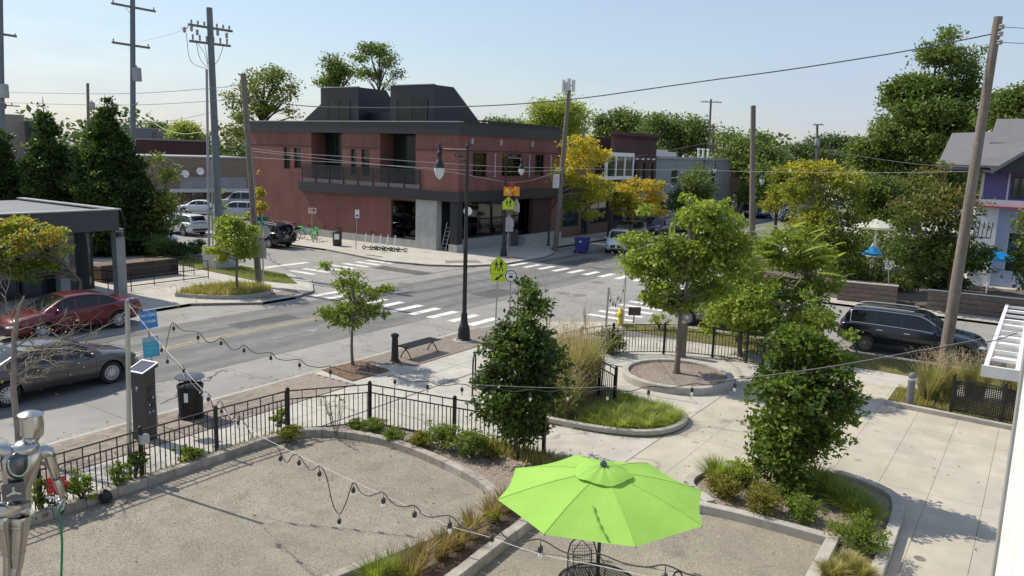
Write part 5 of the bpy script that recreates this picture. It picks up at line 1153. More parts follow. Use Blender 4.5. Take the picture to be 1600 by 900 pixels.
# ------------------------------------------------------------------ white wall of the house the picture is taken from
ww = thing('white_wall', 'long bright white house wall along the right edge of the plaza', 'wall', (14.0, 0.0, 0))
W = MB(); a = Vector((14.0,0.02)); c = Vector((5.0,-1.35)); d = (c-a).normalized(); n_ = Vector((-d.y, d.x))
n_ = n_ if n_.y < 0 else -n_
W.prism([tuple(a), tuple(c), tuple(c+n_*0.4), tuple(a+n_*0.4)], -0.1, 6.2)
wb(W, 'wall', ground_mat('white_render', (0.70,0.70,0.69),(0.79,0.79,0.785),0.5,2.5,30,0.04,0.003,0.6,(1,1,0.3),(0.6,0.6,0.58),0.5,0,0,0,0.9), ww)
for k in range(9):
    q_ = a.lerp(c, (k+.4)/9) - n_*0.004; wb(MB().ell((q_.x,q_.y,4.6+.05*(k%3)),(.03,.03,.03),8,5), 'fixing', M['grey'], ww)
W = MB(); e = a - d*0.06; f_ = a + d*0.10; W.prism([tuple(e - n_*0.035), tuple(f_ - n_*0.035), tuple(f_ - n_*0.002), tuple(e - n_*0.002)], -0.1, 6.25)
W.prism([tuple(a - d*0.06 - n_*0.0), tuple(a - d*0.002), tuple(a - d*0.002 + n_*0.4), tuple(a - d*0.06 + n_*0.4)], -0.1, 6.25)
wb(W, 'corner_board', M['grey'], ww)
# ================================================================== vehicles
def carpaint(name, c, metal=0.35, rough=0.3):
    m, t, n, l, b = newmat(name); co = n.new('ShaderNodeTexCoord').outputs['Object']
    f = noise(n, l, 1.5, 4, co); l.new(ramp(n, l, f, [(0.3, mul(c, 0.9)), (0.7, mul(c, 1.08))]), b.inputs['Base Color'])
    b.inputs['Metallic'].default_value = metal; b.inputs['Roughness'].default_value = rough
    b.inputs['Coat Weight'].default_value = 0.8; b.inputs['Coat Roughness'].default_value = 0.05; return m
M['headlamp'] = paint('headlamp', (0.6,0.62,0.64), 0.12, 0.3, var=0.1, scale=8)
M['taillamp'] = paint('taillamp', (0.35,0.01,0.015), 0.2, var=0.2)
M['plate'] = paint('number_plate', (0.55,0.58,0.62), 0.5)
def curve(ctrl, x, sm=0.03):
    xs, ys = zip(*ctrl); d = np.linspace(-0.5, 0.5, 401); y = np.interp(d, xs, ys); k = max(1, int(sm*400)); k += 1-k % 2
    y = np.convolve(np.pad(y, k//2, 'edge'), np.ones(k)/k, 'valid'); return np.interp(x, d, y)
SPEC = {
 'sedan': dict(zt=[(-.5,.74),(-.475,.98),(-.44,1.03),(-.3,1.02),(0,.97),(.22,.93),(.3,.92),(.43,.80),(.475,.70),(.5,.58)], zb=[(-.5,.45),(-.45,.26),(.44,.2),(.5,.3)],
    hw=[(-.5,.70),(-.465,.86),(-.38,.95),(-.2,1),(.2,1),(.36,.965),(.44,.86),(.48,.72),(.5,.55)], rf=[(-.40,0),(-.33,.2),(-.22,.75),(-.12,.97),(-.02,1),(.06,.97),(.12,.82),(.20,.38),(.265,0)], wt=.70, win=[(-.26,-.155),(-.145,.02),(.035,.165)], ws=(.085,.255), rw=(-.375,-.18)),
 'suv': dict(zt=[(-.5,.8),(-.485,1.05),(-.4,1.12),(0,1.10),(.22,1.08),(.28,1.07),(.42,.98),(.475,.86),(.5,.65)], zb=[(-.5,.5),(-.45,.3),(.44,.26),(.5,.38)],
    hw=[(-.5,.8),(-.47,.92),(-.38,.98),(-.2,1),(.2,1),(.38,.97),(.45,.88),(.485,.75),(.5,.6)], rf=[(-.485,0),(-.465,.3),(-.43,.82),(-.36,.96),(-.2,1),(0,1),(.07,.96),(.12,.8),(.2,.35),(.26,0)], wt=.74, win=[(-.40,-.25),(-.235,-.06),(-.045,.15)], ws=(.085,.245), rw=(-.478,-.42)),
}
def make_car(label, kind, L, Wd, H, wbase, wr, pm, loc, rz, group=None, detail=2, cat='car', name='parked_car', chrome=False, roofbars=False, lights='headlamp', spokes=10, rim=None):
    S = SPEC[kind]; root = thing(name, label, cat, loc, rz, group); hw = Wd/2
    sc = H/1.45 if kind == 'sedan' else H/1.72
    N = 49; xs = np.linspace(-.5,.5,N); xs = np.sign(xs)*(1-(1-np.abs(xs)*2)**1.3)/2
    zt = lambda u: float(curve(S['zt'], u))*sc
    zb = lambda u: float(curve(S['zb'], u))*sc
    hwf = lambda u: float(curve(S['hw'], u, 0.04))*hw
    def ring(u):
        w_, a, b = hwf(u), zb(u), zt(u); h = b-a; c = 0.035
        half = [(0,a),(.78*w_,a),(.93*w_,a+.05),(.985*w_,a+.2*h),(1.0*w_,a+.45*h),(.985*w_,a+.72*h),(.96*w_,b-.06),(.90*w_,b-.008),(.55*w_,b+c*.8),(0,b+c)]
        return half
    mb = MB(); n = 10; ringpts = []
    for u in xs:
        h = ring(u); full = [(y,z) for y,z in h] + [(-y,z) for y,z in h[-2:0:-1]]; ringpts.append([(u*L, y, z) for y,z in full])
    m_ = len(ringpts[0]); vs = [p for r_ in ringpts for p in r_]
    fs = [(i*m_+j, i*m_+(j+1)%m_, (i+1)*m_+(j+1)%m_, (i+1)*m_+j) for i in range(N-1) for j in range(m_)]
    fs += [tuple(range(m_-1,-1,-1)), tuple((N-1)*m_+j for j in range(m_))]
    mb.add(vs, fs)
    axw = wbase/2; off = 0.03*L if kind == 'sedan' else 0.0
    wx = (axw+0.0-off*0, -axw)
    if detail >= 1:
        tmp = mb.build('body', [pm, M['rubber']]); cu = MB(); cu.cur = 1
        for x in wx:
            n0 = len(cu.v)
            k = 28; cu.add([(x+(wr+.055)*math.cos(2*PI*j/k), y, wr+(wr+.055)*math.sin(2*PI*j/k)) for y in (-hw*1.2, hw*1.2) for j in range(k)], [tuple(range(k)), tuple(range(2*k-1,k-1,-1))] + [(j, k+j, k+(j+1)%k, (j+1)%k) for j in range(k)])
        cm = cu.mesh('cut', [pm, M['rubber']]); co = bpy.data.objects.new('cut', cm); COL.objects.link(co)
        import bmesh
        for q in (tmp.data, cm):
            bm = bmesh.new(); bm.from_mesh(q); bmesh.ops.recalc_face_normals(bm, faces=bm.faces); bm.to_mesh(q); bm.free()
        md = tmp.modifiers.new('arch', 'BOOLEAN'); md.operation = 'DIFFERENCE'; md.object = co; md.solver = 'EXACT'
        dg = bpy.context.evaluated_depsgraph_get(); me = bpy.data.meshes.new_from_object(tmp.evaluated_get(dg)); tmp.modifiers.clear()
        COL.objects.unlink(co); bpy.data.objects.remove(co)
        if len(me.polygons) > 50: old = tmp.data; tmp.data = me; bpy.data.meshes.remove(old)
        tmp.data.polygons.foreach_set('use_smooth', [True]*len(tmp.data.polygons)); tmp.data.set_sharp_from_angle(angle=math.radians(38)); tmp.parent = root; body = tmp
    else:
        body = mb.build('body', pm, root, 40)
    # greenhouse
    belt = lambda u: zt(u)-0.01
    zc = float(np.interp(0, *zip(*S['zt'])))*sc; rh = H - zc - 0.005
    roofz = lambda u: belt(u)*0 + max(belt(u)-0.02, zc + rh*float(curve(S['rf'], u, 0.03))) if float(curve(S['rf'], u, 0.03)) > 0.02 else belt(u)-0.02
    wtop = lambda u: hwf(u)*(S['wt'] + (0.84-S['wt'])*(1-min(1,max(0,(roofz(u)-belt(u))/rh))))
    u0, u1 = S['rf'][0][0]-.005, S['rf'][-1][0]+.005
    gx = np.linspace(u0, u1, 33)
    def gring(u):
        wbm = hwf(u)*.885; b = belt(u); z = roofz(u); wtp = wtop(u)
        half = [(wbm,b-.03),(wtp, max(b-.02, z-.06)),(wtp*.9, max(b-.015,z-.018)),(wtp*.55,z),(0,z+.012)]
        return half + [(-y,q) for y,q in half[-2::-1]]
    mb = MB(); rp = [[(u*L,y,z) for y,z in gring(u)] for u in gx]; m_ = len(rp[0]); mb.add([p for r_ in rp for p in r_], [(i*m_+j, (i+1)*m_+j, (i+1)*m_+j+1, i*m_+j+1) for i in range(len(gx)-1) for j in range(m_-1)])
    mb.build('roof', pm, root, 45)
    def side(u, v, s_, e=0.007):
        wbm = hwf(u)*.885; b = belt(u); z = roofz(u); wtp = wtop(u); p0 = (wbm,b-.03); p1 = (wtp, z-.06)
        y = p0[0]+(p1[0]-p0[0])*v; zz = p0[1]+(p1[1]-p0[1])*v; return (u*L, s_*(y+e), zz+e*0.4)
    def patch(f, nu, nv, name, mat, par=None):
        q = MB(); q.add([f(i/nu, j/nv) for i in range(nu+1) for j in range(nv+1)], [(i*(nv+1)+j, (i+1)*(nv+1)+j, (i+1)*(nv+1)+j+1, i*(nv+1)+j+1) for i in range(nu) for j in range(nv)])
        return q.build(name, mat, par or root, 60)
    for s_ in (1, -1):
        for k, (a, b) in enumerate(S['win']):
            patch(lambda i, j: side(a+(b-a)*i, .14+.80*j, s_), 6, 2, 'side_window', M['glass_car'])
        if detail >= 2:
            a, b = S['win'][0][0]-.012, S['win'][-1][1]+.02
            q = MB(); P0 = [side(a+(b-a)*i/12, .08, s_, .012) for i in range(13)]; P1 = [side(a+(b-a)*i/12, .99, s_, .012) for i in range(13)]
            q.tube(P0, .012, 5); q.tube(P1, .010, 5); q.tube([P0[0], P1[0]], .012, 5)
            q.build('window_trim', M['alloy'] if chrome else M['blackplastic'], root)
    def top(u, yf, e=0.008): return (u*L, yf*wtop(u)*.92, roofz(u)+.004-abs(yf)**3*.02+e)
    patch(lambda i, j: top(S['ws'][0]+(S['ws'][1]-S['ws'][0])*i, -.93+1.86*j), 8, 6, 'windscreen', M['glass_car'])
    patch(lambda i, j: top(S['rw'][0]+(S['rw'][1]-S['rw'][0])*i, -.9+1.8*j), 8, 6, 'rear_window', M['glass_car'])
    # wheels
    for x in wx:
        for s_ in (1, -1):
            tw = 0.11; q = MB(); k = 24; prof = [(wr*.66, s_*tw),(wr*.93, s_*tw),(wr*.99, s_*(tw-.03)),(wr, 0),(wr*.99, -s_*(tw-.03)),(wr*.93,-s_*tw),(wr*.5,-s_*tw)]
            q.add([(r*math.cos(2*PI*j/k), y, r*math.sin(2*PI*j/k)) for r, y in prof for j in range(k)], [(i*k+j, i*k+(j+1)%k, (i+1)*k+(j+1)%k, (i+1)*k+j) for i in range(len(prof)-1) for j in range(k)])
            wl = q.build('wheel', M['rubber'], root, 40, (x, s_*(hw*.965-tw), wr))
            q = MB(); R1 = wr*.68; yo = s_*(tw-.015)
            q.add([(r*math.cos(2*PI*j/k), y, r*math.sin(2*PI*j/k)) for r, y in ((R1,yo+s_*.012),(R1*.9,yo+s_*.012),(R1*.88,yo-s_*.05)) for j in range(k)], [(i*k+j, i*k+(j+1)%k, (i+1)*k+(j+1)%k, (i+1)*k+j) for i in range(2) for j in range(k)])
            for j in range(spokes):
                a = 2*PI*j/spokes; q.beam((0.05*math.cos(a), yo, 0.05*math.sin(a)), (R1*.93*math.cos(a+.09), yo, R1*.93*math.sin(a+.09)), .03, .028, (0,1,0))
            q.tube([(0,yo-s_*.04,0),(0,yo+s_*.018,0)], .06, 10)
            q.build('rim', rim or M['alloy'], wl)
            q = MB(); q.tube([(0,yo-s_*.065,0),(0,yo-s_*.06,0)], R1*.9, 20); q.build('brake_disc', M['joint'], wl)
    # front and rear
    fz = zt(.47); bz = zt(-.47)
    for s_ in (1, -1):
        y = s_*hwf(.455)*.80
        q = MB(); q.ell((.468*L, y, fz-.115*sc), (.085*L*.5, .17, .055*sc), 12, 6); q.build('headlight', M[lights], root, 60)
        y = s_*hwf(-.475)*.80; q = MB(); q.ell((-.478*L, y, bz-.14*sc), (.055, .2, .07*sc), 12, 6); q.build('taillight', M['taillamp'], root, 60)
        if detail >= 1:
            q = MB(); u = .175; p = side(u, .1, s_, .0); q.ell((p[0], p[1]+s_*.13, p[2]+.07), (.07,.11,.06), 10, 6); q.beam((p[0],p[1]-s_*.03,p[2]+.03),(p[0],p[1]+s_*.1,p[2]+.05),.05); q.build('mirror', pm, root, 60)
        if detail >= 2:
            def lower(u, v, e=.004):
                a, b = zb(u), zt(u); h = b-a; pr = [(.93,.05/h),(.985,.2),(1.0,.45),(.985,.72),(.96,1-.06/h),(.90,1-.008/h)]
                return (u*L, s_*(hwf(u)*float(np.interp(v, [t for _,t in pr], [w for w,_ in pr]))+e), a+h*v)
            q = MB()
            for u in ((S['win'][2][1]+.03), (S['win'][1][1]+S['win'][2][0])/2, (S['win'][0][1]+S['win'][1][0])/2-.005):
                q.tube([lower(u + (.012 if t > .6 else 0)*(t-.6), t, .0) for t in np.linspace(.12,.97,9)], .006, 4)
            q.tube([lower(u, .13, .0) for u in np.linspace(-.22,.22,10)], .006, 4); q.build('door_seam', M['blackplastic'], root)
            for u in ((S['win'][1][0]+.03), (S['win'][2][0]+.03)):
                q = MB(); a_, b_ = lower(u-.012,.80,.014), lower(u+.03,.80,.014); q.tube([a_, b_], .013, 6); q.build('door_handle', pm if not chrome else M['alloy'], root)
    q = MB(); q.add([(.5*L+.004, -.42*hw*1.4, fz-.36*sc),(.5*L+.004,.42*hw*1.4,fz-.36*sc),(.5*L+.001,.48*hw,fz-.14*sc),(.5*L+.001,-.48*hw,fz-.14*sc)], [(0,1,2,3)])
    q.v = [(a+.004,b,c) for a,b,c in q.v]; q.add([(a-.05,b,c) for a,b,c in q.v[:4]], [(3,2,1,0)]); q.add(q.v[:8], [(0,4,5,1),(1,5,6,2),(2,6,7,3),(3,7,4,0)])
    q.build('grille', M['blackplastic'], root)
    MB().box(.5*L-.02,.5*L+.012,-.26,.26,fz-.45*sc,fz-.37*sc).build('number_plate', M['plate'], root)
    MB().box(-.5*L-.012,-.5*L+.02,-.26,.26,bz-.33*sc,bz-.21*sc).build('number_plate', M['plate'], root)
    q = MB(); q.box(-.5*L-.03,-.5*L+.1,-hw*.72,hw*.72,zb(-.5)+.0,zb(-.5)+.14); q.build('rear_bumper', M['blackplastic'], root)
    q = MB(); q.box(.5*L-.1,.5*L+.02,-hw*.6,hw*.6,zb(.5)-.02,zb(.5)+.07); q.build('front_lip', M['blackplastic'], root)
    if roofbars:
        for s_ in (1,-1): MB().tube([(u*L, s_*wtop(u)*.86, roofz(u)+.05) for u in np.linspace(-.40,.02,8)], .018, 6).build('roof_rail', M['alloy'], root)
    return root
S_ = STREET
make_car('grey sedan driving along the road behind the bare tree', 'sedan', 4.9, 1.86, 1.46, 2.83, .335, carpaint('paint_grey', (0.085,0.08,0.076), 0.5), (10.65, 23.25, S_), 0, None, 2, name='grey_car', spokes=14)
make_car('dark red sedan parked at the far kerb by the cafe', 'sedan', 4.9, 1.84, 1.47, 2.8, .335, carpaint('paint_red', (0.13,0.008,0.014), 0.3, 0.25), (14.7, 29.95, S_), PI, None, 2, name='red_car', spokes=9)
make_car('glossy blue black sport utility car behind the leaning wooden pole', 'suv', 4.98, 1.96, 1.69, 2.88, .37, carpaint('paint_navy', (0.008,0.010,0.022), 0.3, 0.18), (32.85, 3.75, S_), -PI/2, None, 2, name='dark_suv', chrome=True, roofbars=True, rim=M['joint'])  # rims given the dark joint colour to stand for wheel shadow
make_car('grey car with a red tail light half hidden by plaza trees', 'suv', 4.5, 1.85, 1.62, 2.65, .34, carpaint('paint_silver_grey', (0.2,0.2,0.21), 0.6), (32.75, 11.0, S_), -PI/2, None, 2, name='grey_car')
make_car('white compact car facing us beside the blue bin', 'suv', 4.3, 1.82, 1.6, 2.6, .33, carpaint('paint_white', (0.62,0.64,0.66), 0.0), (53.9, 26.7, S_), PI+0.40, None, 2, name='white_car', rim=M['joint'])
sv = make_car('black sport utility car seen from behind, by the red wall', 'suv', 4.7, 1.9, 1.75, 2.75, .36, carpaint('paint_black', (0.015,0.016,0.018), 0.3, 0.2), (36.85, 46.4, S_), PI/2, None, 2, name='black_suv', roofbars=True, chrome=True)
ws_ = make_car('white sport utility car with a dark square on its door', 'suv', 4.6, 1.85, 1.66, 2.7, .35, bpy.data.materials['paint_white'], (36.9, 56.6, S_), PI/2, None, 2, name='white_car', spokes=5)
MB().box(0.25,1.0,0.935,0.945,0.55,1.0).build('door_panel', M['blackplastic'], ws_)
make_car('white car in the shade under the widest cedar', 'sedan', 4.6, 1.82, 1.48, 2.7, .33, bpy.data.materials['paint_white'], (30.9, 51.2, S_), -PI/2, None, 1, name='white_car')
p = far(312, 86); make_car('white sedan at the back of the parking lot, left of the steel poles', 'sedan', 4.6, 1.8, 1.46, 2.7, .33, bpy.data.materials['paint_white'], (p.x, p.y, -0.02), math.radians(125), None, 1, name='white_car')
p = far(371, 80); make_car('pale blue van shaped car in the lot right of the steel poles', 'suv', 4.6, 1.85, 1.75, 2.7, .34, carpaint('paint_pale_blue', (0.42,0.48,0.53), 0.3), (p.x, p.y, -0.02), math.radians(125), None, 1, name='blue_car')
p = far(376, 88); make_car('white roofed dark van behind the pale blue car', 'suv', 5.2, 2.0, 2.25, 3.2, .36, carpaint('paint_van', (0.3,0.3,0.3), 0.1), (p.x, p.y, -0.02), math.radians(125), None, 1, name='white_van', cat='van')
for x, y, c, l in ((61.5,29.6,(0.02,0.02,0.022),'black car parked before the shops behind the white compact car'),(68,29.6,(0.03,0.025,0.05),'dark purple car parked further along the shops'),(75,29.6,(0.02,0.022,0.03),'black car parked farthest along the dark brick shop')):
    make_car(l, 'suv', 4.6, 1.85, 1.68, 2.7, .34, carpaint('paint_dark', c, 0.3), (x, y, S_), PI, 'cars parked before the shops', 1)
for px, d, c, l in ((1198,105,(0.03,0.14,0.38),'bright blue car far off right of the thick grey pole'),(1237,100,(0.02,0.03,0.06),'dark car far off beside the round street sign'),(1172,105,(0.03,0.03,0.03),'black car far off left of the thick grey pole')):
    p = far(px, d); make_car(l, 'suv', 4.6, 1.85, 1.7, 2.7, .34, carpaint('paint_far', c, 0.3), (p.x, p.y, S_), math.radians(15), 'cars parked far along the road', 1)
# bicycle on the rack of the black suv, two hire bikes, five scooters
def wheel_ring(mb, c, r, ax, t=0.022, n=20):
    u = Vector(ax).normalized(); mb.tube([Vector(c)+(u*math.cos(2*PI*i/n)+Vector((0,0,1))*math.sin(2*PI*i/n))*r for i in range(n+1)], t, 5, False)
lime = paint('hire_lime', (0.12,0.62,0.13), 0.4); 
def bike(label, p, rz, fm, group=None, z=0):
    root = thing('bicycle', label, 'bicycle', (p[0],p[1],z), rz, group)
    for x in (-.52,.52):
        q = MB(); wheel_ring(q, (0,0,0), .33, (1,0,0)); w_ = q.build('wheel', M['rubber'], root, 60, (x,0,.34)); q = MB()
        for i in range(7): a = PI*i/7; q.beam((-.3*math.cos(a),0,-.3*math.sin(a)),(.3*math.cos(a),0,.3*math.sin(a)),.006)
        q.build('spokes', M['steel'], w_)
    q = MB(); q.tube([(-.52,0,.34),(-.1,0,.32),(.38,0,.82)], .028, 6); q.tube([(-.1,0,.32),(-.2,0,.85)], .024, 6); q.tube([(-.52,0,.34),(-.19,0,.78)], .016, 5); q.tube([(-.19,0,.74),(.36,0,.8)], .03, 6); q.tube([(.52,0,.34),(.36,0,.95)], .022, 6); q.build('frame', fm, root, 60)
    MB().ell((-.22,0,.92), (.13,.08,.04), 10, 6).build('saddle', M['blackplastic'], root); MB().tube([(.3,-.28,1.0),(.36,-.1,1.03),(.36,.1,1.03),(.3,.28,1.0)], .016, 5).build('handlebar', M['blackplastic'], root)
    MB().box(.42,.72,-.14,.14,.78,.98).build('basket', fm, root); MB().tube([(-.80,0,.45),(-.7,0,.6),(-.52,0,.69),(-.34,0,.6)], .04, 5).build('mudguard', fm, root); return root
p = at(481,373); bike('lime green hire bicycle nearer to the black car', (p.x, p.y), math.radians(160), lime, 'hire bicycles by the red wall')
p = at(492,377); bike('lime green hire bicycle with a white mudguard beside the other one', (p.x, p.y), math.radians(35), lime, 'hire bicycles by the red wall')
bike('dark bicycle carried on the rear rack of the black car', (36.9, 43.75), 0.05, M['blackplastic'], None, 0.42)
mt = paint('scooter_mint', (0.45,0.62,0.5), 0.4)
for i in range(5):
    p = at(578 + i*11.5, 389.5 + i*0.9)
    r_ = thing('scooter', ['white and mint hire scooter at the left end of the row','second hire scooter from the left end of the row','middle hire scooter of the row','fourth hire scooter, next to the right end of the row','hire scooter at the right end of the row by the storefront'][i], 'scooter', (p.x, p.y, 0), math.radians(125), 'hire scooters in a row')
    for x in (-.42,.42):
        q = MB(); wheel_ring(q, (0,0,0), .10, (1,0,0), .035, 14); q.build('wheel', M['rubber'], r_, 60, (x,0,.135))
    MB().box(-.36,.3,-.08,.08,.12,.18).build('deck', M['blackplastic'], r_); MB().tube([(.42,0,.14),(.36,0,.4),(.27,0,1.1)], .03, 6).build('stem', M['white'], r_); MB().tube([(.27,-.22,1.1),(.27,.22,1.1)], .018, 6).build('handlebar', mt, r_)
    MB().tube([(-.55,0,.2),(-.42,0,.27),(-.3,0,.2)], .03, 5).build('mudguard', mt, r_)
# ================================================================== fences
picket_me = {}
def fence(label, pts, h=1.1, gap=0.115, group=None, posts=None, low=0.08, bot=True):
    P_ = [Vector((p[0], p[1], 0)) for p in pts]; o = P_[0]; root = thing('iron_fence', label, 'fence', o, 0, group)
    pm_ = picket_me.setdefault(('l', h), MB().box(-.009,.009,-.009,.009,low,h*.80).mesh('picket', M['ironblack'])); pl = picket_me.setdefault(('t', h), MB().box(-.009,.009,-.009,.009,low,h-.02).mesh('picket', M['ironblack']))
    post = picket_me.setdefault(('p', h), MB().box(-.035,.035,-.035,.035,0,h+.04).lathe([(.05,h+.04),(.05,h+.06),(.03,h+.09),(.001,h+.10)],8).mesh('post', M['ironblack']))
    zt_ = [h, h*.81] + ([low+.02] if bot else []); rails = [MB() for _ in zt_]; acc = 0; cnt = 0; 
    for i in range(len(P_)-1):
        a, b = P_[i]-o, P_[i+1]-o; L = (b-a).length; d = (b-a)/L
        for k, z in enumerate(zt_): rails[k].beam(a+Vector((0,0,z)), b+Vector((0,0,z)), .032 if k == 0 else .026, .026)
        s_ = (gap - acc) % gap
        while s_ < L:
            link('picket', pl if cnt % 3 == 0 else pm_, root, a+d*s_, (0,0,math.atan2(d.y,d.x))); cnt += 1; s_ += gap
        acc = (L - (s_-gap)) % gap
    for k, r_ in enumerate(rails): r_.build('rail', M['ironblack'], root)
    for q in (posts if posts is not None else pts): link('post', post, root, Vector((q[0],q[1],0))-o)
    return root
fence('black iron fence with pickets along the brick pavement, left of its bend', [(2.6,15.02),(4.6,15.02),(6.6,15.02),(8.62,15.02),(10.4,15.0),(12.33,14.86)])
fence('black iron fence panels running from the bend behind the dark columnar tree', [(12.33,14.86),(14.0,13.72),(14.42,11.3),(14.85,9.0)], posts=[(14.0,13.72),(14.42,11.3),(14.85,9.0)])
cf_ = smooth_line([(20.9,12.35),(22.2,12.85),(23.3,12.75),(24.45,12.35),(25.35,11.62),(26.15,10.65),(26.65,9.5),(26.78,8.5),(26.7,7.5)], 5)
fence('curved black iron fence around the round ring planter', cf_, posts=[cf_[i] for i in (0,10,16,24,31,37,40)])
fence('short black iron fence panel beside the tall feathery grass', [(19.45,9.5),(20.0,10.3),(20.7,11.2)])
# wooden bollard in the curved fence
p = at(1066, 557); q = tag(MB().lathe([(.16,0),(.16,1.15),(.14,1.25),(.05,1.32)],12).build('timber_post', M['wood_pole'], None, 40, (p.x-.1,p.y,0)), 'stout weathered timber post standing in the line of the curved fence', 'post')
# mesh fence on the right
mf = thing('mesh_fence', 'low black mesh panel fence with a curved top beside the tall tan grass', 'fence', (25.0,1.62,0))
for y in (0,-1.25,-2.3): MB().box(-.04,.04,y-.04,y+.04,0,1.16).lathe([(.055,1.16),(.055,1.18),(.02,1.24)],8,(0,y,0)).box(-.08,.08,y-.08,y+.08,0,.03).build('post', M['ironblack'], mf)
q = MB(); q.tube([(0,0,.98),(0,-.3,1.05),(0,-.62,1.06),(0,-1.25,1.02),(0,-1.6,.98),(0,-2.3,.85)], .022, 6); q.tube([(0,0,.15),(0,-2.3,.15)], .022, 6); q.tube([(0,-1.25,1.0),(0,-1.7,.9),(0,-2.3,.7)], .018, 6); q.build('rail', M['ironblack'], mf)
q = MB()
for k in range(44): y = -.04-.052*k; q.box(-.004,.004,y-.014,y+.014,.16,1.0 - max(0,(abs(y)-1.3)*.15))
for k in range(17): z = .18+k*.05; q.box(-.003,.003,-2.28,-.03,z-.013,z+.013)
q.build('mesh_panel', M['ironblack'], mf)
# pipe rails of the cafe ramp
def piperail(label, pts, h=.95, n=2, pk=False):
    P_ = [Vector((a,b,0)) for a,b in pts]; o = P_[0]; r_ = thing('pipe_rail', label, 'railing', o)
    for k in range(n): MB().tube([p-o+Vector((0,0,h*(1-.45*k))) for p in P_], .025, 6).build('rail', M['ironblack'], r_)
    for p in P_: MB().tube([p-o, p-o+Vector((0,0,h))], .025, 6).build('post', M['ironblack'], r_)
    if pk:
        q = MB(); a, b = P_[0]-o, P_[-1]-o; m_ = int((b-a).length/.11)
        for i in range(m_): c = a.lerp(b, i/m_); q.box(c.x-.008,c.x+.008,c.y-.008,c.y+.008,.08,h)
        q.build('pickets', M['ironblack'], r_)
piperail('black pipe railing in front of the cafe ramp', [(20.3,36.4),(22.0,36.35),(23.6,36.3),(25.0,36.25)], .95, 3)
piperail('black picket railing at the back of the cafe ramp', [(23.4,39.4),(24.6,38.4),(25.2,37.8)], .95, 2, True)
piperail('black stair handrail at the right cafe column', [(19.1,37.6),(19.7,36.4),(20.2,35.3)], .95, 2)
# ================================================================== street furniture
b = Vector((20.2,17.42,0)); bn = thing('bench', 'backless black metal slatted bench beside a black bollard', 'bench', b)
for k in range(9): MB().beam((-.83,-.23+k*.0575,.455),(.83,-.23+k*.0575,.455),.034,.02).build('slat', M['ironblack'], bn)
q = MB(); 
for s_ in (-1,1): q.tube([(-.86,.26*s_,.43),(-.8,.25*s_,.45),(.8,.25*s_,.45),(.86,.26*s_,.43)], .018, 6)
for x in (-.83,0,.83): q.beam((x,-.24,.44),(x,.24,.44),.03)
q.build('seat_frame', M['ironblack'], bn)
for x in (-.7,.7):
    for s_ in (-1,1): MB().tube([(x,-.2*s_,.44),(x,-.02*s_,.36),(x,.14*s_,.2),(x,.25*s_,0)], .02, 6).build('leg', M['ironblack'], bn)
p = at(617,566); tag(MB().lathe([(.2,0),(.2,.03),(.15,.07),(.125,.12),(.10,.86),(.13,.88),(.135,.93),(.12,.97),(.04,1.0)],16).build('bollard', M['ironblack'], None, 40, p), 'tapered black iron bollard at the left end of the bench', 'bollard')
# litter bin by the fence
p = at(299,652); tb = thing('litter_bin', 'black slatted litter bin with a flat round lid by the fence', 'litter bin', p)
MB().lathe([(.24,.05),(.27,.08),(.29,.80),(.29,.84)],20).build('liner', M['blackplastic'], tb, 40)
for k in range(26): a = 2*PI*k/26; MB().beam((.285*math.cos(a),.285*math.sin(a),.04),(.305*math.cos(a),.305*math.sin(a),.86),.045,.012,(math.cos(a),math.sin(a),0)).build('slat', M['ironblack'], tb)
for z in (.06,.86): MB().lathe([(.30,z-.025),(.33,z-.025),(.33,z+.025),(.30,z+.025)],24,cap=False).build('band', M['ironblack'], tb, 40)
for k in range(4): a = 2*PI*k/4+.5; MB().tube([(.28*math.cos(a),.28*math.sin(a),.86),(.28*math.cos(a),.28*math.sin(a),1.08)],.012,6).build('lid_bracket', M['ironblack'], tb)
MB().lathe([(.36,1.07),(.37,1.08),(.37,1.10),(.2,1.125),(.01,1.13)],28).build('lid', paint('bin_lid', (0.09,0.10,0.105), 0.22, 0.6, var=0.15), tb, 40)
for a, z, r_ in ((-1.35,.72,.035),(-1.05,.62,.04),(-1.15,.8,.03)):
    o = MB().lathe([(r_,0),(r_,.003)],14).build('sticker', M['white'], tb, None, (.318*math.cos(a),.318*math.sin(a),z)); o.rotation_euler = (0,PI/2,a)
o = MB().box(-.003,.003,-.05,.05,-.12,.12).build('sticker', M['white'], tb, None, (.318*math.cos(-2.5),.318*math.sin(-2.5),.62)); o.rotation_euler = (0,0,-2.5)
# parking pay station
p = at(228,686); ps = thing('pay_station', 'tall dark grey parking pay machine with a sloping solar top', 'pay station', p, math.radians(10))
psm = paint('paybox', (0.045,0.047,0.05), 0.45, 0.2, var=0.12)
q = MB(); q.add([(-.17,-.21,0),(.15,-.21,0),(.15,.21,0),(-.17,.21,0),(-.15,-.21,1.62),(.17,-.21,1.74),(.17,.21,1.74),(-.15,.21,1.62)],[(0,3,2,1),(4,5,6,7),(0,1,5,4),(1,2,6,5),(2,3,7,6),(3,0,4,7)]); q.build('cabinet', psm, ps)
q = MB(); q.add([(-.23,-.26,1.62),(.23,-.26,1.78),(.23,.26,1.78),(-.23,.26,1.62),(-.23,-.26,1.70),(.23,-.26,1.86),(.23,.26,1.86),(-.23,.26,1.70)],[(0,3,2,1),(4,5,6,7),(0,1,5,4),(1,2,6,5),(2,3,7,6),(3,0,4,7)]); hd = q.build('head', psm, ps)
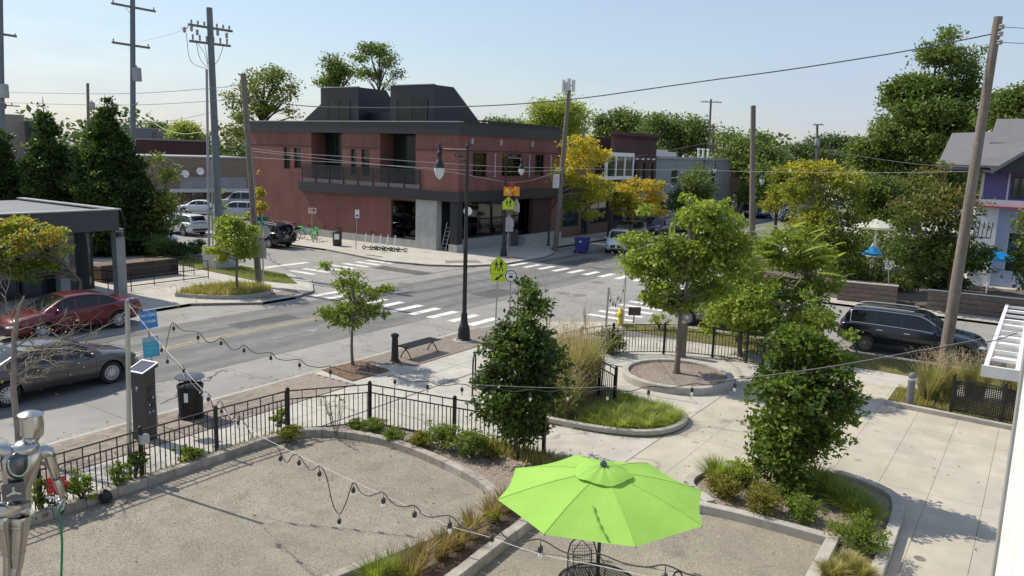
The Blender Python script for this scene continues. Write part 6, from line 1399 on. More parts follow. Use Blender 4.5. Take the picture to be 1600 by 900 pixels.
for x0,x1,y0,y1 in ((-.235,.235,-.265,-.235),(-.235,.235,.235,.265),(-.235,-.205,-.235,.235),(.205,.235,-.235,.235)):
    f_ = lambda x: 1.70+(x+.23)/.46*.16
    q = MB(); q.add([(x0,y0,f_(x0)+.001),(x1,y0,f_(x1)+.001),(x1,y1,f_(x1)+.001),(x0,y1,f_(x0)+.001),(x0,y0,f_(x0)+.02),(x1,y0,f_(x1)+.02),(x1,y1,f_(x1)+.02),(x0,y1,f_(x0)+.02)],[(0,3,2,1),(4,5,6,7),(0,1,5,4),(1,2,6,5),(2,3,7,6),(3,0,4,7)]); q.build('solar_frame', M['white'], hd)
q = MB(); q.add([(-.205,-.235,1.714),(.205,-.235,1.857),(.205,.235,1.857),(-.205,.235,1.714)],[(0,1,2,3)]); q.add([(a,b_,c-.01) for a,b_,c in q.v],[(3,2,1,0)]); q.build('solar_panel', glassmat('solar', (0.02,0.022,0.05), 0.15), hd)
# front details (the side away from the road)
q = MB(); fy = -.213
MB().box(-.06,.07,fy-.012,fy,1.18,1.32).build('screen', M['blackplastic'], ps); MB().box(-.05,.06,fy-.012,fy,1.0,1.1).build('keypad', M['blackplastic'], ps); MB().box(.02,.10,fy-.015,fy,.82,.94).build('card_slot', M['blackplastic'], ps)
for x, z in ((-.03,.9),(.06,1.06),(-.05,.72),(.06,.72)): MB().box(x-.018,x+.018,fy-.02,fy,z-.025,z+.025).build('button', M['alu'], ps)
text('P', .16, M['white'], ps, (-.165,.02,1.28), (math.radians(90),0,math.radians(-90)), 'letter')
# sign post with two blue plates
p = at(246,665); sp = thing('parking_sign', 'leaning steel post with a PAY HERE TO PARK plate and a teal plate below', 'sign', p)
hD = math.hypot(p.x,p.y); vd = Vector((p.x,p.y,0))/hD
def near3(px, py, base, dep=0):
    h_ = math.hypot(base[0],base[1]); d = ray(px,py); t = (h_+dep)/(d[0]*base[0]/h_+d[1]*base[1]/h_); return Vector((d[0]*t-base[0], d[1]*t-base[1], EYE+d[2]*t))
tp = near3(230,488,p); MB().beam((0,0,-.05), tp+Vector((0,0,.03)), .05, .03).build('post', M['steel'], sp)
az = math.atan2(-p.y,-p.x)+.25
def plate(parent, c, w_, h_, mat, rz, th=.006, name='plate', roll=0):
    o = MB().box(-w_/2,w_/2,-th,0,-h_/2,h_/2).build(name, mat, parent, None, c); o.rotation_euler = (0, roll, rz+PI/2); return o
c1 = near3(232,499,p,-.03); c2 = near3(236,542,p,-.03)
o = plate(sp, c1, .40, .44, M['signblue'], az, roll=-.08)
text('PAY HERE', .105, M['white'], o, (0,-.008,.10), (PI/2,0,0), sx=.74); text('TO PARK', .105, M['white'], o, (0,-.008,-.06), (PI/2,0,0), sx=.8)
o = plate(sp, c2, .38, .52, M['signteal'], az, roll=-.03); MB().box(-.19,.19,-.009,-.0065,.15,.245).build('header', M['alu'], o); text('MOBILE', .085, M['signteal'], o, (0,-.011,.198), (PI/2,0,0), sx=1)
for k in range(3): MB().box(-.14,.14-.05*k,-.009,-.0065,.06-.1*k,.085-.1*k).build('text_line', paint('teal_light',(0.12,0.42,0.58)), o)
# sign plates of the street
def disc(mb, r, y0, y1, n=24, cx=0, cz=0): return mb.extrude([(cx+r*math.cos(2*PI*i/n), y0, cz+r*math.sin(2*PI*i/n)) for i in range(n)], (0,y1-y0,0))
def walker(mb, cx, s, y):
    def pl(pts): mb.extrude([(cx+a*s, y, b_*s) for a,b_ in pts], (0,-.003,0))
    n = 10; mb.extrude([(cx+.02*s+.055*s*math.cos(2*PI*i/n), y, .40*s+.055*s*math.sin(2*PI*i/n)) for i in range(n)], (0,-.003,0))
    pl([(-.06,.33),(.08,.33),(.07,.02),(-.06,.02)]); pl([(-.06,.03),(.0,.03),(-.10,-.36),(-.18,-.36)]); pl([(.0,.03),(.07,.03),(.17,-.34),(.10,-.36)]); pl([(.07,.31),(.18,.08),(.14,.05),(.05,.22)]); pl([(-.05,.31),(-.15,.10),(-.12,.07),(-.03,.2)])
def pentagon(s): return [(-.5*s,-.5*s),(.5*s,-.5*s),(.5*s,.1*s),(0,.6*s),(-.5*s,.1*s)]
def ped_plate(parent, c, rz, s, sym=True, mat=None):
    q = MB(); q.extrude([(a,0,b_) for a,b_ in pentagon(s)], (0,.006,0)); o = q.build('plate', mat or M['signyellow'], parent, None, c); o.rotation_euler = (0,0,rz)
    if sym:
        q = MB(); walker(q, -.13*s, .85*s*.8, -.0005); walker(q, .14*s, 1.05*s*.8, -.0005); q.build('pictogram', M['signblack'], o)
        q = MB(); pa = pentagon(s*.93); pi_ = pentagon(s*.89)
        for i in range(5): q.extrude([(pa[i][0],-.0005,pa[i][1]),(pa[(i+1)%5][0],-.0005,pa[(i+1)%5][1]),(pi_[(i+1)%5][0],-.0005,pi_[(i+1)%5][1]),(pi_[i][0],-.0005,pi_[i][1])], (0,-.002,0))
        q.build('border', M['signblack'], o)
    return o
p = at(774,517); r_ = thing('crossing_sign', 'yellow-green school crossing sign with an arrow plate at the near crosswalk', 'sign', p)
H1 = zat(779,418,p); tp = near3(779,400,p); MB().beam((0,0,-.05),(tp.x,tp.y,zat(779,402,p)),.045).build('post', M['steel'], r_)
face = math.atan2(-p.y,-p.x)+PI/2+.12
ped_plate(r_, near3(779,416,p,-.05), face, .68); o = MB().box(-.30,.30,0,.006,-.17,.17).build('plate', M['signyellow'], r_, None, near3(779,434,p,-.05)); o.rotation_euler = (0,0,face)
q = MB(); q.extrude([(.17,-.0005,.10),(.11,-.0005,.14),(-.05,-.0005,-.0),(-.05,-.0005,.06),(-.17,-.0005,-.10),(.01,-.0005,-.09),(-.02,-.0005,-.05)], (0,-.003,0)); q.build('arrow', M['signblack'], o)
p = at(796,519); r_ = thing('bus_stop_sign', 'round white bus stop sign beside the school crossing sign', 'sign', p)
tp = near3(798,431,p); MB().beam((0,0,-.05),tp,.04).build('post', M['steel'], r_); q = MB(); disc(q, .25, 0, .006); o = q.build('plate', M['white'], r_, None, tp+Vector((-.03,-.03,.0))); o.rotation_euler = (0,0,face)
q = MB(); n = 28
for i in range(n):
    a0, a1 = 2*PI*i/n, 2*PI*(i+1)/n; q.extrude([(.235*math.cos(a0),-.0005,.235*math.sin(a0)),(.235*math.cos(a1),-.0005,.235*math.sin(a1)),(.20*math.cos(a1),-.0005,.20*math.sin(a1)),(.20*math.cos(a0),-.0005,.20*math.sin(a0))], (0,-.002,0))
q.build('ring', M['signblack'], o); q = MB(); q.box(-.07,.07,-.003,-.0005,-.07,.02); q.box(-.11,.11,-.003,-.0005,.09,.11); q.box(-.06,-.03,-.003,-.0005,-.1,-.07); q.box(.03,.06,-.003,-.0005,-.1,-.07); q.build('bus_symbol', M['signblack'], o)
# back of a sign across the road, next to the far lamp
p = at(793,398); r_ = thing('crossing_sign', 'grey back of a crossing sign at the far crosswalk under the beacon', 'sign', p); q = near3(795,346,p)
MB().beam((0,0,0),(q.x,q.y,q.z+.5),.05).build('post', M['steel'], r_); ped_plate(r_, q, face+PI+.2, .75, False, M['alu']); o = MB().box(-.3,.3,0,.006,-.17,.17).build('plate', M['alu'], r_, None, near3(795,358,p)); o.rotation_euler = (0,0,face)
# parking signs by the red wall
for (bx,by),(cx,cy),w_,h_,m_,l,tx in (((487,372),(488,329),.62,.42,'white','white and red parking sign on a thin post near the hire bicycles','P'),((556,390),(558,334),.30,.56,'white','tall white and green parking sign on a thin post by the bin','P')):
    p = at(bx,by); r_ = thing('parking_sign', l, 'sign', p); c = near3(cx,cy,p); MB().beam((0,0,-.02),(c.x,c.y,c.z+h_/2),.04).build('post', M['steel'], r_)
    o = MB().box(-w_/2,w_/2,0,.006,-h_/2,h_/2).build('plate', M['white'], r_, None, c+Vector((-.04,-.04,0))); o.rotation_euler = (0,0,face-.25)
    if w_ > .5:
        MB().box(-.27,.27,-.003,-.0005,-.19,.19).build('red_panel', paint('pale_red',(0.6,0.4,0.4)), o); text('P', .25, M['signred'], o, (-.13,-.005,0), (PI/2,0,0)); q = MB(); disc(q,.11,-.004,-.006,18,.12,.03); q.build('red_disc', M['signred'], o)
    else:
        text('P', .2, M['signgreen'], o, (0,-.004,.12), (PI/2,0,0)); MB().box(-.1,.1,-.003,-.0005,-.2,-.05).build('text_line', M['signgreen'], o)
# accessible parking sign
p = at(1388,475); r_ = thing('parking_sign', 'white disabled parking sign on a post before the timber planter wall', 'sign', p); c = near3(1388,413,p); MB().beam((0,0,0),(c.x,c.y,c.z+.2),.045).build('post', M['steel'], r_)
o = MB().box(-.16,.16,0,.006,-.24,.24).build('plate', M['white'], r_, None, c+Vector((-.04,-.02,0))); o.rotation_euler = (0,0,math.atan2(-p.y,-p.x)+PI/2)
q = MB(); disc(q,.03,-.0005,-.003,10,-.03,.15); q.extrude([(-.05,-.0005,.11),(-.01,-.0005,.11),(.0,-.0005,.0),(.07,-.0005,.0),(.1,-.0005,-.12),(.06,-.0005,-.12),(.04,-.0005,-.04),(-.05,-.0005,-.04)],(0,-.003,0))
for i in range(12):
    a0,a1 = math.radians(150+i*20), math.radians(170+i*20); q.extrude([(-.01+.11*math.cos(a0),-.0005,-.06+.11*math.sin(a0)),(-.01+.11*math.cos(a1),-.0005,-.06+.11*math.sin(a1)),(-.01+.08*math.cos(a1),-.0005,-.06+.08*math.sin(a1)),(-.01+.08*math.cos(a0),-.0005,-.06+.08*math.sin(a0))],(0,-.003,0))
q.build('wheelchair_symbol', M['signblack'], o)
# round sign far along the road
p = far(1213,64); r_ = thing('round_sign', 'round white sign with a double bar beyond the frond tree', 'sign', p); c = near3(1213,330,p); MB().tube([(0,0,0),c],.05,6).build('post', M['ironblack'], r_)
q = MB(); disc(q,.52,0,.02); o = q.build('plate', M['white'], r_, None, c+Vector((-.06,-.02,0))); o.rotation_euler = (0,0,math.atan2(-p.y,-p.x)+PI/2); o.scale = (.85,1,1.05)
q = MB(); n = 24
for i in range(n):
    a0,a1 = 2*PI*i/n,2*PI*(i+1)/n; q.extrude([(.46*math.cos(a0),-.001,.46*math.sin(a0)),(.46*math.cos(a1),-.001,.46*math.sin(a1)),(.38*math.cos(a1),-.001,.38*math.sin(a1)),(.38*math.cos(a0),-.001,.38*math.sin(a0))],(0,-.004,0))
    q.extrude([(.14*math.cos(a0),-.001,.25*math.sin(a0)),(.14*math.cos(a1),-.001,.25*math.sin(a1)),(.07*math.cos(a1),-.001,.17*math.sin(a1)),(.07*math.cos(a0),-.001,.17*math.sin(a0))],(0,-.004,0))
q.build('emblem', M['signblack'], o)
# street name and stop sign back by the leaning pole
p = at(412,446); r_ = thing('stop_sign', 'grey back of a stop sign with green street name blades on top', 'sign', p); c = near3(411,362,p)
MB().beam((0,0,0),near3(409,337,p),.05).build('post', M['steel'], r_); q = MB(); q.extrude([(.36*math.cos(PI/8+k*PI/4),0,.36*math.sin(PI/8+k*PI/4)) for k in range(8)],(0,.006,0)); o = q.build('plate', M['alu'], r_, None, c); o.rotation_euler = (0,0,face+.2)
o = MB().box(-.25,.25,0,.006,-.45,.45).build('plate', M['alu'], r_, None, near3(408,390,p)); o.rotation_euler = (0,0,face)
for cy, rz, w_ in ((342,face,.62),(349,face-1.1,.8)):
    o = MB().box(-w_/2,w_/2,0,.006,-.11,.11).build('name_blade', M['signgreen'], r_, None, near3(409,cy,p)); o.rotation_euler = (0,0,rz)
# fire hydrant and the small brown sign
p = at(969,509); h_ = thing('fire_hydrant', 'yellow fire hydrant behind the curved fence at the street corner', 'hydrant', p); hy = paint('hydrant_yellow',(0.62,0.52,0.06),.5)
MB().lathe([(.16,0),(.16,.04),(.11,.06),(.11,.5),(.14,.52),(.14,.56),(.12,.58),(.10,.68),(.05,.74),(.04,.80)],16).build('barrel', hy, h_, 40)
for a in (0,PI/2,PI): o = MB().lathe([(.06,0),(.06,.1),(.075,.1),(.075,.15),(.03,.17)],10).build('nozzle', hy, h_, 40, (.08*math.cos(a),.08*math.sin(a),.45)); o.rotation_euler = (0,PI/2,a)
p = at(990,505); r_ = thing('small_sign', 'small brown notice board on a post right of the hydrant', 'sign', p); MB().beam((0,0,0),(0,0,.5),.04).build('post', M['wood_pole'], r_); o = MB().box(-.27,.27,0,.02,-.18,.18).build('board', paint('brown_board',(0.12,0.075,0.055),.7), r_, None, (0,-.02,.52)); o.rotation_euler=(0,0,face)
# hoop bike rack behind the columnar tree
p = at(738,618); r_ = tag(MB().tube([(0,0,0),(0,0,.95),(.1,.06,1.12),(.28,.16,1.2),(.45,.26,1.12),(.55,.32,.95),(.55,.32,0)],.025,8).build('bike_rack', M['ironblack'], None, 60, p), 'black hoop bike rack half hidden by the dark columnar tree', 'bike rack')
# bollard light
p = at(1420,636); r_ = thing('bollard_light', 'grey bollard light with a clear ring under its cap, in the small bed', 'bollard light', p)
MB().lathe([(.10,0),(.10,.82)],18).build('tube', paint('bollard_grey',(0.17,0.17,0.175),.5,.2), r_, 40); MB().lathe([(.085,.82),(.085,.90)],18).build('lens', M['alloy'], r_, 40); MB().lathe([(.105,.90),(.11,.92),(.11,.97),(.08,1.03),(.01,1.06)],18).build('cap', bpy.data.materials['bollard_grey'], r_, 40)
# bin and blue wheeled bin across the street
p = at(527,384); r_ = thing('litter_bin', 'dark litter bin with a white notice by the red wall', 'litter bin', p); MB().lathe([(.3,0),(.32,.05),(.34,.95),(.36,.97),(.36,1.02),(.25,1.1)],16).build('body', M['blackplastic'], r_, 40); q = MB(); q.tube([(-.3,0,1.0),(-.3,0,1.3),(.3,0,1.3),(.3,0,1.0)],.03,6); q.build('lid_frame', M['ironblack'], r_); o = MB().box(-.17,.17,-.006,.0,-.2,.2).build('notice', M['white'], r_, None, (-.27,-.23,.7)); o.rotation_euler = (0,0,face+.1)
p = at(909,395,S_); r_ = thing('wheeled_bin', 'big blue wheeled bin standing in the road by the white compact car', 'bin', p, .15); bm_ = paint('bin_blue',(0.035,0.045,0.20),.5)
q = MB(); q.add([(-.55,-.42,.12),(.55,-.42,.12),(.55,.42,.12),(-.55,.42,.12),(-.66,-.52,1.25),(.66,-.52,1.25),(.66,.52,1.25),(-.66,.52,1.25)],[(0,3,2,1),(4,5,6,7),(0,1,5,4),(1,2,6,5),(2,3,7,6),(3,0,4,7)]); q.build('tub', bm_, r_)
MB().box(-.7,.7,-.56,.56,1.25,1.33).build('lid', bm_, r_)
for x in (-.5,.5): MB().tube([(x-.05,.5,.12),(x+.05,.5,.12)],.12,12).build('wheel', M['rubber'], r_)
MB().box(-.72,-.665,-.16,.0,.95,1.1).build('label_patch', M['white'], r_)
r_.scale = (.82,.82,.86)
# ================================================================== lamp posts
def lamp(label, p, H, arm, aim, gr=1.0):
    r_ = thing('street_lamp', label, 'street lamp', p, aim, 'black street lamps with hanging globes')
    MB().lathe([(.30,0),(.30,.06),(.24,.10),(.22,.45),(.17,.62),(.14,.66),(.115,1.0),(.12,1.04),(.085,1.1),(.075,3.5),(.085,3.52),(.07,3.56),(.055,H-.2),(.08,H-.18),(.08,H-.12),(.05,H-.08),(.03,H)],16).build('post', M['ironblack'], r_, 40)
    MB().lathe([(.42,-.02),(.42,.035),(.40,.05)],20).build('footing', M['kerb'], r_, 40)
    q = MB(); z = H-.28; q.tube([(0,0,z),(arm*.5,0,z),(arm,0,z)],.032,8); q.tube([(0,0,z-.75),(arm*.06,0,z-.42),(arm*.2,0,z-.2),(arm*.35,0,z-.12),(arm*.45,0,z-.16)],.026,8)
    q.tube([(arm*.45,0,z-.16),(arm*.42,0,z-.25),(arm*.34,0,z-.26),(arm*.3,0,z-.2)],.02,6); q.tube([(arm*.1,0,z-.3),(arm*.22,0,z-.34),(arm*.3,0,z-.24)],.018,6); q.build('arm', M['ironblack'], r_, 60)
    MB().lathe([(.03,z+.22),(.06,z+.16),(.05,z),(.06,z-.06),(.10,z-.1),(.11,z-.16),(.085,z-.2),(.08,z-.36),(.12,z-.42),(.18,z-.56),(.2,z-.68)][::-1],16,(arm,0,0)).build('housing', M['ironblack'], r_, 40)
    MB().lathe([(.01,z-1.12),(.08,z-1.06),(.15,z-.95),(.19,z-.8),(.2,z-.69)],18,(arm,0,0)).build('globe', M['lampglass'], r_, 60); return r_
lamp('tall black street lamp with a hanging globe at the near crosswalk', Vector((22.88,17.55,0)), 7.35, 1.3, PI/2)
lamp('black street lamp with a hanging globe across the road by the brick building', Vector((43.9,30.4,0)), 6.96, 1.25, -PI/2)
p = far(1097,86); lamp('black street lamp with a hanging globe far off before the blue grey building', p, 7.0, 1.2, -PI/2)
p = far(1217,62); r_ = lamp('black street lamp with a flower basket far off left of the yellow-topped tree', p, 6.6, 1.3, PI/2)
MB().lathe([(.05,4.6),(.4,4.7),(.5,4.95),(.3,5.1)],12,(0,.0,0)).build('flower_basket', M['blackplastic'], r_)
# ================================================================== beacon over the far crosswalk
p = far(797,53); bc = thing('beacon', 'orange flashing beacons with a school crossing sign hanging over the far crosswalk', 'traffic signal', (p.x,p.y,0))
def bpt(px,py): return near3(px,py,p)
for px_, az_, nm in ((794,face+.15,'left signal head'),(805,face-1.25,'right signal head')):
    o = thing('tmp','x','y'); bpy.data.objects.remove(o)
    c = bpt(px_,299); q = MB(); q.box(-.26,.26,-.12,.2,-.3,.3); hd = q.build('signal_head', M['amber'], bc, None, c, ); hd.rotation_euler = (0,0,az_); hd['label'] = nm
    q = MB(); disc(q,.17,-.13,-.14,20,0,.02); q.build('lens', paint('beacon_lens',(0.8,0.62,0.3),.2), hd)
    q = MB(); n=12
    for i in range(n): a0,a1 = PI*i/n-.15, PI*(i+1)/n-.15; q.quad((.2*math.cos(a0),-.12,.02+.2*math.sin(a0)),(.2*math.cos(a1),-.12,.02+.2*math.sin(a1)),(.2*math.cos(a1),-.36,.0+.2*math.sin(a1)),(.2*math.cos(a0),-.36,.0+.2*math.sin(a0)))
    q.build('visor', M['amber'], hd)
q = MB(); q.tube([bpt(800,285),bpt(800,293)],.04,6); q.box(-.3,.3,-.05,.05,0,.08); q.v = q.v[:12] + [(a+bpt(800,291).x,b_+bpt(800,291).y,c+bpt(800,291).z) for a,b_,c in q.v[12:]]; q.build('hanger', M['signred'], bc)
ped_plate(bc, bpt(794.5,318), face+.05, .82); ped_plate(bc, bpt(807,321), face-1.2, .85, False, M['alu'])
# ================================================================== utility poles and wires
def pole(label, base, top_px, r0, r1, mat, dist=None, name='utility_pole', grp='utility poles'):
    b_ = base; r_ = thing(name, label, 'utility pole', (b_[0],b_[1],0), 0, grp); t_ = near3(top_px[0],top_px[1],b_)
    MB().tube([(0,0,-.2)]+[tuple(t_*k) for k in (.25,.5,.75,1)],[r0]+[r0+(r1-r0)*k for k in (.25,.5,.75,1)],12).build('shaft', M[mat], r_, 50); return r_, t_
def arm(r_, b_, p0, p1, dep0=0, dep1=0, w_=.11, ins=3, ih=.16):
    a, c = near3(*p0,b_,dep0), near3(*p1,b_,dep1); MB().beam(a,c,w_).build('crossarm', M['wood_pole'], r_)
    for k in range(ins): q = a.lerp(c,[.04,.5,.96][k] if ins == 3 else (k+.5)/ins); MB().lathe([(.03,0),(.03,.05),(.07,.08),(.05,.12),(.06,ih),(.02,ih+.04)],8,q+Vector((0,0,.05))).build('insulator', M['grey'], r_)
    return a, c
def transformer(r_, c, h_=.95, r=.3): MB().lathe([(r*.9,0),(r,.05),(r,h_-.1),(r*.9,h_),(.1,h_+.05),(.05,h_+.2)],14,c).build('transformer', paint('transformer',(0.3,0.32,0.33),.5), r_, 40)
b1 = far(206,78); r1,t1_ = pole('tall pole with two crossarms and a transformer behind the widest cedar', b1, (207,-28), .26,.2,'grey_pole'); arm(r1,b1,(174,5),(243,18),-.8,.8,.17,3,.25); arm(r1,b1,(175,66),(234,75),-.6,.6,.17,3,.25); transformer(r1, near3(214,127,b1), 1.15,.4)
MB().tube([near3(196,12,b1),near3(206,24,b1)],.02,5).build('brace', M['grey'], r1)
b2 = Vector((27.8,39.1,0)); r2,t2 = pole('tall grey pole with two busy crossarms and a conduit beside it', b2, (327,12), .24,.16,'grey_pole')
arm(r2,b2,(294,38),(363,49),-.5,.5,.12,7,.2); arm(r2,b2,(296,64),(360,72),-.4,.4,.12,6,.3)
MB().tube([near3(327,400,b2,-.35),near3(323,108,b2,-.35)],.07,8).build('conduit', M['grey'], r2, 50); MB().tube([near3(333,400,b2,-.35),near3(330,250,b2,-.35)],.05,8).build('conduit', M['grey'], r2, 50)
for (a,c,d) in (((291,52),(298,95),(323,108)),((306,62),(312,90),(324,106)),((309,68),(320,85),(325,105)),((349,72),(342,92),(334,103)),((283,42),(288,48),(294,40)),((320,70),(323,85),(325,100))): MB().tube(smooth_line([tuple(near3(*a,b2,-.2)),tuple(near3(*c,b2,-.3)),tuple(near3(*d,b2,-.3))],5),.018,4).build('jumper_cable', M['wire'], r2)
for px_, py_ in ((288,42),(308,46),(299,40),(340,47),(354,51)): MB().lathe([(.05,-.3),(.09,-.22),(.06,-.15),(.09,-.08),(.05,0)],8,near3(px_,py_,b2,-.15)).build('cutout', M['grey'], r2)
ub = tag(MB().box(-.75,.75,-.6,.6,0,1.3).build('utility_plinth', M['bconc'], None, None, (b2.x,b2.y,0)), 'square concrete plinth at the foot of the tall grey pole', 'plinth')
b3 = Vector((25.3,32.5,0)); r3,t3 = pole('leaning weathered wooden pole on the planted island', b3, (380,115), .17,.13,'wood_pole'); MB().tube([near3(406,420,b3,-.2),near3(392,230,b3,-.17)],.025,6).build('conduit', M['grey'], r3)
b4 = far(1,78); r4,t4 = pole('pole with a transformer at the very left edge', b4, (0,-10), .26,.2,'grey_pole'); arm(r4,b4,(-30,48),(26,57),-.4,.4,.17); arm(r4,b4,(-20,163),(31,166),-.3,.3,.09,2); transformer(r4,near3(6,153,b4),1.1,.4)
b5 = far(139,95); r5,t5 = pole('small far pole between two cedars', b5, (137,130), .17,.14,'wood_pole'); transformer(r5,near3(144,172,b5),.8,.3)
b6 = Vector((50.4,30.2,0)); r6,t6 = pole('pole with cell antennas on top by the golden tree', b6, (889,140), .2,.15,'wood_pole')
for px_, py_ in ((881,134),(889,132),(896,134),(885,138)): MB().box(-.14,.14,-.07,.07,-.42,.42).build('antenna_panel', M['offwhite'], r6, None, near3(px_,py_,b6,-.2))
MB().beam(near3(879,134,b6),near3(898,134,b6),.08).build('antenna_bracket', M['grey'], r6); MB().box(-.22,.22,-.15,.15,-.5,.5).build('meter_cabinet', M['offwhite'], r6, None, near3(869,283,b6,-.4))
b7 = far(1104,115); r7,t7 = pole('thin far pole with a short crossarm before the blue grey building', b7, (1111,155), .2,.14,'wood_pole'); arm(r7,b7,(1095,159),(1128,160),0,0,.12,2)
b8 = far(1183,60); r8,t8 = pole('thick bare grey pole in front of the dense trees', b8, (1177,165), .24,.18,'wood_pole')
b9 = far(1279,112); r9,t9 = pole('far pole with a transformer over the dark trees', b9, (1277,194), .2,.15,'wood_pole'); arm(r9,b9,(1270,195),(1287,195),0,0,.12,2); transformer(r9,near3(1276,228,b9),.9,.3)
bA = at(1473,577); rA,tA = pole('big leaning weathered wooden pole beside the dark sport utility car', bA, (1560,26), .20,.13,'wood_pole')
for px_, py_ in ((1565,42),(1563,53),(1562,66)): MB().lathe([(.05,-.08),(.1,-.04),(.06,0),(.1,.04),(.05,.08)],10,near3(px_,py_,bA,-.15)).build('insulator', M['grey'], rA)
b11 = far(1114,112); pole('second thin far pole close to the one with the short crossarm', b11, (1114,194), .16,.13,'wood_pole')
M['wire_grey'] = paint('wire_grey', (0.26,0.26,0.255), 0.5)
def wire(label, A, B, pxs, r=.012, mat='wire', ends=True, name='overhead_wire'):
    A, B = Vector(A), Vector(B); P_ = [onplane(px_,py_,A,B) for px_,py_ in pxs]; P_ = ([A] if ends else []) + P_ + ([B] if ends else [])
    P_ = smooth_line([tuple(q) for q in P_], 6); o = Vector(P_[0]); mb = MB().tube([Vector(q)-o for q in P_], r, 5)
    return tag(mb.build(name, M[mat], None, 60, o), label, 'cable', 'overhead wires')
def top(b_, px, py): q = near3(px,py,b_); return Vector((b_[0]+q.x,b_[1]+q.y,q.z))
wire('thick dark cable sagging right across the sky over the brick building', top(b3,383,152), top(bA,1556,52), [(470,165),(560,168),(640,168),(740,166),(830,161),(920,152),(1020,138),(1120,124),(1210,112),(1310,97),(1425,78)], .022)
wire('upper dark wire running off to the left edge past the cedars', top(b4,-40,142), top(b3,384,131), [(0,144),(100,146),(205,146),(330,138)], .014)
wire('lower dark wire running off to the left edge past the cedars', top(b4,-40,159), top(b3,386,154), [(0,160),(100,163),(210,164),(330,158)], .014)
wire('pale wire across the brick wall, upper one', top(b3,392,232), top(b6,880,262), [(455,239),(560,246),(690,255),(800,261)], .012, 'wire_pale')
wire('pale wire across the brick wall, middle one', top(b3,394,246), top(b6,880,266), [(480,251),(600,258),(730,266),(810,268)], .012, 'wire_pale')
wire('slack pale span wire that carries the orange beacons', top(b3,393,236), top(b6,884,262), [(560,254),(690,267),(760,279),(800,285),(840,279)], .012, 'wire_pale')
wire('wire running to the right from the antenna pole', top(b6,881,263), top(bA,1522,268), [(985,265),(1080,266),(1180,268),(1340,270)], .008, 'wire_grey')
wire('rising wire from the antenna pole towards the far short crossarm pole', top(b6,880,266), top(b7,1112,222), [(950,252),(1040,236)], .012, 'wire_pale')
wire('wire from the far transformer pole down to the big leaning pole', top(b9,1279,232), top(bA,1524,262), [(1340,243),(1420,255)], .012)
wire('sloping service wire from the tall pole down to the far roof', top(b2,330,176), top(b1,206,196), [(270,188)], .012)
wire('white hanging service cable left of the tall grey pole', top(b1,236,186), top(b2,328,205), [(245,195),(260,203),(285,209),(310,207)], .02, 'wire_pale')
wire('faint wire from the tall pole toward the left', top(b2,300,42), top(b1,215,66), [(255,57)], .008)
wire('wires leaving the big leaning pole to the right, top one', top(bA,1564,42), at(1680,48,12.6), [(1600,44)], .012)
wire('wires leaving the big leaning pole to the right, lower one', top(bA,1562,66), at(1680,72,12.0), [(1600,68)], .012)

# small things
p = at(397,368); r_ = thing('bollard', 'yellow bollard at the left corner of the red brick wall', 'bollard', p); MB().lathe([(.09,0),(.09,1.05),(.06,1.12),(.01,1.14)],12).build('tube', paint('bollard_yellow',(0.6,0.48,0.03),.5), r_, 40)
p = at(1437,874); tag(MB().lathe([(.10,0),(.10,.006),(.07,.008)],18).build('drain_cover', M['joint'], None, 40, (p.x,p.y,0.015)), 'small round dark drain cover in the plaza slabs under the tree shadow', 'drain cover')
r_ = thing('ladder', 'ladder leaning in the dark shop porch beside the concrete pier', 'ladder', (43.75,35.3,0))
for y in (-.2,.2): MB().beam((-.35,y,0),(.3,y,2.0),.05).build('rail', M['alu'], r_)
for k in range(6): MB().beam((-.35+.65*(k+.7)/7,-.2,2.0*(k+.7)/7),(-.35+.65*(k+.7)/7,.2,2.0*(k+.7)/7),.03).build('rung', M['alu'], r_)
p = onplane(731,330,(43.5,33.35),(50,33.35)); r_ = thing('hanging_sign', 'round white shop sign hanging at the corner of the brick building', 'sign', p)
q = MB(); disc(q,.30,0,.03); o = q.build('plate', M['white'], r_); o.rotation_euler = (0,0,face-.2); q = MB(); disc(q,.30,.032,.036,24); disc(q,.34,.004,.026); q.build('rim', M['ironblack'], o); MB().tube([(0,0,.3),(0,0,.55),(0,.6,.55)],.02,6).build('bracket', M['ironblack'], r_)
p = far(1050,45); r_ = thing('crossing_sign', 'yellow-green crossing sign seen nearly edge on behind the plaza tree', 'sign', p); c = near3(1050,360,p); MB().beam((0,0,0),(c.x,c.y,c.z+.4),.05).build('post', M['steel'], r_); ped_plate(r_, c, math.atan2(-p.y,-p.x)+PI/2+1.15, .85)
# ================================================================== string lights
def post(label, p, top_px, mat='steel', w_=.07):
    r_ = thing('light_pole', label, 'pole', (p[0],p[1],0), 0, 'string light poles'); t_ = near3(top_px[0],top_px[1],p); MB().beam((0,0,-.05),t_,w_,w_*.7).build('post', M[mat], r_)
    MB().lathe([(.02,0),(.045,.02),(.03,.06)],8,t_).build('cap', M['grey'], r_); return r_, Vector((p[0]+t_.x,p[1]+t_.y,t_.z))
M['polepaint'] = paint('pole_cream', (0.36,0.36,0.31), 0.5, 0.2, var=0.1)
pl1 = Vector((8.42,15.16,0)); _, T1 = post('slim pale square pole carrying the string lights at the fence', pl1, (199,473), 'polepaint', .085)
pl2 = Vector((20.95,10.7,0)); _, T2 = post('thin steel pole behind the tall feathery grass', pl2, (951,452), 'steel', .05)
pl3 = at(973,513); _, T3 = post('thin steel pole at the hydrant', pl3, (978,430), 'steel', .04)
bulb_g = glassmat('bulb_glass', (0.55,0.55,0.5), .05)
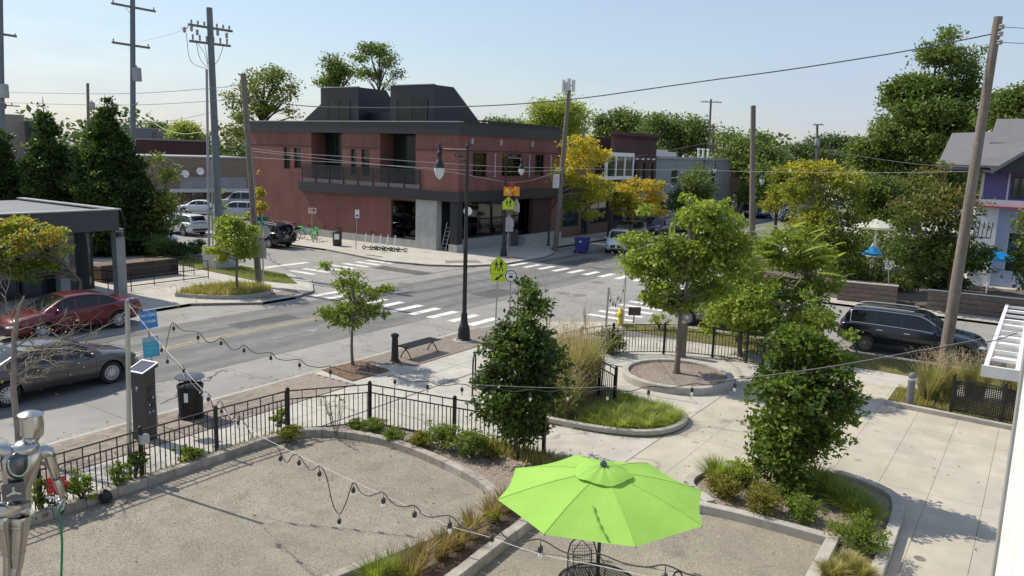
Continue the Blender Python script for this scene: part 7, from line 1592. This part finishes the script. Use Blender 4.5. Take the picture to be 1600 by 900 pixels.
def string(label, A, B, sup, loops, bulbs, r=.008, supmat='wire_grey', drop=.16):
    """support wire plus looping cable with hanging bulbs, all in the vertical plane through A and B"""
    A, B = Vector(A), Vector(B); root = thing('string_lights', label, 'string lights', A, 0, 'strings of garden bulbs')
    f = lambda q: onplane(q[0],q[1],A,B)-A
    if sup: MB().tube(smooth_line([(0,0,0)]+[tuple(f(q)) for q in sup]+[tuple(B-A)],6), r*.5, 5).build('support_wire', M[supmat], root)
    if loops: MB().tube(smooth_line([tuple(f(q)) for q in loops],6), r, 5).build('cable', M['blackplastic'], root)
    for q in bulbs:
        c = f(q); k = MB(); k.tube([c,c-Vector((0,0,drop*.45))],.005,4); k.lathe([(.012,drop*.42),(.026,drop*.36),(.03,drop*.1),(.026,0),(.02,-.01)][::-1],8,c-Vector((0,0,drop*.85))); s_ = k.build('bulb_socket', M['blackplastic'], root)
        MB().lathe([(.004,-.085),(.018,-.07),(.024,-.045),(.017,-.01),(.014,0)],8,c-Vector((0,0,drop*.86))).build('bulb', bulb_g, s_)
E1 = onplane(1600,515,(14.6,-.2),(14.6,1.0)); 
string('string of bulbs sagging from the fence pole across the plaza to the right wall', T1, E1,
  [(262,500),(340,523),(430,549),(520,572),(620,590),(700,598),(760,602),(870,606),(960,604),(1060,600),(1150,592),(1240,581),(1330,567),(1450,545),(1530,530)],
  [(258,548),(266,512),(271,505),(285,516),(309,519),(322,533),(333,535),(345,528),(352,535),(362,546),(373,545),(381,539),(392,548),(402,552),(423,551),(432,560),(446,563),(468,562),(480,571),(500,574),(516,573),(540,580),(575,587),(617,588),(640,596),(668,596),(690,603),(722,600),(745,608),(767,604),(800,612),(829,609),(860,612),(888,608),(920,612),(950,607),(980,612),(1014,604),(1048,606),(1082,600),(1115,601),(1149,593),(1200,588),(1290,575),(1400,558),(1500,538),(1550,533),(1590,520)],
  [(271,505),(309,519),(345,528),(381,539),(423,551),(468,562),(516,573),(617,588),(668,596),(722,600),(767,605),(829,609),(888,608),(950,607),(1014,604),(1082,600),(1149,593)])
E2 = Vector((5.95,0.35,3.62))
string('string of bulbs dropping from the fence pole over the gravel courts below the umbrella', T1, E2,
  [(240,525),(290,580),(345,638),(400,677),(466,711),(552,752),(648,796),(703,822),(760,838),(845,866),(940,885),(1040,907),(1130,925)],
  [(262,556),(275,565),(285,577),(287,583),(310,610),(325,614),(334,638),(340,630),(346,628),(360,655),(366,651),(372,648),(385,665),(400,690),(430,698),(437,705),(445,720),(450,722),(457,712),(466,711),(478,727),(487,735),(500,728),(510,745),(520,787),(530,803),(540,787),(552,754),(562,767),(575,775),(590,771),(599,770),(615,787),(630,792),(648,790),(660,803),(675,808),(703,806),(725,825),(745,826),(768,820),(795,843),(820,846),(845,843),(880,862),(910,868),(935,865),(975,880),(1010,886),(1040,883),(1075,897),(1110,905)],
  [(252,538),(261,556),(287,570),(325,614),(346,632),(372,650),(438,706),(467,712),(499,729),(530,803),(552,754),(599,770),(648,791),(703,807),(769,827),(845,843),(1040,885)], .0075, 'wire_pale')
string('short string of bulbs between the two thin steel poles', T2, T3, [(960,462),(970,448)], [(952,456),(957,468),(962,474),(966,462),(971,468),(974,450),(977,436)], [(954,464),(958,470),(962,472),(966,462),(970,466),(974,450)], .008)
wire('thin green garden wire stretched behind the bushy tree', (23.0,7.0,3.0), (26.0,2.9,2.9), [(1130,459),(1200,462),(1270,457)], .006, 'signgreen', False, 'garden_wire')
# ================================================================== umbrella, table, chairs
uc = Vector((9.74,4.88,0)); um = thing('patio_umbrella', 'lime green eight sided patio umbrella open over a metal table', 'umbrella', uc, 0)
fab, t_, n_, l_, b_ = newmat('lime_fabric'); b_.inputs['Base Color'].default_value = (0.31,0.57,0.105,1); b_.inputs['Roughness'].default_value = 0.8; b_.inputs['Specular IOR Level'].default_value = 0.2
tr_ = n_.new('ShaderNodeBsdfTranslucent'); tr_.inputs[0].default_value = (0.33,0.58,0.09,1); mx_ = n_.new('ShaderNodeMixShader'); mx_.inputs[0].default_value = 0.22; l_.new(b_.outputs[0], mx_.inputs[1]); l_.new(tr_.outputs[0], mx_.inputs[2]); l_.new(mx_.outputs[0], n_['Material Output'].inputs[0])
co_ = n_.new('ShaderNodeTexCoord').outputs['Object']; l_.new(ramp(n_, l_, noise(n_, l_, 1.5, 4, co_), [(0.3,(0.29,0.53,0.095)),(0.7,(0.345,0.59,0.12))]), b_.inputs['Base Color']); bump(n_, l_, b_, noise(n_, l_, 3.5, 5, co_), 0.035, 0.5)

ang0 = math.atan2(3.32-4.88, 9.71-9.74); RR = 1.545; zr, za = 2.13, 2.50
cn = [(RR*math.cos(ang0+k*PI/4), RR*math.sin(ang0+k*PI/4)) for k in range(8)]
for k in range(8):
    a, b_ = Vector((*cn[k],zr)), Vector((*cn[(k+1)%8],zr)); apx = Vector((0,0,za)); mb = MB(); nu, nv = 8, 8; vs = []
    for i in range(nu+1):
        t = i/nu*.985+.015
        for j in range(nv+1):
            s_ = j/nv; e = apx.lerp(a.lerp(b_,s_),t); e.z += .045*math.sin(PI*t); e.z -= .028*t*math.sin(PI*s_); e2 = Vector((e.x,e.y,0)); e -= e2*(.028*math.sin(PI*s_)*t*t); vs.append(e)
    mb.add(vs,[(i*(nv+1)+j,(i+1)*(nv+1)+j,(i+1)*(nv+1)+j+1,i*(nv+1)+j+1) for i in range(nu) for j in range(nv)]); pn = mb.build('canopy_panel', fab, um, 60)
    mb = MB(); mb.tube([apx+Vector((0,0,-.05)),apx.lerp(a,.5)+Vector((0,0,.025)),a+Vector((0,0,-.01))],.009,5); mb.build('rib', M['ironblack'], um)
    mb = MB(); mb.tube([apx.lerp(a,t)+Vector((0,0,.045*math.sin(PI*t)+.004)) for t in np.linspace(.12,1,9)],.0028,4); mb.build('seam', paint('lime_seam',(0.24,0.44,0.075),.8) if k == 0 else bpy.data.materials['lime_seam'], um)
mb = MB(); vs = []; n = 40
for i, (r_, z) in enumerate(((.02,2.575),(.14,2.56),(.29,2.525),(.41,2.462))):
    for j in range(n):
        a = 2*PI*j/n; q = r_*(1+.035*math.sin(a*5+1)*(i/3)); vs.append((q*math.cos(a),q*math.sin(a),z+.010*math.sin(a*11)*(1 if i in (1,2) else .6)+.012*math.sin(a*4+2)*i/3))
mb.add(vs,[(i*n+j,(i+1)*n+j,(i+1)*n+(j+1)%n,i*n+(j+1)%n) for i in range(3) for j in range(n)]); mb.build('vent_cap', fab, um, 60)
MB().lathe([(.05,2.585),(.055,2.60),(.045,2.63),(.02,2.66)],12).build('finial', paint('finial_blue',(0.06,0.09,0.14),.3,.4), um, 40)
MB().tube([(0,0,.0),(0,0,2.58)],.026,10).build('pole', M['ironblack'], um, 40)
a5 = ang0 - PI/8 - PI/4*.85
pts = []
for i in range(14):
    t = .55+.36*i/13; aa = ang0 - PI/4*1.55 + .008*math.sin(i*1.9) + .20*(i/13); rr_ = RR*t*.985; pts.append((rr_*math.cos(aa), rr_*math.sin(aa), za+(zr-za)*t*1.0+.045*math.sin(PI*t)-.018*t))
MB().tube(pts,.012,5).build('tie_strap', paint('strap_green',(0.16,0.30,0.05),.7), um)
tt = thing('garden_table', 'round black mesh metal table under the lime green umbrella', 'table', uc)
q = MB(); n = 32
for r_ in (.60,.585): q.tube([(r_*math.cos(2*PI*i/n),r_*math.sin(2*PI*i/n),.72) for i in range(n+1)],.013,6,False)
q.build('rim', M['ironblack'], tt); q = MB()
for k in range(-14,15):
    x = k*.04; L = math.sqrt(max(0,.58**2-x*x)); q.beam((x,-L,.715),(x,L,.715),.010,.006); q.beam((-L,x,.709),(L,x,.709),.010,.006)
q.build('table_mesh', M['ironblack'], tt)
for k in range(4): a = PI/4+PI/2*k; MB().tube([(.42*math.cos(a),.42*math.sin(a),.71),(.36*math.cos(a),.36*math.sin(a),.35),(.48*math.cos(a),.48*math.sin(a),GZ)],.016,6).build('leg', M['ironblack'], tt)
def chair(label, p, rz):
    r_ = thing('garden_chair', label, 'chair', (p[0],p[1],GZ), rz, 'metal chairs around the garden table'); q = MB(); W_ = .24
    q.tube([(-.2,-W_,.42),(-.24,-W_,.66),(-.28,-W_*.8,.82),(-.3,-W_*.4,.90),(-.3,0,.92),(-.3,W_*.4,.90),(-.28,W_*.8,.82),(-.24,W_,.66),(-.2,W_,.42)],.013,6); q.tube([(-.2,-W_*.6,.42),(-.25,-W_*.6,.7),(-.295,0,.86),(-.25,W_*.6,.7),(-.2,W_*.6,.42)],.009,5); q.build('back_frame', M['ironblack'], r_)
    q = MB()
    for k in range(9): y = -.16+k*.04; q.beam((-.21,y,.46),(-.285,y,.80),.006)
    for k in range(7): z = .5+k*.045; q.beam((-.22-.02*k*.55,-.2,z),(-.22-.02*k*.55,.2,z),.005)
    q.build('back_mesh', M['ironblack'], r_); q = MB()
    for k in range(11): y = -.22+k*.044; q.beam((-.2,y,.43),(.22,y,.43),.02,.008)
    q.tube([(-.2,-.24,.43),(.24,-.24,.43),(.24,.24,.43),(-.2,.24,.43),(-.2,-.24,.43)],.012,5); q.build('seat', M['ironblack'], r_)
    for s_ in (-1,1):
        MB().tube([(-.24,s_*W_,.66),(.05,s_*(W_+.03),.66),(.2,s_*(W_+.02),.62),(.24,s_*W_,.43)],.011,5).build('armrest', M['ironblack'], r_)
        MB().tube([(.24,s_*.24,.43),(.25,s_*.25,0)],.013,5).build('leg', M['ironblack'], r_); MB().tube([(-.2,s_*.24,.43),(-.3,s_*.25,0)],.013,5).build('leg', M['ironblack'], r_)
    return r_
chair('black metal garden chair behind the table, its arched back seen under the umbrella', (10.3,5.38), PI+.75)
chair('black metal garden chair at the right of the table, only its arched back in view', (10.22,4.08), PI-.85)
# ================================================================== silver robot sculpture with hose
rb = Vector((4.72,11.85,0)); ro = thing('robot_sculpture', 'shiny silver robot sculpture standing at the left edge, a green hose in its hand', 'sculpture', rb)
def rp(px,py,dep=0): return near3(px,py,rb,dep)
d_ = ray(40,780); hh_ = math.hypot(rb.x,rb.y); pxm = hh_/(d_[0]*rb.x/hh_+d_[1]*rb.y/hh_)
def tub(name, pts, rs, n=18, flat=None, sm=50):
    q = MB(); q.tube([rp(*p_) for p_ in pts], [r*pxm for r in rs], n); return q.build(name, M['chrome'], ro, sm)
hd = tub('head', [(49,694),(49,690),(49,684),(50,681),(50,679),(50,665),(49,652),(48,648),(48,647),(48,644),(48,641)], [4,9,12,13,16,16.5,16,16,18.5,13,2])
q = MB(); q.ell(tuple(rp(49,688,-.07)),(.08,.08,.07),12,8); q.build('jaw', M['chrome'], hd, 60)
tub('neck', [(47,702),(47,696),(49,688)], [8,6.5,6])
up = Vector((0,0,1)); fw = Vector((-rb.x,-rb.y,0)).normalized(); rt_ = Vector((-fw.y,fw.x,0)); 
def shell(name, rows, dep=.6, n=20):
    """body shell from rows (px centre, py, half width px, depth px)"""
    q = MB(); vs = []
    for cx,cy,w_,dp in rows:
        c = rp(cx,cy)
        for j in range(n): a = 2*PI*j/n; s_ = math.copysign(abs(math.cos(a))**.7,math.cos(a)); u_ = math.copysign(abs(math.sin(a))**.7,math.sin(a)); vs.append(c + rt_*(s_*w_*pxm) + fw*(u_*dp*pxm))
    k = len(rows); q.add(vs,[(i*n+j,i*n+(j+1)%n,(i+1)*n+(j+1)%n,(i+1)*n+j) for i in range(k-1) for j in range(n)]+[tuple(range(n-1,-1,-1)),tuple((k-1)*n+j for j in range(n))]); return q.build(name, M['chrome'], ro, 45)
ch = shell('chest', [(32,784,14,9),(30,780,17,12),(27,768,19,14),(29,756,20,15),(31,745,23,17),(33,728,27,19),(34,712,29,18),(36,703,26,14),(40,698,14,9)])
q = MB(); q.ell(tuple(rp(39,700,-.02)),(.19,.19,.12),14,8); q.build('collar', M['chrome'], ch, 60)
dk = paint('robot_dark', (0.10,0.11,0.13), .25, .8)
q = MB(); q.ell(tuple(rp(29,727,-.145)),(.165,.09,.2),16,10); q.build('breast_window', dk, ch, 60)
q = MB(); P_ = [rp(29+16*math.cos(a),725+19*math.sin(a),-.23) for a in np.linspace(-.3,PI+.3,16)]; q.tube(P_,.012,6); q.build('green_tube', paint('tube_green',(0.45,0.62,0.35),.3), ch, 60)
q = MB(); q.box(-.14,.14,-.02,.02,-.12,.12); bp = q.build('belly_plate', dk, ch, None, rp(21,768,-.21)); bp.rotation_euler = (0,0,math.atan2(rt_.y,rt_.x))
for k in range(3): a = PI/2+k*2*PI/3; MB().beam((0,-.03,0),(.1*math.cos(a),-.03,.08*math.sin(a)),.03,.012,(0,1,0)).build('propeller_blade', M['chrome'], bp)
MB().lathe([(.03,0),(.03,.02)],10).build('hub', M['chrome'], bp, None, (0,-.03,0)).rotation_euler = (PI/2,0,0)
tub('hip_roller', [(-14,792),(46,797)], [9.5,9.5]); tub('hip_cap', [(40,797),(47,797.5)], [11,8])
shell('pelvis', [(14,806,26,8),(14,800,30,10),(16,792,26,10)])
tub('shoulder', [(18,706),(-2,702),(-14,708)], [11,11,9]); tub('shoulder', [(52,708),(70,705),(80,708)], [9,11,9])
tub('upper_arm', [(76,708),(80,722),(85,738),(88,748)], [8.5,8,7,5]); tub('forearm', [(87,746),(91,756),(96,770),(98,778)], [5,6.5,5,4])
tub('upper_arm', [(-12,708),(-22,730),(-30,745)], [10,9,7]); 
hn = tub('hand', [(98,777),(97,785),(95,790)], [4.5,5.5,4])
for i,(a,b_) in enumerate((((93,786),(90,796)),((95,788),(92,799)),((98,788),(95,800)),((100,786),(98,797)),((94,780),(88,787)))):
    q = MB(); q.tube([rp(*a,-.03),rp((a[0]+b_[0])/2-.5,(a[1]+b_[1])/2,-.06),rp(*b_,-.05)],[.018,.016,.011],6); q.build('finger', M['chrome'], hn, 60)
for dx,l in ((0,'thigh'),): 
    tub('thigh', [(31,806),(31,812),(31,820),(30,835),(28,860),(27,880),(26,888)], [14,15.5,13.5,13,11,9,8]); tub('thigh', [(3,806),(3,812),(4,822),(7,840),(10,860),(11,868)], [12,14,11,9,7.5,6.5])
for q_ in (((30,819),15),((28,862),11.5),((4,820),12.5)): tub('thigh_band', [(q_[0][0],q_[0][1]-1.2),(q_[0][0],q_[0][1]+1.2)], [q_[1],q_[1]])
for q_ in (((78,712),9.2),((88,747),6.8),((98,777),5.2)): q = MB(); q.ell(tuple(rp(*q_[0])),(q_[1]*pxm*.9,)*3,12,8); q.build('joint_ball', dk, ro, 60)
tub('waist_band', [(29,783),(29,788)], [19,19])
tub('shin', [(25,886),(22,900),(20,940),(20,975)], [8,9,7,6]); tub('shin', [(11,866),(12,900),(12,940),(12,970)], [5,7,6.5,5])
tub('foot', [(20,975),(24,985),(34,992)], [7,7,5]); tub('foot', [(12,970),(8,982),(0,990)], [7,7,5])
q = MB(); q.tube(smooth_line([tuple(rp(97,790,-.1)),tuple(rp(92,800,-.1)),tuple(rp(94,815,-.08)),tuple(rp(97,850,-.05)),tuple(rp(96,890,0)),tuple(rp(95,930,.05)),tuple(rp(97,975,.1))],6),.017,8)
hs = tag(q.build('garden_hose', paint('hose_green',(0.01,0.20,0.08),.4), None, 60, rb), 'green garden hose hanging from the robot hand to the gravel', 'hose')
q = thing('flower_ornament', 'red flower shaped garden ornament on a black and white stand behind the robot hand', 'ornament', at(92,806)); p = at(92,806)
rm = paint('reel_red',(0.5,0.02,0.04),.4)
for k in range(8):
    a = 2*PI*k/8; o = MB().ell((.125,0,0),(.085,.025,.055),10,6).build('petal', rm, q, 60, (0,0,.62)); o.rotation_euler = (0,a,-.44)
for k in range(4): MB().tube([(-.16,.1,.10+.1*k),(0,-.1,.08+.1*k),(.18,.02,.10+.1*k)],.022,6).build('stand_coil', M['white'] if k % 2 else M['ironblack'], q)
MB().tube([(-.18,.1,0),(0,0,.62),(.2,-.05,0)],.018,6).build('stand', M['ironblack'], q)
p = at(159,780,.1); tag(MB().lathe([(.02,.0),(.15,.02),(.2,.12),(.19,.22),(.17,.14),(.05,.05)],18).build('black_bowl', M['blackplastic'], None, 50, (p.x,p.y,.1)), 'black bowl lying tilted on the kerb between two leafy plants', 'bowl'); o = bpy.data.objects['black_bowl']; o.rotation_euler = (.9,.2,.6); o.scale = (.68,.68,.68)
o = tag(MB().box(-.09,.09,-.05,.05,-.09,.09).build('outlet_box', M['alu'], None, None, (8.66,14.95,.92)), 'small grey electric box fixed to the fence post', 'electric box')
# ================================================================== white pergola, timber planters, parasols
pg = thing('pergola', 'white louvred pergola reaching out from the right edge above the mesh fence', 'pergola', (20.7,.76,0)); zt_ = 2.5
q = MB(); 
for y in (0,-.62,-1.5): q.box(0,10.2,y-.045,y+.045,zt_-.09,zt_)
q.build('beam', M['white'], pg)
sl = MB().box(0,.26,-1.5,0,zt_-.05,zt_-.03).mesh('louvre_panel', M['white'])
for k in range(11): link('rafter', MB().box(0,.07,-1.5,.0,zt_-.085,zt_-.01).mesh('rafter', M['white']) if k == 0 else bpy.data.meshes['rafter'], pg, (.1+k*.98,0,.002))
for k in (1,3,4,6,7,9): link('louvre_panel', sl, pg, (.1+k*.98+.25,0,-.03))
MB().box(-.06,-.0,-1.6,.08,zt_-.24,zt_+.02).build('end_board', M['offwhite'], pg)
for x, y in ((.1,-1.4),(10,-1.4)): MB().box(x,x+.1,y-.05,y+.05,0,zt_-.14).build('post', M['white'], pg)
for (x0,y0,x1,y1,l) in ((42.75,8.5,43.1,5.75,'timber planter wall with a pale cap left of the rusty topped tree'),(43.15,4.4,43.5,-3.5,'long timber planter wall behind the white pergola')):
    a,b_ = Vector((x0,y0,0)),Vector((x1,y1,0)); d = b_-a; r_ = thing('timber_planter', l, 'planter', a, math.atan2(d.y,d.x), 'timber planter walls'); L = d.length; tm = M.setdefault('timber', ground_mat('timber', (0.13,0.10,0.085),(0.21,0.165,0.135),1.0,6,30,.3,.004,.85,(1,1,8)))
    for k in range(4): MB().box(0,L,0,.06,.02+.24*k,.24+.24*k).build('plank', tm, r_)
    MB().box(-.03,L+.03,-.02,.14,.985,1.03).build('cap_board', M['offwhite'], r_); MB().box(0,L,.07,1.6,0,.9).build('soil', M['mulch'], r_)
def parasol(label, p, r, z, mat, n=8, fold=0, tilt=0):
    o = thing('parasol', label, 'parasol', (p[0],p[1],0), 0, 'parasols of the cafe terrace on the right'); MB().tube([(0,0,0),(0,0,z+.5)],.03,8).build('pole', M['offwhite'], o)
    if fold: MB().lathe([(.45,z-.9),(.5,z-.85),(.3,z-.4),(.12,z),(.02,z+.35)],12).build('canopy', mat, o, 40)
    else:
        mb = MB(); vs = [(0,0,z+.45)]; 
        for j in range(n): a = 2*PI*j/n+.3; vs.append((r*math.cos(a),r*math.sin(a),z+tilt*math.cos(a)))
        mb.add(vs,[(0,1+j,1+(j+1)%n) for j in range(n)]); cn_ = mb.build('canopy', mat, o); mb = MB()
        for j in range(n): a,b_ = Vector(vs[1+j]),Vector(vs[1+(j+1)%n]); mb.quad(a,b_,b_-Vector((0,0,.12)),a-Vector((0,0,.12)))
        mb.build('valance', mat, cn_)
    return o
blue = leafmat('parasol_blue', [(0.01,0.25,0.62),(0.015,0.27,0.66)], .3); wht = leafmat('parasol_white', [(0.62,0.62,0.55),(0.66,0.65,0.58)], .3)
p = far(1374,52); parasol('big white parasol left of the rusty topped tree', p, 1.35, zat(1374,354,p), wht)
p = far(1376,55); parasol('folded pale pink parasol under the white one', p, .6, zat(1376,380,p), paint('pale_pink',(0.5,0.42,0.43),.8), fold=1)
p = far(1373,50); parasol('small bright blue parasol low behind the disabled parking sign', p, .55, zat(1373,396,p), blue)
p = far(1562,51); parasol('bright blue parasol at the right edge before the blue wall', p, 1.3, zat(1562,402,p), blue)
p = far(1532,52); parasol('bright blue parasol right of the leaning pole', p, .9, zat(1532,404,p), blue)
for px_,py_,l in ((1376,474,'folding bistro table on the far pavement before the timber wall'),(1556,487,'folding bistro table at the far end of the pergola')):
    p = at(px_,py_); r_ = thing('bistro_table', l, 'table', p, .4, 'folding bistro tables')
    for s_ in (-1,1):
        for e in (-1,1): MB().tube([(s_*.28,e*.2,0),(-s_*.25,e*.2,.72)],.014,5).build('leg', M['ironblack'], r_)
    MB().lathe([(.34,.72),(.34,.74)],18).build('top', M['ironblack'], r_)
o = thing('sandwich_board', 'dark folding notice board on the pavement beside the concrete planter', 'notice board', at(803,384), face)
for s_ in (-1,1):
    q = MB(); q.extrude([(-.3,s_*.28,0),(.3,s_*.28,0),(.3,s_*.03,1.25),(-.3,s_*.03,1.25)],(0,.02,0)); q.build('panel', M['dkmetal'] if s_ < 0 else M['white'], o)
